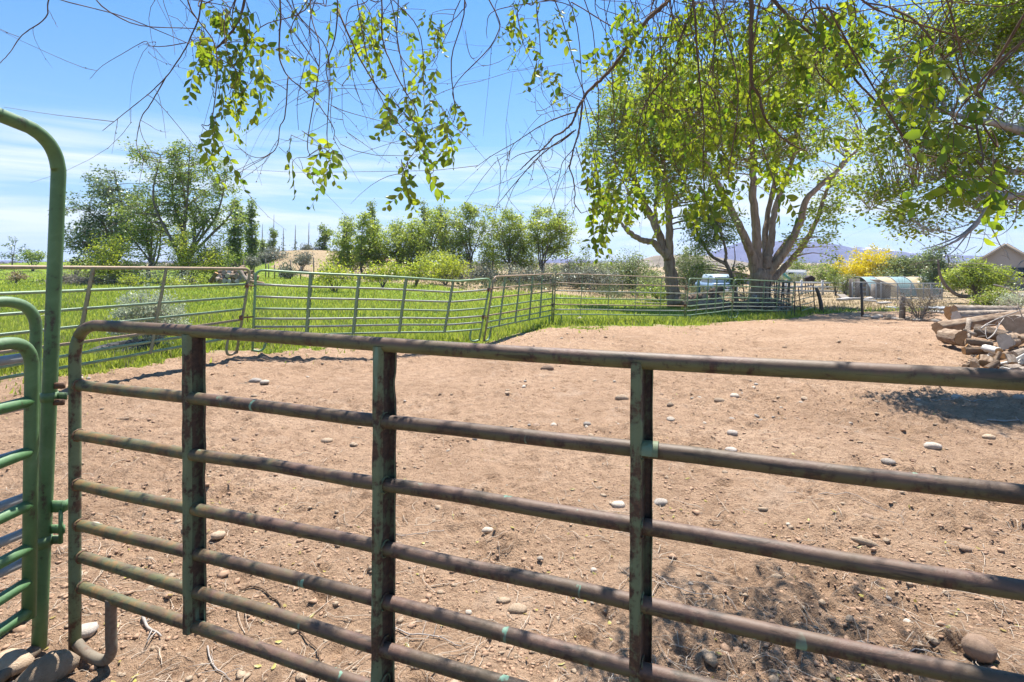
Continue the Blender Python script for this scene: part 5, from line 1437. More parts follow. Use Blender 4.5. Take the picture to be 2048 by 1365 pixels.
# right-hand side
Yw = 62
wb = np.array([(1720 - U0) / F * Yw, Yw, float(zt((1720 - U0) / F * Yw, Yw))])
shrub('bright yellow willow with two rounded lobes', Yw, 1725, [(1735, 538, 42, 38), (1765, 545, 32, 30), (1686, 540, 26, 25), (1715, 555, 36, 26), (1740, 522, 30, 22), (1690, 555, 20, 18)], 'yellow_leaf', 240, 46, .20, .40, 151, 'bark_far', 'willow', 'tree', None, 9, upright=.7)
simple_tree('green_tree', 'grey-green trees merged behind the tarp tunnel', 'tree', 58, 1830, [(1800, 540, 36, 30), (1840, 545, 34, 32), (1780, 560, 30, 20), (1850, 520, 20, 16), (1815, 520, 18, 14)], 'silver_green', 'bark_far', 200, 32, .18, .6, 152, None, 6, .14, .2, bare=60)
simple_tree('green_tree', 'dark-leaved tree left of the house, behind the kennel', 'tree', 42, 1880, [(1880, 530, 28, 36), (1898, 550, 26, 30), (1872, 560, 20, 20), (1885, 500, 16, 14)], 'dark_leaf', 'bark_far', 140, 32, .13, .48, 153, None, 5, .1, .2, bare=50)
simple_tree('green_tree', 'leafy small tree in front of the house with a leaning dark limb', 'tree', 33, 1950, [(1945, 552, 38, 28), (1985, 556, 34, 20), (1920, 560, 28, 24), (1955, 535, 22, 14), (1975, 580, 26, 20), (2004, 548, 20, 10)], 'bright_leaf', 'bark_far', 240, 32, .105, .4, 154, None, 7, .11, .2, bare=60)
o = thing('dark_limb', tuple(at(1948, 594, 32.5)), 'dark bent tree limb arching left from the foot of the leafy tree', 'branch')
mb = MB(); tube(mb, smooth_path([at(u, v, 32.5) for u, v in [(1948, 594), (1920, 592), (1902, 582), (1888, 566), (1879, 545), (1876, 520)]], 5), [.12, .1, .05], 8, rough=.05); mb.build('bark', M['bark_far'], o)
shrub('low green bush at the foot of the leafy tree before the house', 31, 1985, [(1985, 592, 26, 16), (1970, 600, 18, 10), (2000, 585, 18, 14)], 'bright_leaf', 70, 30, .1, .33, 155)
shrub('slim sapling between the white fence and the yellow willow', 44, 1672, [(1672, 560, 12, 18), (1668, 545, 8, 14)], 'tree_leaf', 34, 26, .12, .36, 156)
shrub('grey-green saplings left of the kennel fence', 42, 1690, [(1690, 572, 14, 20), (1700, 560, 10, 14)], 'silver_green', 40, 26, .12, .36, 157, bare=24)
shrub('grey sage clumps at the right edge behind the log pile', 24, 2030, [(2030, 600, 20, 12), (2055, 605, 22, 10), (2012, 606, 10, 6)], 'silver_leaf', 50, 30, .08, .25, 158, 'twig_grey', upright=.5)
tb = gnd(1838, 642)
shrub('brown tumbleweed brush piled against the wooden post', tb.y, 1840, [(1838, 615, 30, 22), (1860, 618, 24, 16), (1822, 600, 20, 12), (1850, 600, 18, 10)], 'brown_brush', 60, 14, .06, .25, 159, 'twig_grey', 'tumbleweed', 'brush', None, 16, bare=320, twig_r=.012) if M.setdefault('brown_brush', mat_leaf('brown_brush', (.12, .09, .06), (.20, .17, .10), (.1, .08, .04), (.16, .15, .06), .3, .02)) else None
# ------------------------------------------------------------------ the elm overhead, its boughs hanging into view
def near_elm():
    rg = np.random.default_rng(5)
    base = np.array([3.6, -2.9, 0.0])
    root = thing('overhanging_elm', tuple(base), 'nearest elm, its leafy twigs hanging into view along the top of the scene', 'tree')
    A = lambda u, v, Y: np.array(tuple(at(u, v, Y)))
    limbs = []          # (points, radii)
    def limb(pts, r0, r1, k=6, wob=.3):
        Ps = smooth_path(pts, k); n = len(Ps)
        Rs = r0 + (r1 - r0) * np.linspace(0, 1, n) ** .8
        Ps = Ps + rg.normal(0, 1, Ps.shape) * Rs[:, None] * wob
        limbs.append((Ps, Rs)); return Ps
    # trunk and boughs above the picture
    limb([base - [0, 0, .2], base + [-.1, .1, 1.2], base + [-.25, .3, 2.5]], .34, .25, 6, .04)
    limb([base + [-.25, .3, 2.4], (2.6, -.9, 3.6), (2.0, 1.2, 4.5), (1.65, 2.8, 4.6), (1.5, 4.0, 4.5)], .17, .035, 8, .05)
    limb([base + [-.25, .3, 2.4], (2.2, -1.2, 3.9), (.8, .6, 4.6), (-.4, 1.9, 4.5), (-1.1, 3.0, 4.2), (-1.9, 3.8, 4.0)], .15, .02, 8, .05)
    limb([base + [-.2, .35, 2.5], (3.4, -1.0, 3.8), (3.3, .8, 4.3), (2.9, 2.0, 4.2), (2.4, 3.0, 4.2)], .14, .025, 8, .05)
    limb([base + [-.25, .3, 2.5], (3.2, -2.2, 4.2), (1.5, -1.6, 5.2), (-.8, -.6, 5.4), (-2.6, .6, 5.0)], .13, .03, 8, .05)
    def W(pts, Y0, Y1, r0, r1):
        P = [A(u, v, Y0 + (Y1 - Y0) * i / (len(pts) - 1)) for i, (u, v) in enumerate(pts)]
        # carry its upper end on to the boughs
        if pts[0][1] < 0:
            b, _ = nearest_on(limbs[1:5], P[0] + np.array([0, 0, .6]))
            P = [b, (b + P[0]) / 2 + np.array([0, 0, .10])] + P
        return limb(P, r0, r1, 6, .22)
    W([(505, -60), (478, 40), (441, 89), (416, 108), (395, 150)], 2.9, 2.7, .011, .003)
    W([(420, -50), (396, 40), (366, 105), (333, 153), (295, 190), (250, 226), (205, 262)], 2.7, 2.5, .0055, .0012)
    W([(333, 153), (300, 210), (283, 235), (274, 275), (276, 300), (300, 338)], 2.6, 2.5, .003, .001)
    W([(372, 86), (330, 93), (300, 92), (290, 83), (250, 105), (205, 132), (180, 158)], 2.7, 2.6, .0026, .0009)
    W([(563, -50), (561, 40), (559, 112), (576, 153), (605, 178), (640, 214), (667, 257), (667, 280)], 2.7, 2.5, .006, .0015)
    W([(576, 153), (570, 232), (560, 253), (555, 290), (540, 309), (516, 316), (491, 307), (472, 290)], 2.6, 2.5, .0032, .0009)
    W([(673, -50), (673, 54), (659, 112), (652, 137), (659, 174), (663, 193), (661, 230), (665, 266)], 2.8, 2.6, .005, .0012)
    W([(675, 20), (719, 116), (760, 182), (790, 207), (823, 241), (852, 251), (872, 246)], 2.9, 2.6, .005, .0012)
    W([(757, -50), (765, 75), (785, 133), (810, 183), (835, 224), (833, 270), (831, 299), (810, 332), (802, 366)], 2.8, 2.4, .0055, .0012)
    W([(790, -50), (794, 75), (806, 120), (848, 166), (885, 220), (910, 257)], 3.2, 2.7, .005, .0012)
    W([(918, -50), (908, 30), (889, 79), (866, 120), (830, 140)], 3.4, 3.0, .005, .0012)
    W([(640, -50), (620, 40), (622, 90), (612, 120), (595, 200), (597, 260)], 2.8, 2.5, .004, .001)
    W([(684, 171), (712, 200), (740, 214)], 2.6, 2.6, .0012, .0006); W([(684, 171), (688, 250), (718, 288)], 2.6, 2.5, .0013, .0006)
    W([(684, 171), (720, 170), (745, 166), (785, 150)], 2.6, 2.6, .0013, .001); W([(684, 171), (662, 160), (640, 182), (607, 182)], 2.6, 2.6, .0013, .001)
    W([(684, 171), (702, 140), (694, 80), (678, 50)], 2.6, 2.8, .002, .002)
    W([(330, -40), (345, 60), (350, 110)], 2.9, 2.7, .003, .0008)
    W([(130, -30), (92, 35), (45, 70), (20, 105), (-8, 135)], 2.4, 2.2, .004, .0012)
    W([(930, 60), (940, 110), (965, 132), (970, 130)], 3.2, 3.1, .0016, .0007)
    W([(1025, -50), (1035, 30), (1048, 90), (1075, 150), (1090, 178)], 3.1, 2.9, .004, .001)
    W([(985, -50), (990, 20), (1000, 60), (985, 90), (965, 118)], 3.1, 3.0, .003, .0008)
    # right side
    W([(1362, -60), (1337, 0), (1298, 37), (1260, 86), (1241, 114), (1210, 152), (1179, 180), (1164, 202), (1153, 222), (1145, 244), (1126, 264), (1108, 273), (1093, 291), (1053, 328), (1041, 340)], 3.0, 2.7, .0155, .0024)
    W([(1166, 200), (1161, 238), (1155, 273), (1148, 295), (1141, 326), (1139, 337), (1146, 356), (1150, 387), (1149, 407), (1163, 427)], 2.8, 2.7, .006, .0022)
    W([(1149, 225), (1110, 238), (1073, 257), (1029, 286), (987, 310), (950, 336)], 2.8, 2.6, .0042, .001)
    W([(1029, 286), (1016, 305), (990, 312)], 2.65, 2.6, .002, .0008)
    W([(1152, 260), (1119, 286), (1086, 300), (1069, 302), (1038, 310), (1022, 320)], 2.8, 2.7, .0036, .0015)
    W([(1148, 262), (1104, 293), (1073, 319), (1047, 348), (1018, 381), (1003, 400), (986, 418)], 2.8, 2.6, .004, .0011)
    W([(1148, 297), (1126, 324), (1120, 348), (1107, 400)], 2.75, 2.7, .0026, .0013)
    W([(1152, 295), (1161, 326), (1176, 376), (1181, 398)], 2.75, 2.7, .0026, .0013)
    W([(1164, 202), (1120, 186), (1100, 208), (1130, 210)], 2.8, 2.8, .002, .0008)
    W([(1210, 152), (1228, 175), (1240, 190), (1215, 260), (1195, 232)], 2.8, 2.9, .0032, .001)
    W([(1150, 215), (1105, 223), (1075, 228), (1070, 180)], 2.8, 2.7, .0018, .0007)
    W([(1503, -60), (1503, 10), (1501, 98), (1503, 141), (1505, 169), (1519, 193), (1526, 227), (1545, 258), (1578, 286), (1612, 302)], 2.9, 2.8, .017, .003)
    W([(1505, 169), (1497, 200), (1490, 240), (1455, 300), (1420, 350)], 2.9, 2.9, .006, .0015)
    W([(1394, -60), (1390, 40), (1395, 111), (1400, 170), (1408, 250), (1406, 330), (1410, 408)], 3.0, 2.8, .0105, .002)
    W([(1408, 250), (1450, 260), (1490, 235)], 2.9, 2.9, .003, .001)
    W([(1400, 160), (1425, 180), (1440, 230), (1420, 260)], 2.9, 2.9, .004, .001)
    W([(1520, -60), (1560, 15), (1600, 50), (1655, 93), (1690, 130), (1715, 165), (1748, 200), (1790, 250), (1815, 300), (1822, 326)], 3.0, 2.5, .014, .002)
    W([(1655, 93), (1630, 110), (1640, 150), (1690, 195), (1725, 250), (1760, 300)], 2.9, 2.7, .006, .0014)
    W([(1600, 50), (1620, 20), (1660, 20), (1700, 50), (1720, 70), (1750, 100), (1800, 118)], 2.8, 2.4, .006, .0016)
    W([(1390, 6), (1357, 88), (1355, 125), (1304, 185), (1282, 231), (1271, 286)], 3.2, 3.0, .009, .002)
    W([(1304, 185), (1330, 205), (1365, 240), (1375, 300)], 3.1, 3.0, .004, .001)
    W([(1710, -60), (1712, 30), (1695, 60), (1640, 65)], 2.4, 2.6, .004, .001)
    W([(1796, -60), (1797, 50), (1800, 85), (1815, 115), (1835, 125)], 1.9, 1.75, .0025, .0009)
    W([(1830, -60), (1855, 30), (1870, 60), (1868, 100), (1866, 128)], 1.8, 1.65, .0026, .0009)
    W([(1868, 60), (1905, 70), (1935, 80), (1960, 90)], 1.7, 1.6, .002, .0006)
    W([(1900, -60), (1905, 60), (1912, 110), (1920, 150), (1922, 180), (1940, 200), (1975, 180)], 1.75, 1.6, .0022, .0006)
    W([(1815, 300), (1850, 310), (1895, 322), (1925, 345), (1975, 370), (2000, 388)], 2.2, 1.7, .0022, .0006)
    W([(1920, 190), (1900, 250), (1895, 300), (1895, 330)], 1.7, 1.7, .002, .0007)
    W([(1895, 322), (1950, 300), (1985, 325)], 1.75, 1.65, .0018, .0006)
    for _ in range(30):                                 # more hanging strands inside the mass at right
        u = rg.uniform(1230, 1700); Y = rg.uniform(2.8, 4.6); v1 = rg.uniform(120, 380) * (1 if u < 1560 else .7)
        du = rg.normal(0, 45)
        W([(u, -60), (u + du * .3, v1 * .3), (u + du * .6 + rg.normal(0, 12), v1 * .65), (u + du, v1)], Y, Y - .15, rg.uniform(.003, .006), .0009)
    nl = len(limbs)
    mb = MB()
    for i, (P, R) in enumerate(limbs):
        if i < 1: tube(mb, P, R, 16, rough=.03)
    mb.build('trunk', M['bark'], root)
    mb = MB()
    for P, R in limbs[1:5]: tube(mb, P, R, 10, rough=.03)
    mb.build('boughs', M['bark_dark'], root)
    mb = MB()
    for P, R in limbs[5:]: tube(mb, P, R, 7, rough=.08)
    o = mb.build('branches', M['bark_dark'], root); o['kind'] = 'stuff'
    # ------ leafy twigs
    clusters = [(450, 55, 70, 70, 190, 2.8, .25), (485, 165, 52, 68, 150, 2.6, .2), (405, 90, 36, 60, 55, 2.6, .2), (415, 262, 40, 48, 64, 2.4, .15), (605, 305, 36, 55, 40, 2.3, .1), (652, 290, 20, 45, 24, 2.3, .1),
        (620, 127, 30, 18, 16, 2.6, .1), (760, 45, 120, 50, 190, 3.4, .5), (700, 85, 60, 40, 44, 3.0, .3), (870, 95, 42, 50, 64, 3.0, .3), (838, 210, 72, 68, 170, 2.6, .2), (832, 325, 30, 40, 44, 2.4, .1), (908, 250, 22, 40, 26, 2.5, .1), (640, 15, 90, 30, 60, 3.2, .4),
        (1050, 45, 50, 45, 90, 3.1, .25), (1085, 135, 28, 45, 44, 3.0, .2), (1130, 25, 40, 35, 44, 3.1, .3),
        (1250, 50, 36, 50, 60, 2.8, .2), (1300, 150, 85, 90, 260, 3.6, .8), (1420, 130, 115, 120, 580, 3.8, 1.0), (1530, 120, 100, 115, 520, 3.7, 1.0), (1625, 80, 80, 75, 280, 3.4, .8), (1700, 50, 60, 50, 130, 2.6, .3),
        (1320, 290, 95, 85, 330, 3.7, .8), (1460, 270, 105, 75, 330, 3.6, .8), (1575, 270, 80, 65, 180, 3.4, .7), (1245, 375, 52, 45, 160, 3.1, .4), (1200, 415, 26, 38, 34, 2.8, .15), (1190, 330, 25, 50, 40, 2.9, .2), (1368, 385, 60, 38, 90, 2.9, .3),
        (1560, 375, 15, 22, 12, 2.5, .1), (1470, 30, 130, 45, 320, 3.8, .8), (1700, 180, 60, 60, 70, 3.2, .4), (1440, 370, 30, 26, 30, 2.7, .2), (1790, 220, 40, 60, 30, 2.5, .2),
        (1865, 85, 50, 38, 54, 1.72, .08), (1795, 90, 30, 40, 22, 2.0, .1), (1925, 90, 38, 26, 20, 1.65, .05), (1922, 165, 22, 50, 16, 1.62, .05), (1965, 182, 26, 16, 10, 1.6, .05), (1890, 240, 45, 28, 24, 1.65, .06), (1925, 335, 62, 34, 48, 1.68, .08), (1822, 335, 22, 22, 12, 2.1, .1), (1770, 150, 35, 30, 22, 2.1, .1), (1990, 300, 26, 30, 16, 1.7, .06)]
    tips = []
    for (u, v, ru, rv, n, Y, dY) in clusters:
        for k in range(max(1, int(n / (8.0 if u < 1150 or u > 1740 else 5.0)))):
            a = rg.uniform(0, 6.28); r = rg.uniform(0, 1) ** .5
            yy = Y + rg.uniform(-dY, dY)
            tips.append((A(u + math.cos(a) * r * ru, v + math.sin(a) * r * rv - .25 * rv * .4, yy), rg.uniform(.11, .26)))
    nvis = len(tips)
    while len(tips) < nvis + 270:                       # canopy above the frame: shades the gate and the ground by it
        p = np.array([rg.uniform(-1.6, 4.6), rg.uniform(-1.6, 4.6), rg.uniform(3.0, 5.2)])
        if p[1] > .1 and V0 - (p[2] - CAMH - .35) / p[1] * F > -40: continue
        if noise2(np.array([p[0]]), np.array([p[1]]), .9, 3)[0] < .40: continue
        tips.append((p, rg.uniform(.18, .36)))
    pos, axis, side, Ls = [], [], [], []
    TW, TR = [], []
    extra = []
    for (u, v, ru, rv, n, Y, dY) in clusters:          # each leaf cluster hangs on a few stems of its own
        for k in range(max(1, int(round(n / 55)))):
            yy = Y + rg.uniform(-dY, dY) * .8; du = rg.normal(0, .5) * ru
            e_ = A(u + du + rg.normal(0, 8), v + rv * rg.uniform(.1, .8), yy)
            m_ = A(u + du * .8, v - rv * .5, yy)
            zt_ = CAMH + .49 * yy + .06
            P_ = [m_, (m_ + e_) / 2 + rg.normal(0, .03, 3), e_]
            if m_[2] < zt_:
                s_ = np.array([m_[0] + rg.normal(0, .30), yy + rg.uniform(-.1, .2), zt_])
                P_ = [s_, s_ * .5 + m_ * .5 + rg.normal(0, .05, 3)] + P_
            else: s_ = m_
            b_, _ = nearest_on(limbs[1:5], s_ + np.array([0, 0, .4]))
            if np.linalg.norm(b_ - s_) < 1.6: P_ = [b_, (b_ + s_) / 2 + np.array([0, 0, .08])] + P_
            Ps = smooth_path(P_, 6); extra.append((Ps, np.linspace(rg.uniform(.003, .0048), .0012, len(Ps))))
    for i, (p, ln) in enumerate(tips):
        b, r = nearest_on(limbs[1:] + extra, p + np.array([0, 0, .04]))
        h = np.linalg.norm(p - b)
        if h > .05:
            mid = (b + p) / 2 + np.array([0, 0, .10 * h]) + rg.normal(0, .07 * h, 3); t = np.linspace(0, 1, 6)[:, None]
            TW.append((1 - t) ** 2 * b + 2 * t * (1 - t) * mid + t ** 2 * p); TR.append(np.linspace(min(r * .7, .0028), .0013, 6))
        d = unit(np.array([rg.normal(0, .45), rg.normal(0, .45), -1.0 + rg.normal(0, .35)]))
        sv = unit(np.cross(d, rg.normal(size=3)))
        t = np.linspace(0, 1, 6)[:, None]
        bend = rg.normal(0, .25, 3) * ln
        path = p + d * ln * t + bend * t ** 2 * .5
        TW.append(path); TR.append(np.linspace(.0014, .0006, 6))
        m = int(ln / .022) + 1
        for k in range(m):
            f = (k + .6) / m; q = p + d * ln * f + bend * f * f * .5
            s = 1 if k % 2 else -1
            ax = unit(d * .62 + sv * s * .85 + rg.normal(0, .28, 3) + np.array([0, 0, -.30]))
            nn = unit(np.cross(d, sv) + rg.normal(0, .45, 3))
            sd = unit(np.cross(ax, nn))
            L = rg.uniform(.028, .052) * (.72 + .5 * math.sin(math.pi * min(1, f * .9 + .1)))
            pos.append(q); axis.append(ax); side.append(sd); Ls.append(L)
    mb = MB(); tubes_batch(mb, np.array(TW), np.array(TR), 4)
    for P_, R_ in extra: tube(mb, P_, R_, 5, rough=.1)
    # bare wiry twigs
    n = 460
    P_all = np.concatenate([P[int(len(P) * .25):] for P, R in limbs[5:]])
    st = P_all[rg.integers(0, len(P_all), n)]
    d = unit(rg.normal(size=(n, 3)) * [.9, .8, .5] + [-.15, 0, -.7]); ln = np.exp(rg.normal(-1.75, .55, (n, 1, 1))).clip(.06, .6)
    t = np.linspace(0, 1, 7)[None, :, None]
    cur = rg.normal(0, .75, (n, 1, 3)) + np.array([0, 0, -.1])
    P7 = st[:, None] + d[:, None] * ln * t + cur * ln * t ** 2 + np.cumsum(rg.normal(0, .012, (n, 7, 3)), 1) * ln
    tubes_batch(mb, P7, np.repeat(np.linspace(.0013, .00045, 7)[None], n, 0) * rg.uniform(.7, 1.5, (n, 1)), 4)
    # buds along them
    bp = P7[:, 1:].reshape(-1, 3)[rg.uniform(0, 1, n * 6) < .45]
    o = mb.build('twigs', M['bark_dark'], root); o['kind'] = 'stuff'
    mb = MB(); k = len(bp); ax = unit(rg.normal(size=(k, 3)))
    leaves_quad(mb, bp, ax, unit(np.cross(ax, rg.normal(size=(k, 3)))), np.full(k, .008), np.full(k, .006), np.zeros(k))
    o = mb.build('buds', M['bark_dark'], root, smooth=False); o['kind'] = 'stuff'
    pos, axis, side, Ls = np.array(pos), np.array(axis), np.array(side), np.array(Ls)
    Ws = Ls * rg.uniform(.46, .60, len(Ls))
    tone = np.clip(rg.normal(.5, .28, len(Ls)), 0, 1)
    uu = U0 + F * pos[:, 0] / np.maximum(pos[:, 1], .1); vv = V0 - F * (pos[:, 2] - CAMH) / np.maximum(pos[:, 1], .1)
    score = np.where((pos[:, 1] > .3) & (uu > 10) & (uu < 2038) & (vv > 10) & (vv < 1300), Ls / np.maximum(pos[:, 1], .1), 0)
    order = np.argsort(-score); one, rest = order[:300], order[300:]
    place_leaves(root, pos[one], axis[one], side[one], Ls[one], Ws[one], 'elm_leaf', rg)
    mb = MB(); leaves_fine(mb, pos[rest], axis[rest], side[rest], Ls[rest], Ws[rest], tone[rest])
    o = mb.build('foliage', M['elm_leaf'], root, smooth=False); o['kind'] = 'stuff'
    print('near leaves', len(pos))
near_elm()

# ------------------------------------------------------------------ the elm at the right edge
def right_elm():
    Y = 8.6
    base = np.array([11.6, 9.4, float(zt(11.6, 9.4))])
    fk = base + [-.2, 0, 2.0]
    def px(pts, Y0, Y1, r0, r1):
        return (np.array([tuple(at(u, v, Y0 + (Y1 - Y0) * i / (len(pts) - 1))) for i, (u, v) in enumerate(pts)]), [r0, r0 * .55 + r1 * .45, r1])
    limbs = [(np.array([base - [0, 0, .2], base + [-.05, 0, 1.0], fk, fk + [-.1, 0, .6]]), [.36, .28, .24]),
        (np.array([fk, *[tuple(at(u, v, 9.0)) for u, v in [(2300, 250), (2160, 150), (2070, 95), (2030, 95), (1990, 108), (1960, 105), (1900, 96), (1850, 92)]]]), [.16, .06, .012]),
        px([(1985, 108), (2010, 145), (2035, 175), (2080, 230), (2200, 300)], 8.9, 9.2, .022, .05),
        (np.array([fk, *[tuple(at(u, v, 8.4)) for u, v in [(2300, 330), (2180, 300), (2080, 275), (2000, 250), (1930, 235), (1860, 215), (1800, 205), (1750, 215)]]]), [.15, .05, .008]),
        (np.array([fk, *[tuple(at(u, v, 8.0)) for u, v in [(2260, 420), (2150, 400), (2060, 392), (1990, 400), (1960, 440), (1930, 470), (1900, 488), (1865, 502)]]]), [.13, .04, .006]),
        (np.array([fk, *[tuple(at(u, v, 9.6)) for u, v in [(2300, 120), (2200, 0), (2100, -60), (1990, -40), (1900, 10), (1830, 40)]]]), [.16, .05, .01]),
        (np.array([fk, *[tuple(at(u, v, 8.8)) for u, v in [(2280, 350), (2150, 350), (2020, 345), (1930, 345), (1860, 360), (1790, 390), (1740, 420)]]]), [.12, .04, .006]),
        px([(1990, 400), (1950, 450), (1910, 500), (1880, 520)], 8.1, 8.0, .016, .003), px([(1975, 420), (1925, 468), (1870, 492), (1840, 500)], 8.1, 8.0, .016, .003), px([(1965, 425), (1985, 460), (2000, 490), (2020, 520)], 8.2, 8.1, .012, .003),
        px([(2035, 395), (2030, 440), (2010, 465), (1980, 478)], 8.3, 8.2, .010, .002), px([(2060, 520), (2042, 525), (2030, 545), (2022, 555)], 8.2, 8.1, .012, .004), px([(1958, 440), (1920, 455), (1880, 462), (1850, 470)], 8.1, 8.0, .01, .002), px([(1945, 455), (1935, 490), (1925, 510)], 8.0, 8.0, .007, .002)]
    bl = [(1880, 60, 110, 90), (1960, 40, 120, 90), (2040, 120, 110, 130), (2010, 280, 90, 90), (1830, 270, 85, 60), (1930, 300, 90, 60), (1900, 390, 60, 50), (1830, 400, 70, 40), (1770, 350, 60, 50), (1730, 300, 45, 50), (1725, 385, 36, 40), (1800, 440, 40, 30), (1850, 180, 80, 50), (1980, 400, 60, 40), (2040, 400, 40, 40), (2060, 20, 120, 80), (1780, 240, 50, 50), (1845, 450, 30, 22)]
    grow_tree('elm_tree', 'pale-twigged elm reaching in from the right edge over the log pile', 'tree', base, pxb(Y, bl, 8, .5), limbs, 'right_leaf', 'bark_pale', 720, 36, .060, .25, .3, 41, None, 'twig_pale', bare=420, twig_r=.0085, leaf_parts=300, fine=True, shell=.35, leafdown=.3)
M['right_leaf'] = mat_leaf('right_leaf', (.10, .15, .022), (.19, .25, .035), (.24, .36, .02), (.54, .6, .045), .56, .03)
right_elm()
# ------------------------------------------------------------------ logs
def log(label, p0, p1, r, bark='log_bark', cut='cut_tan', group=None, seed=0, n=24, taper=.95, name='log', cat='log'):
    rg = np.random.default_rng(seed + 300)
    p0, p1 = np.array(tuple(p0), float), np.array(tuple(p1), float)
    ax = p1 - p0; L = np.linalg.norm(ax); ax /= L
    ref = np.array([0, 0, 1.]) if abs(ax[2]) < .9 else np.array([1., 0, 0])
    s = unit(np.cross(ref, ax)); u = np.cross(ax, s)
    root = thing(name, tuple(p0), label, cat, group)
    # local frame: x along the log
    Rm = Matrix((ax, s, u)).transposed().to_4x4()
    Rm.translation = p0; root.matrix_world = Rm; root.location = p0; root.rotation_euler = Rm.to_euler()
    k = max(7, int(L / max(r, .05) * 2.2)); k = min(k, 26)
    a = np.arange(n) / n * 2 * np.pi
    prof = 1 + .09 * np.cos(2 * a + rg.uniform(0, 6)) + .06 * np.cos(3 * a + rg.uniform(0, 6)) + .05 * rg.normal(size=n)
    xs = np.linspace(0, L, k)
    by = .12 * r * np.sin(xs / L * 3 + rg.uniform(0, 6)) ; bz = .1 * r * np.sin(xs / L * 2.5 + rg.uniform(0, 6))
    rr = r * np.linspace(1, taper, k)[:, None] * prof[None] * (1 + .06 * rg.normal(size=(1, n)) + .035 * rg.normal(size=(k, n)))
    V = np.stack([np.repeat(xs[:, None], n, 1), by[:, None] + rr * np.cos(a), bz[:, None] + rr * np.sin(a)], -1)
    i = np.arange(k - 1)[:, None] * n; j = np.arange(n)[None]; j2 = (j + 1) % n
    Q = np.stack([i + j, i + j2, i + n + j2, i + n + j], -1).reshape(-1, 4)
    mb = MB(); mb.add(V.reshape(-1, 3), Q); mb.build('bark', M[bark], root, origin=(0, 0, 0))
    for e, sg in ((0, -1), (k - 1, 1)):
        ring = V[e] * np.array([1, .975, .975]) + np.array([sg * .004, 0, 0]); c = ring.mean(0); mid = (ring + c) / 2 + np.array([sg * .006, 0, 0]) * rg.uniform(.3, 1.4, (n, 1))
        Vc = np.vstack([ring, mid, c + np.array([sg * .006, 0, 0])]); T = []; Qc = []
        for b in range(n):
            b2 = (b + 1) % n
            q = (b, b2, n + b2, n + b); t = (n + b, n + b2, 2 * n)
            Qc.append(q if sg > 0 else q[::-1]); T.append(t if sg > 0 else t[::-1])
        mb = MB(); mb.add(Vc, Qc, T); mb.build('cut_face', M[cut], root, origin=(0, 0, 0), smooth=False)
    return root

def plog(label, u0, v0, Y0, u1, v1, Y1, rpx, **kw):
    return log(label, at(u0, v0, Y0), at(u1, v1, Y1), rpx * Y0 / F, **kw)
plog('long grey log at the top back of the pile with a broken face', 1908, 620, 15.2, 2035, 622, 15.6, 9, bark='log_grey', cut='cut_tan', seed=1)
plog('short reddish log end sticking out behind the top back log', 1899, 628, 15.6, 1916, 629, 15.7, 14, bark='log_dark', cut='cut_orange', seed=2)
plog('thick pale log lying under the top back log', 1911, 634, 14.8, 2050, 632, 15.0, 12, bark='log_grey', cut='cut_white', seed=3)
plog('longest grey-barked log running across the front of the pile', 1876, 657, 12.9, 2050, 628, 13.7, 11.5, bark='log_bark', cut='cut_tan', seed=4)
plog('tan log with its brown round end facing the camera at left of the pile', 1887, 672, 12.5, 1926, 676, 11.7, 13, bark='log_bark', cut='cut_tan', seed=5, taper=1.05)
plog('dark log with a pale grey sawn end in the middle of the pile', 1948, 663, 12.0, 2024, 676, 11.6, 13, bark='log_dark', cut='cut_grey', seed=6)
plog('cracked log with a white sawn end facing the camera', 2008, 682, 10.9, 2034, 680, 11.7, 14.5, bark='log_bark', cut='cut_white', seed=7, n=20)
plog('largest trunk section, its rough grey end at the right of the pile', 2036, 657, 11.8, 2110, 640, 13.0, 26, bark='log_grey', cut='cut_grey', seed=8, n=22)
plog('slim bark-covered log lying before the dark one', 1931, 684, 10.7, 1985, 690, 10.5, 6.5, bark='log_dark', cut='cut_tan', seed=9)
plog('brown split log on the dirt at the front left of the pile', 1928, 703, 10.35, 1972, 701, 10.3, 7, bark='log_dark', cut='cut_orange', seed=10)
plog('peeled white log with an orange end in front of the pile', 1970, 696, 10.2, 1999, 704, 9.85, 7.5, bark='log_white', cut='cut_orange', seed=11)
plog('short stub of wood behind the brown split log', 1933, 692, 10.45, 1947, 700, 10.4, 4, bark='log_bark', cut='cut_orange', seed=12)
plog('round dark chunk standing nearest the gate rail', 1948, 731, 9.25, 1948, 725, 9.5, 8, bark='log_dark', cut='cut_tan', seed=13)
plog('low stump chunk with its pale top upward', 1971, 729, 9.3, 1973, 716, 9.4, 10, bark='log_bark', cut='cut_tan', seed=14)
plog('upright leaning firewood bolt at the right of the chips', 2026, 728, 9.4, 2018, 711, 9.5, 7.5, bark='log_grey', cut='cut_tan', seed=15)
plog('orange-ended chunk behind the low stump', 2004, 712, 9.8, 2013, 707, 9.9, 6, bark='log_bark', cut='cut_orange', seed=16)
plog('grey-topped log stub beside the upright bolt', 2028, 709, 9.9, 2046, 703, 10.0, 7, bark='log_grey', cut='cut_grey', seed=17)
plog('curved slab of grey bark at the right front of the chips', 2012, 738, 9.1, 2036, 734, 9.2, 7, bark='log_grey', cut='cut_grey', seed=18)
plog('thin round chunk beside the dark chunk nearest the rail', 1929, 733, 9.35, 1938, 731, 9.4, 4.5, bark='log_dark', cut='cut_tan', seed=19)
plog('small brown log at the right edge of the pile', 2035, 678, 11.3, 2064, 672, 11.4, 8, bark='log_bark', cut='cut_grey', seed=20)
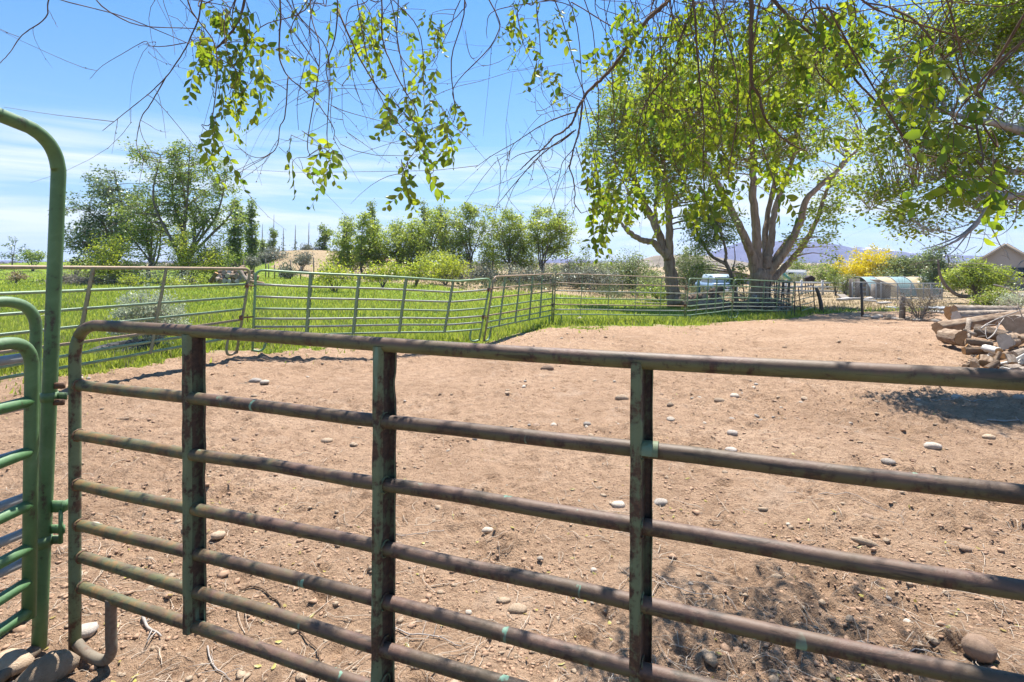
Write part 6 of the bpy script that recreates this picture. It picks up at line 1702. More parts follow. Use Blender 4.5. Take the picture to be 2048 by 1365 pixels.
# forked limb standing against the pile
o = thing('forked_branch', tuple(at(1937, 664, 11.3)), 'stubby forked branch standing against the front of the log pile', 'branch')
mb = MB(); q = 11.3 / F
tube(mb, [at(1938, 638, 11.5), at(1937, 652, 11.4), at(1934, 662, 11.3), at(1943, 667, 11.2), at(1951, 669, 11.1)], [4 * q, 4.2 * q, 4.5 * q, 3.6 * q, 3 * q], 10, rough=.06); tube(mb, [at(1935, 661, 11.3), at(1928, 661, 11.3)], [3.5 * q, 3 * q], 8); tube(mb, [at(1938, 664, 11.3), at(1938, 678, 11.1)], [3 * q, 2.2 * q], 8)
mb.build('bark', M['log_grey'], o)
# bare pale branches thrown over the pile
for i, (lab, pts, r) in enumerate([
    ('long pale bare branch lying across the log pile up to the right edge', [(1962, 658, 11.0), (1975, 648, 11.1), (2000, 636, 11.2), (2030, 625, 11.3), (2060, 612, 11.4)], 1.6),
    ('thin forked pale branch propped on the dark log', [(1975, 679, 10.7), (1988, 668, 10.8), (1998, 650, 11.0), (2008, 636, 11.2)], 1.3),
    ('curved pale twig bowed over the dark log', [(1962, 658, 11.0), (1972, 651, 11.0), (1990, 650, 11.0), (1998, 652, 11.0)], 1.0),
    ('hooked pale twig in front of the dark log', [(1972, 655, 10.9), (1971, 668, 10.8), (1975, 679, 10.7)], 1.0),
    ('white bare twig rising above the right end of the pile', [(2047, 640, 11.0), (2040, 622, 11.0), (2034, 606, 11.1)], 1.1),
    ('long pale bare branch in front of the house above the logs', [(1988, 570, 12.0), (2012, 576, 12.0), (2036, 590, 12.1), (2060, 597, 12.2)], 1.4)]):
    o = thing('bare_branch', tuple(at(*pts[0])), lab, 'branch', 'bare branches on the log pile')
    mb = MB(); P = smooth_path([at(*p) for p in pts], 5); tube(mb, P, [r * .011, r * .008, r * .005], 6, rough=.06)
    rg = np.random.default_rng(i)
    for k in range(4):
        s = P[int(rg.integers(2, len(P) - 2))]; d = unit(rg.normal(size=3) + [0, 0, .4]); tube(mb, [s, s + d * .12, s + d * .22 + rg.normal(0, .03, 3)], [r * .005, r * .003, r * .0015], 4)
    mb.build('bark', M['twig_pale'], o)
# firewood chips: countable small pieces
rg = np.random.default_rng(90)
chips = [log('split firewood piece among the chips in front of the log pile', (0, 0, 0), (.24, 0, 0), .045, b, c, 'split firewood scattered before the log pile', 40 + i, 8, .9, 'firewood', 'firewood') for i, (b, c) in enumerate((('log_bark', 'cut_tan'), ('log_grey', 'cut_grey'), ('log_dark', 'cut_orange'), ('log_white', 'cut_white')))]
for i in range(52):
    u = rg.uniform(1958, 2090); v = rg.uniform(706, 752)
    if u < 1985 and v < 716: v += 18
    p = gnd(u, v); o = chips[i % 4] if i < 4 else copy_tree(chips[int(rg.integers(0, 4))])
    s = rg.uniform(.55, 1.35)
    o.scale = (s * rg.uniform(.6, 1.2), s, s * rg.uniform(.45, 1.0)); o.rotation_euler = (rg.uniform(0, 6), rg.normal(0, .35), rg.uniform(0, 6)); o.location = (p.x, p.y, p.z + .03 + rg.uniform(0, .07))
# wood chips and bark crumbs
n = 900; u = rg.uniform(1935, 2200, n); v = rg.uniform(690, 770, n); P = np.array([tuple(gnd(a, b)) for a, b in zip(u[:300], v[:300])]); P = np.repeat(P, 3, 0) + rg.normal(0, .09, (900, 3)) * [1, 1, 0]
P[:, 2] = zt(P[:, 0], P[:, 1]) + .015; ax = unit(rg.normal(size=(n, 3)) * [1, 1, .35]); mb = MB(); leaves_quad(mb, P, ax, unit(np.cross(ax, rg.normal(size=(n, 3)) + [0, 0, 1.5])), rg.uniform(.04, .13, n), rg.uniform(.02, .06, n), rg.uniform(0, 1, n))
M['chip'] = mat_leaf('wood_chip', (.22, .15, .095), (.52, .43, .32), (.2, .15, .1), (.3, .25, .2), .1, .0)
tag(mb.build('wood_chips', M['chip'], smooth=False), kind='stuff')

# stacked logs at the far side of the field
rg = np.random.default_rng(91)
proto = [log('stacked firewood log at the foot of the left shrubs', (0, 0, 0), (1.15, 0, 0), .15, b, c, 'logs stacked at the foot of the left shrubs', 60 + i, 10, .9) for i, (b, c) in enumerate((('log_dark', 'cut_grey'), ('log_grey', 'cut_white'), ('log_bark', 'cut_grey')))]
spots = [(424, 562), (432, 560), (440, 563), (449, 562), (458, 563), (466, 562), (475, 563), (484, 562), (493, 562), (500, 561), (428, 554), (437, 553), (446, 553), (455, 552), (464, 553), (473, 553), (482, 551), (491, 553), (436, 546), (447, 545), (458, 545), (470, 545), (481, 544), (490, 545)]
for i, (u, v) in enumerate(spots):
    Y = 33.5 + rg.uniform(-.2, .2) + (563 - v) * .03
    o = proto[i] if i < 3 else copy_tree(proto[int(rg.integers(0, 3))])
    row = 'bottom' if i < 10 else 'middle' if i < 18 else 'top'; o['label'] = 'stacked log below the left shrubs, %s row, %s from the left' % (row, ORD[i - (0 if i < 10 else 10 if i < 18 else 18)])
    o.location = at(u, v, Y); o.rotation_euler = (rg.uniform(0, 6), rg.normal(0, .35), math.pi / 2 + rg.normal(0, .55)); s = rg.uniform(.75, 1.25); o.scale = (rg.uniform(.6, 1.0), s, s)
for lab, p0, p1, r in [('leaning pale log propped on the right of the stacked logs', (478, 541, 33.2), (492, 562, 33.2), 4.2), ('pale pointed log at the right end of the stacked logs', (508, 546, 33.0), (511, 560, 33.0), 3), ('reddish log leaning at the left end of the stacked logs', (420, 565, 33.0), (433, 546, 33.0), 4)]:
    log(lab, at(*p0), at(*p1), r * 33 / F, 'log_grey' if 'pale' in lab else 'log_dark', 'cut_white' if 'pale' in lab else 'cut_orange', None, len(lab), 10)

# rotten wood, stumps and junk round the trunks of the two elms
rg = np.random.default_rng(92)
proto = [log('old grey log on the ground behind the pale green panels', (0, 0, 0), (1.3, 0, 0), .17, b, c, 'old logs behind the pale green panels', 70 + i, 10, .9) for i, (b, c) in enumerate((('log_dark', 'cut_grey'), ('log_grey', 'cut_grey')))]
us_ = [1385, 1398, 1412, 1425, 1440, 1455, 1470, 1485, 1500, 1512, 1530, 1545, 1430, 1408, 1372, 1362, 1462, 1478, 1555, 1496, 1570]
for i, (u, v, sc_) in enumerate([(1385, 597, 1.4), (1398, 600, 1.5), (1412, 596, 1.2), (1425, 601, 1.1), (1440, 604, .9), (1455, 606, 1.0), (1470, 607, .8), (1485, 605, .9), (1500, 610, .8), (1512, 613, .9), (1530, 614, .8), (1545, 610, 1.0), (1430, 592, 1.0), (1408, 590, 1.0), (1372, 598, 1.2), (1362, 601, 1.0), (1462, 598, .8), (1478, 612, .7), (1555, 614, .9), (1496, 600, .8), (1570, 612, .9)]):
    Y = 28.3 + rg.uniform(-.6, .6) - .012 * (u - 1380)
    x = (u - U0) / F * Y
    o = proto[i] if i < 2 else copy_tree(proto[i % 2]); o['label'] = 'old log on the ground behind the pale green panels, %s from the left' % ORD[sorted(us_).index(u)]; o.location = (x, Y, float(zt(x, Y)) + .12 + max(0, 604 - v) * .03); o.rotation_euler = (rg.uniform(0, 6), rg.normal(0, .3), rg.uniform(-.6, .9)); s = sc_ * rg.uniform(.8, 1.15); o.scale = (rg.uniform(.5, 1) * sc_, s, s)
log('pale sawn log end beside the foot of the second elm', (9.35, 28.0, zt(9.35, 28) + .2), (9.5, 28.9, zt(9.5, 28.9) + .2), .21, 'log_dark', 'cut_grey', None, 3, 14)
log('curved grey driftwood limb lying against the biggest elm', at(1484, 612, 27), at(1508, 598, 27.2), .12, 'log_grey', 'cut_grey', None, 4, 10)
log('crooked pale stub upright against the biggest elm trunk', at(1513, 604, 27.2), at(1509, 592, 27.2), .10, 'log_white', 'cut_grey', None, 5, 10)
# brush pile of dead branches (left) and between the trunks
for lab, c, n, rad, ht, sd in [('heap of dead grey branches under the left trees', gnd(165, 569), 300, 2.6, .9, 1), ('tangle of dead branches round the foot of the biggest elm', Vector((11.9, 26.9, float(zt(11.9, 26.9)))), 260, 1.9, .55, 2)]:
    rg = np.random.default_rng(sd); o = thing('brush_pile', tuple(c), lab, 'brush pile')
    S = np.array(tuple(c)) + rg.normal(size=(n, 3)) * [rad * .5, rad * .3, 0] + np.stack([np.zeros(n), np.zeros(n), np.abs(rg.normal(0, ht * .45, n))], -1); d = unit(rg.normal(size=(n, 3)) * [1, .7, .45]); ln = rg.uniform(.4, 1.6, (n, 1, 1)); t = np.linspace(-.5, .5, 5)[None, :, None]
    mb = MB(); tubes_batch(mb, S[:, None] + d[:, None] * ln * t + rg.normal(0, .06, (n, 5, 3)), np.repeat(np.linspace(.022, .008, 5)[None], n, 0), 4); k = mb.build('branches', M['twig_grey'], o); k['kind'] = 'stuff'

# ------------------------------------------------------------------ tyre, boards, posts
t = gnd(215, 716); o = thing('tyre', tuple(t), 'old black tyre half sunk in the long grass at the foot of the leaning panel', 'tyre')
mb = MB(); Ro, n1, n2 = .40, 40, 14; V = []
for i in range(n1):
    a = i / n1 * 2 * math.pi
    for j in range(n2):
        b = j / n2 * 2 * math.pi; rr = .095 * (1 + .10 * (abs(math.cos(b)) > .75) * (i % 2)); x = Ro + rr * math.cos(b) * 1.1; V.append((x * math.cos(a), x * math.sin(a), rr * math.sin(b) * 1.05))
Q = [(i * n2 + j, ((i + 1) % n1) * n2 + j, ((i + 1) % n1) * n2 + (j + 1) % n2, i * n2 + (j + 1) % n2) for i in range(n1) for j in range(n2)]
mb.add(V, Q); k = mb.build('tread', M['rubber'], o, origin=(0, 0, 0)); o.rotation_euler = (.10, -.12, .3); o.location = (t.x, t.y + .25, t.z + .07)

def board(label, p0, p1, w, h, mat, name='board', cat='board', group=None):
    p0, p1 = np.array(tuple(p0), float), np.array(tuple(p1), float); ax = unit(p1 - p0); s = unit(np.cross(ax, [0, 0, 1.])); u = np.cross(s, ax)
    o = thing(name, tuple((p0 + p1) / 2), label, cat, group); mb = MB(); box(mb, (p0 + p1) / 2, (np.linalg.norm(p1 - p0), w, h), (ax, s, u)); m = mb.build('plank', mat, o, smooth=False)
    b = m.modifiers.new('bevel', 'BEVEL'); b.width = min(w, h) * .12; b.segments = 2
    return o
def gp(u, v, h=.08): p = gnd(u, v); return p + Vector((0, 0, h))
for lab, a, b, w, h, m in [('pale plank end-on at the left of the lumber by the kennel', gp(1678, 602), gp(1700, 600), .35, .14, 'board_pale'), ('grey sheet leaning like a low ramp on the pale planks', gp(1681, 596, .25), gp(1696, 601, .05), .5, .06, 'wood_grey'),
    ('long white plank lying left of the tall dark stake', gp(1697, 600), gp(1723, 600), .28, .12, 'board_pale'), ('white board propped up right of the dark stake', gp(1731, 600, .05), gp(1752, 597, .12), .3, .08, 'board_pale'), ('broken white board lying on the tan ground by the stake', gp(1727, 604), gp(1753, 605), .35, .10, 'board_pale'),
    ('thin white board in front of the tarp tunnel', gp(1757, 609), gp(1778, 608), .3, .08, 'board_pale'), ('flat pale board left of the wooden post', gp(1773, 616, .04), gp(1800, 618, .04), .25, .06, 'sheet_pale'), ('thin grey pole lying left of the wooden post', gp(1763, 622, .04), gp(1800, 621, .04), .07, .06, 'wood_grey'),
    ('upper bluish metal sheet behind the brush, left of the log pile', gp(1855, 622, .14), gp(1900, 621, .14), .9, .05, 'sheet_pale'), ('lower pale beam under the bluish sheet left of the log pile', gp(1862, 626, .05), gp(1898, 627, .05), .5, .09, 'board_pale'),
    ('weathered plank lying in the grass by the level panel', gp(1268, 607, .05), gp(1392, 612, .05), .22, .06, 'wood_grey'), ('grey plank in the grass left of the kinked panel', gp(505, 569, .06), gp(600, 574, .06), .4, .06, 'wood_grey')]:
    board(lab, a, b, w, h, M[m])
def stake(label, u, vb, vt, Y, r, mat, du=0, name='post', cat='post', group=None, n=8):
    x = (u - U0) / F * Y; b = np.array([x, Y, float(zt(x, Y))]); t = np.array(tuple(at(u + du, vt, Y)))
    o = thing(name, tuple(b), label, cat, group); mb = MB(); tube(mb, [b - [0, 0, .1], b * .5 + t * .5 + [.01, 0, 0], t], [r * 1.1, r, r * .92], n, rough=.04); mb.build('shaft', mat, o); return o
stake('tall dark leaning stake on the edge of the pen', 1725, 632, 566, gnd(1725, 633).y, .055, M['dark_iron'], -3)
stake('thick grey wooden post in the tumbleweed brush', 1804, 640, 592, gnd(1804, 640).y, .11, M['wood_grey'], 1)
stake('teal metal post behind the pale green panels', 1397, 592, 561, 30, .10, M['post_teal'])
# wire fence along the hill
fr = [(455, 500, 56), (531, 518, 53), (561, 533, 53), (581, 521, 52), (601, 533, 50), (627, 515, 50), (653, 536, 50), (667, 522, 52), (549, 530, 53), (537, 528, 53), (700, 530, 52), (735, 528, 52), (487, 520, 55), (990, 555, 42), (1040, 556, 42), (1100, 560, 40), (1180, 566, 38), (1245, 560, 38), (1275, 563, 38)]
o = thing('wire_fence', tuple(at(560, 545, 52)), 'old wire fence with weathered crooked posts below the dry hill', 'fence')
ends = []
for u, vt, Y in fr[:13]:
    x = (u - U0) / F * Y; b = np.array([x, Y, float(zt(x, Y))]); tp = np.array(tuple(at(u, vt, Y))); tp[2] = max(tp[2], b[2] + .9)
    mb = MB(); tube(mb, [b, b * .5 + tp * .5 + [.03, 0, 0], tp], .055, 6); mb.build('post', M['wood_grey'], o); ends.append((b, tp))
ends.sort(key=lambda e: e[0][0])
for f in (.5, .9):
    mb = MB(); tube(mb, [b + (tp - b) * min(1, f * 1.0 / max(.3, (tp - b)[2])) for b, tp in ends], .008, 4, cap=False); mb.build('wire', M['dark_iron'], o)
for i, (u, vt, Y) in enumerate(fr[13:]):
    stake(['thin fence stake left of the level panel under the airy elm', 'thin fence stake under the dark-stemmed elm', 'thin fence stake under the rightmost middle tree', 'thin fence stake on the dry strip behind the level panel', 'thin fence stake before the pale grey-green bush', 'thin fence stake at the right of the pale bush'][i], u, 0, vt, Y, .035, M['wood_grey'], 0, 'fence_stake', 'post')

# white rail fence
o = thing('rail_fence', tuple(gnd(1640, 586)), 'white three-rail fence across the dry paddock behind the panels', 'fence')
Y = 44; q = Y / F
for u in (1540, 1572, 1603, 1645, 1690, 1735):
    x = (u - U0) * q; g = float(zt(x, Y)); mb = MB(); box(mb, (x, Y, g + .6), (.13, .13, 1.2)); box(mb, (x, Y, g + 1.215), (.17, .17, .03)); mb.build('post', M['white_vinyl'], o, smooth=False)
for h in (.35, .68, 1.02):
    for ua, ub in zip((1540, 1572, 1603, 1645, 1690), (1572, 1603, 1645, 1690, 1735)):
        xa, xb = (ua - U0) * q + .066, (ub - U0) * q - .066; mb = MB(); za, zb = float(zt(xa, Y)) + h, float(zt(xb, Y)) + h
        ax = unit(np.array([xb - xa, 0, zb - za])); box(mb, ((xa + xb) / 2, Y, (za + zb) / 2), (np.hypot(xb - xa, zb - za), .045, .14), (ax, (0, 1, 0), np.cross(ax, (0, 1, 0)))); mb.build('rail', M['white_vinyl'], o, smooth=False)

# tarp tunnel
def tunnel():
    Y = 43; q = Y / F; x0, x1 = (1741 - U0) * q, (1878 - U0) * q; g = float(zt((x0 + x1) / 2, Y)); top = CAMH + (V0 - 555.5) * q; r = top - g
    o = thing('tarp_tunnel', (x0, Y, g), 'half-round tunnel shelter with teal and tan striped tarp', 'shelter')
    seg = [(0, .20, 'teal_tarp'), (.20, .43, 'tan_tarp'), (.43, .66, 'teal_tarp'), (.66, .90, 'tan_tarp'), (.90, 1.0, 'teal_tarp')]
    rg = np.random.default_rng(3)
    for a, b, m in seg:
        k, n = 6, 18; xs = np.linspace(x0 + (x1 - x0) * a, x0 + (x1 - x0) * b, k); an = np.linspace(-.05, math.pi + .05, n)
        R = r * (1 + .012 * np.sin(np.linspace(0, math.pi, k)))[:, None] * (1 + .006 * rg.normal(size=(k, n)))
        V = np.stack([np.repeat(xs[:, None], n, 1) - .10 * np.sin(an)[None] * 0, Y + r - R * np.cos(an) * 1.05, g + R * np.sin(an)], -1); V[:, :, 1] += 0
        i = np.arange(k - 1)[:, None] * n; j = np.arange(n - 1)[None]; Q = np.stack([i + j, i + n + j, i + n + j + 1, i + j + 1], -1).reshape(-1, 4)
        mb = MB(); mb.add(V.reshape(-1, 3), Q); mb.build('tarp_panel', M[m], o)
    for a in (0, .2, .43, .66, .9, 1):
        x = x0 + (x1 - x0) * a; mb = MB(); tube(mb, [(x, Y + r - (r + .03) * 1.05 * math.cos(t), g + (r + .03) * math.sin(t)) for t in np.linspace(0, math.pi, 20)], .03, 6); mb.build('hoop', M['galv'], o)
tunnel()
# chain-link kennel
def kennel():
    Y = 37.0; q = Y / F; X = lambda u: (u - U0) * q
    o = thing('kennel_fence', (X(1705), Y, float(zt(X(1705), Y))), 'grey chain-link kennel fence standing in front of the tarp tunnel', 'fence')
    us = [1705, 1724, 1752, 1762, 1795, 1822, 1847, 1862, 1884]; g = float(zt(X(1790), Y)); zt_ = CAMH + (V0 - 565) * q
    for u in us:
        top = zt_ - (.07 if u > 1790 else 0); mb = MB(); tube(mb, [(X(u), Y, g - .1), (X(u), Y, top)], .045, 6); mb.build('post', M['galv'], o)
    for z, a, b in ((zt_, 1705, 1752), (zt_ - .07, 1752, 1884), (g + .08, 1705, 1884), (g + .75, 1795, 1884)):
        mb = MB(); tube(mb, [(X(a), Y - .05, z), (X(b), Y - .05, z)], .03, 6); mb.build('rail', M['galv'], o)
    A, B, s = [], [], .17; w = X(1884) - X(1705); h = zt_ - .1 - g
    for k in np.arange(-h, w, s):
        for sg in (1, -1):
            xa, xb = (k, k + h) if sg > 0 else (k + h, k)
            za, zb = 0.0, h
            lo, hi = min(xa, xb), max(xa, xb)
            t0 = max(0, (0 - xa) / (xb - xa) if xb > xa else (w - xa) / (xb - xa)); t1 = min(1, (w - xa) / (xb - xa) if xb > xa else (0 - xa) / (xb - xa))
            if t1 - t0 > .02: A.append((X(1705) + xa + (xb - xa) * t0, Y + .02 * sg, g + h * t0)); B.append((X(1705) + xa + (xb - xa) * t1, Y + .02 * sg, g + h * t1))
    mb = MB(); tubes_batch(mb, np.stack([np.array(A), np.array(B)], 1), np.full((len(A), 2), .006), 3); m = mb.build('wire_mesh', M['galv'], o); m['kind'] = 'stuff'
    for u, lab in ((1708, 'grey slatted board standing at the left corner of the kennel'), (1720, 'second grey board standing inside the kennel left end')):
        x = X(u); oo = thing('standing_board', (x, Y + .3, g), lab, 'board'); mb = MB(); box(mb, (x, Y + .3, g + .72), (.28 if u < 1715 else .34, .05, 1.45)); mb.build('plank', M['wood_grey'], oo, smooth=False)
    c = np.array([X(1785), Y + .9, g + .55]); oo = thing('lean_to', tuple(c), 'weathered sloping board roof inside the kennel', 'shelter')
    mb = MB(); ax = unit(np.array([1, 0, -.42])); box(mb, c + [.0, 0, .55], (1.35, .9, .07), (ax, (0, 1, 0), np.cross(ax, (0, 1, 0)))); mb.build('roof_board', M['board_pale'], oo, smooth=False)
    mb = MB(); box(mb, c + [-.12, .1, -.02], (1.0, .6, 1.05)); mb.build('wall_boards', M['wood_grey'], oo, smooth=False)
kennel()

# house at the right
def house():
    Y = 60.0; q = Y / F; xc = (2012 - U0) * q; g = float(zt(xc, Y)); g = CAMH + (V0 - 585) * q; apex = CAMH + (V0 - 489) * q; hw = 3.95; eave = CAMH + (V0 - 546) * q; dep = 12.0
    o = thing('house', (xc, Y, g), 'pale stucco gable-ended house behind the trees at the right', 'house')
    mb = MB(); p = [(-hw, g + .7), (hw, g + .7), (hw, eave), (0, apex - .12), (-hw, eave)]
    V = [(xc + x, Y, z) for x, z in p] + [(xc + x, Y + dep, z) for x, z in p]
    mb.add(V, [(0, 1, 6, 5), (1, 2, 7, 6), (4, 0, 5, 9)], [(0, 4, 2), (0, 2, 1), (4, 3, 2), (5, 6, 7), (5, 7, 9), (9, 7, 8)]); mb.build('wall', M['stucco'], o, smooth=False)
    mb = MB(); box(mb, (xc, Y + dep / 2 - .0, g + .1), (2 * hw + .06, dep + .06, 1.2)); mb.build('plinth', M['stucco_base'], o, smooth=False)
    sl = unit(np.array([hw, 0, apex - eave])); nn = np.array([-sl[2], 0, sl[0]]); ln = np.hypot(hw, apex - eave) + .55
    for sg in (-1, 1):
        a = np.array([sg * -sl[0], 0, sl[2]]); a = unit(np.array([-sg * sl[0], 0, sl[2]])); up = np.array([sg * sl[2], 0, sl[0]])
        c = np.array([xc, Y + dep / 2, apex]) - a * ln / 2 + up * .07
        mb = MB(); box(mb, c, (ln, dep + .9, .14), (a, (0, 1, 0), up)); r = mb.build('roof', M['shingle'], o, smooth=False)
        mb = MB(); box(mb, c - np.array([0, dep / 2 + .47, 0]) - up * .09, (ln, .04, .28), (a, (0, 1, 0), up)); mb.build('fascia', M['fascia'], o, smooth=False)
        rows = int(ln / .3)
        mb = MB()
        for k in range(rows): box(mb, c + a * (-ln / 2 + (k + .5) * ln / rows) + up * .082, (ln / rows * .9, dep + .92, .025), (a, (0, 1, 0), up))
        mb.build('shingle_courses', M['shingle'], r, smooth=False)
    o.rotation_euler.z = -math.atan2(xc, Y)
    for du, dv, w, h in ((24, 20, 1.5, 1.0), (14, 44, .8, .35)):
        c = np.array(tuple(at(2008 + du, V0 + dv, Y))); 
        if dv == 20:
            mb = MB(); box(mb, (c[0], Y - .02, c[2]), (w + .16, .08, h + .16)); f = mb.build('window', M['fascia'], o, smooth=False)
            mb = MB(); box(mb, (c[0], Y - .07, c[2]), (w, .03, h)); mb.build('pane', M['glass_dark'], f, smooth=False)
        else:
            mb = MB(); box(mb, (c[0], Y - .06, c[2]), (.28, .14, .32)); mb.build('meter_box', M['dark_wood'], o, smooth=False)
    c = at(2026, 552, Y); mb = MB(); box(mb, (c.x, Y - .04, c.z), (.7, .08, 1.5)); d = mb.build('invented_door', M['sheet_pale'], o, smooth=False)  # door and its handle are invented for a pale patch on the wall
    mb = MB(); tube(mb, [(c.x + .25, Y - .1, c.z), (c.x + .25, Y - .16, c.z)], .04, 8); mb.build('invented_handle', M['galv'], d)
house()
# gravel strip before the house
mb = MB(); P = [gnd(1975, 590), gnd(2300, 597), gnd(2300, 590), gnd(1975, 586)]
mb.add([tuple(p + Vector((0, 0, .03))) for p in P], [(0, 1, 2, 3)]); tag(mb.build('gravel_path', M['stone_grey'], smooth=False), kind='structure')

M['pale_blue_paint'] = mat_plain('pale_blue_paint', (.42, .52, .60), (.38, .47, .55), 3, .35)
# light blue car, seen end on behind the small elm
def car():
    Y = 44.0; q = Y / F; xc = (1451 - U0) * q; g = float(zt(xc, Y)) ; top = CAMH + (V0 - 549.5) * q; g = top - 1.75
    o = thing('parked_car', (xc, Y, g), 'light blue car with a paler roof parked behind the small elm', 'car')
    w, L = 2.15, 4.4
    prof = [(-.5, .28), (-.5, .80), (-.47, .98), (-.40, 1.05), (.40, 1.05), (.47, .98), (.5, .80), (.5, .28)]
    def shell(sec, ys, sc):
        V = []; k = len(sec)
        for y, (a, b) in zip(ys, sc): V += [(xc + x * w * a, Y + y, g + z * b) for x, z in sec]
        Q = [(i * k + j, i * k + (j + 1) % k, (i + 1) * k + (j + 1) % k, (i + 1) * k + j) for i in range(len(ys) - 1) for j in range(k)]
        T = [(0, j + 1, j) for j in range(1, k - 1)] + [((len(ys) - 1) * k, (len(ys) - 1) * k + j, (len(ys) - 1) * k + j + 1) for j in range(1, k - 1)]
        return V, Q, T
    mb = MB(); mb.add(*shell(prof, [0, .06, .3, L - .3, L - .06, L], [(.90, .93), (.97, .98), (1, 1), (1, 1), (.97, .95), (.9, .88)])); mb.build('body', M['blue_paint'], o)
    cab = [(-.46, 1.0), (-.40, 1.62), (-.34, 1.72), (.34, 1.72), (.40, 1.62), (.46, 1.0)]
    mb = MB(); mb.add(*shell(cab, [.35, .75, 2.9, 3.5], [(.92, .66), (.96, 1), (.96, 1), (.9, .64)])); mb.build('cabin', M['pale_blue_paint'], o)
    mb = MB(); box(mb, (xc, Y + .505, g + 1.30), (1.45, .04, .48), ((1, 0, 0), unit(np.array([0, .87, .5])), unit(np.array([0, -.5, .87])))); mb.build('window', M['glass_dark'], o, smooth=False)
    for s in (-1, 1):
        mb = MB(); box(mb, (xc + s * .84, Y - .01, g + .82), (.26, .06, .18)); mb.build('tail_lamp', M['far_rust'], o, smooth=False)
    mb = MB(); box(mb, (xc, Y - .06, g + .46), (1.9, .12, .16)); mb.build('bumper', M['white_paint'], o, smooth=False)
    mb = MB(); box(mb, (xc, Y - .01, g + .72), (.42, .03, .14)); mb.build('number_plate', M['white_vinyl'], o, smooth=False)
    for s in (-1, 1):
        for yy in (.85, 3.5):
            c = np.array([xc + s * .93, Y + yy, g + .33]); mb = MB(); tube(mb, [c - [.11, 0, 0], c + [.11, 0, 0]], .33, 18); wh = mb.build('wheel', M['rubber'], o); mb = MB(); tube(mb, [c + [s * .10, 0, 0], c + [s * .125, 0, 0]], .19, 14); mb.build('rim', M['galv'], wh)
car()
# low grey-roofed shed behind the car, pale long trailer, dark little shed, teal slide
def gable(label, name, cat, u0, u1, vb, ve, vr, Y, dep, wall, roof, extra=None):
    q = Y / F; x0, x1 = (u0 - U0) * q, (u1 - U0) * q; g = CAMH + (V0 - vb) * q; e = CAMH + (V0 - ve) * q; r = CAMH + (V0 - vr) * q
    o = thing(name, ((x0 + x1) / 2, Y, g), label, cat); xm = (x0 + x1) / 2
    mb = MB(); p = [(x0, g), (x1, g), (x1, e), (xm, r), (x0, e)]; V = [(x, Y, z) for x, z in p] + [(x, Y + dep, z) for x, z in p]
    mb.add(V, [(1, 2, 7, 6), (4, 0, 5, 9)], [(0, 4, 2), (0, 2, 1), (4, 3, 2), (5, 6, 7), (5, 7, 9), (9, 7, 8)]); mb.build('wall', M[wall], o, smooth=False)
    hw, rise = (x1 - x0) / 2, r - e; ln = np.hypot(hw, rise) * 1.16; sl = unit(np.array([hw, 0, rise]))
    for sg in (-1, 1):
        a = np.array([-sg * sl[0], 0, sl[2]]); up = np.array([sg * sl[2], 0, sl[0]]); mb = MB(); t = .04 + .01 * hw; box(mb, np.array([xm, Y + dep / 2, r]) - a * ln / 2 + up * t, (ln, dep * 1.12, t * 1.6), (a, (0, 1, 0), up)); mb.build('roof', M[roof], o, smooth=False)
    return o, g, e
gable('low building with a broad grey roof behind the light blue car', 'shed', 'shed', 1405, 1500, 575, 553, 540, 75, 9, 'stucco', 'wood_grey')
o, g, e = gable('dark little gabled shed on short legs by the white fence', 'small_shed', 'shed', 1616, 1629, 563, 558, 553, 47, .6, 'dark_wood', 'dark_wood')
q = 47 / F
for u in (1617, 1628):
    for yy in (47.05, 47.5):
        x = (u - U0) * q; mb = MB(); gz = float(zt(x, yy)); box(mb, (x, yy, (gz + g) / 2), (.06, .06, abs(g - gz))); mb.build('leg', M['dark_wood'], o, smooth=False)
q = 85 / F; xc = (1583 - U0) * q; o = thing('trailer', (xc, 85, float(zt(xc, 85))), 'long low white trailer far beyond the white fence', 'trailer'); gz = CAMH + (V0 - 560) * q
mb = MB(); box(mb, (xc, 85, gz + .85), (3.6, 2.2, 1.3)); mb.build('body', M['white_paint'], o, smooth=False); mb = MB(); box(mb, (xc, 85, gz + 1.53), (3.75, 2.3, .06)); mb.build('roof', M['sheet_pale'], o, smooth=False)
mb = MB(); box(mb, (xc - .6, 83.88, gz + .95), (.9, .03, .45)); mb.build('window', M['glass_dark'], o, smooth=False)
for s in (-.5, .5): mb = MB(); tube(mb, [(xc + s, 83.85, gz + .1), (xc + s, 84.05, gz + .1)], .32, 14); mb.build('wheel', M['rubber'], o)
Y = 60; q = Y / F; o = thing('playground_slide', tuple(at(1570, 560, Y)), 'small teal slide far behind the panels by the big trunk', 'slide')
a, b = np.array(tuple(at(1562, 547, Y))), np.array(tuple(at(1578, 560, Y + .3))); ax = unit(b - a); s = unit(np.cross(ax, [0, 1., 0])); mb = MB(); box(mb, (a + b) / 2, (np.linalg.norm(b - a), .5, .06), (ax, (0, 1, 0), s)); mb.build('chute', M['teal_plastic'], o, smooth=False)
for sg in (-1, 1): mb = MB(); box(mb, (a + b) / 2 + np.array([0, sg * .27, .1]), (np.linalg.norm(b - a), .04, .2), (ax, (0, 1, 0), s)); mb.build('side_rail', M['teal_plastic'], o, smooth=False)
gz = float(zt(a[0], Y)); 
for sg in (-.25, .25): mb = MB(); tube(mb, [(a[0], Y + sg, gz), (a[0], Y + sg, a[2])], .04, 6); mb.build('leg', M['galv'], o)

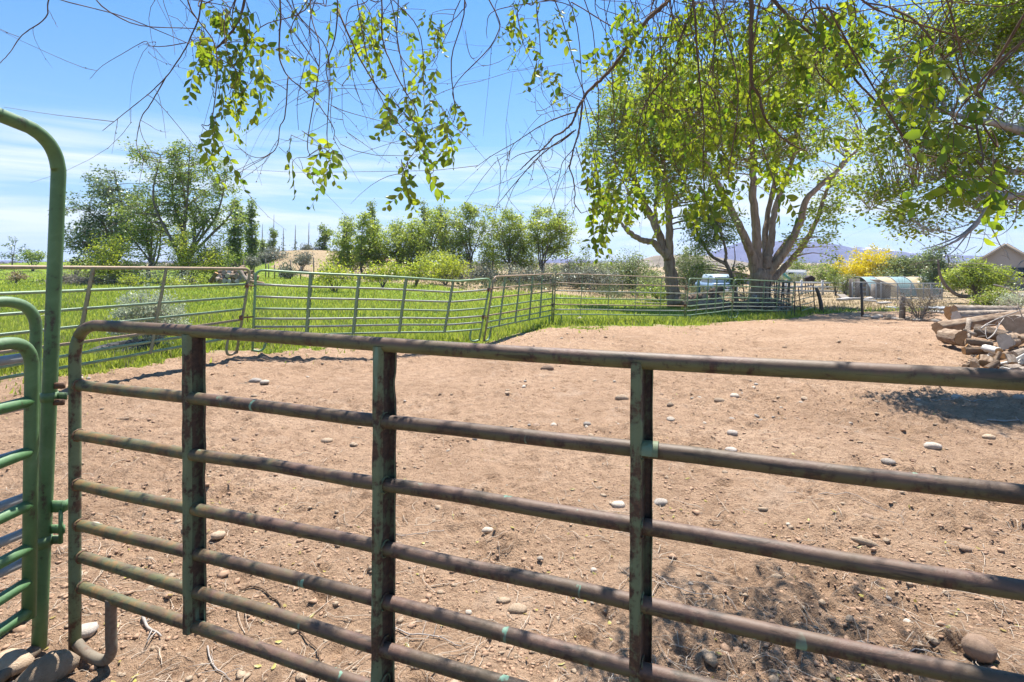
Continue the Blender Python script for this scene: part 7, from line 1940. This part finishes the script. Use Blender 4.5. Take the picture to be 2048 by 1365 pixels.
# larger dead twigs on the soil in front
for i, (lab, pts, r) in enumerate([
    ('long dark bare twig slanting on the dirt behind the lower rails at left', [(480, 1186), (505, 1176), (540, 1190), (585, 1240), (640, 1300), (655, 1335)], .006),
    ('short pale stick curled on the dirt beside the gate foot', [(285, 1236), (292, 1262), (318, 1284)], .009), ('thin curved twig at the bottom left corner under the rails', [(415, 1300), (430, 1335), (470, 1360)], .004),
    ('pale stick lying flat below the fourth rail', [(790, 1062), (805, 1068), (880, 1065), (895, 1060)], .003), ('bent twig on the dirt right of the second upright', [(785, 1258), (830, 1278), (870, 1282), (925, 1302)], .004),
    ('pale twig under the sixth rail near the bottom right', [(1690, 1278), (1750, 1300), (1830, 1305), (1880, 1300)], .004), ('long thin pale twig on the sunlit dirt at right', [(1575, 990), (1650, 992), (1750, 1008), (1810, 1040)], .003),
    ('dark short stick by the round boulder', [(1820, 1308), (1860, 1300), (1885, 1296)], .007), ('thin dark twig on the dirt beyond the third upright', [(1340, 890), (1380, 888), (1420, 891)], .004), ('crooked pale twig in the shade under the fifth rail', [(1310, 1150), (1360, 1185), (1430, 1195), (1480, 1230)], .003),
    ('bare stick in the tree shade at far right', [(1862, 801), (1920, 805), (1990, 806)], .008), ('fallen bare branch at the right edge in the tree shade', [(1975, 842), (2020, 845), (2060, 848)], .010)]):
    P = smooth_path([gnd(*p) for p in pts], 5); P[:, 2] = zt(P[:, 0], P[:, 1]) + micro(P[:, 0], P[:, 1]) + r * .9 + .006
    o = thing('twig', tuple(P[0]), lab, 'twig'); rg = np.random.default_rng(i + 5); P[:, :2] += np.cumsum(rg.normal(0, .004, (len(P), 2)), 0) * .6
    mb = MB(); tube(mb, P, [r, r * .8, r * .45], 7, rough=.06)
    for k in range(4):
        s = P[int(rg.integers(1, len(P) - 1))]; d = unit(np.array([rg.normal(), rg.normal(), abs(rg.normal(0, .15))])); tube(mb, [s, s + d * .04, s + d * .10 + [0, 0, -.004]], [r * .5, r * .35, r * .2], 4)
    mb.build('bark', M['bark_dark' if 'dark' in lab else 'twig_pale'], o)
print('triangles', sum(len(p.data.polygons) for p in bpy.data.objects if p.type == 'MESH'))
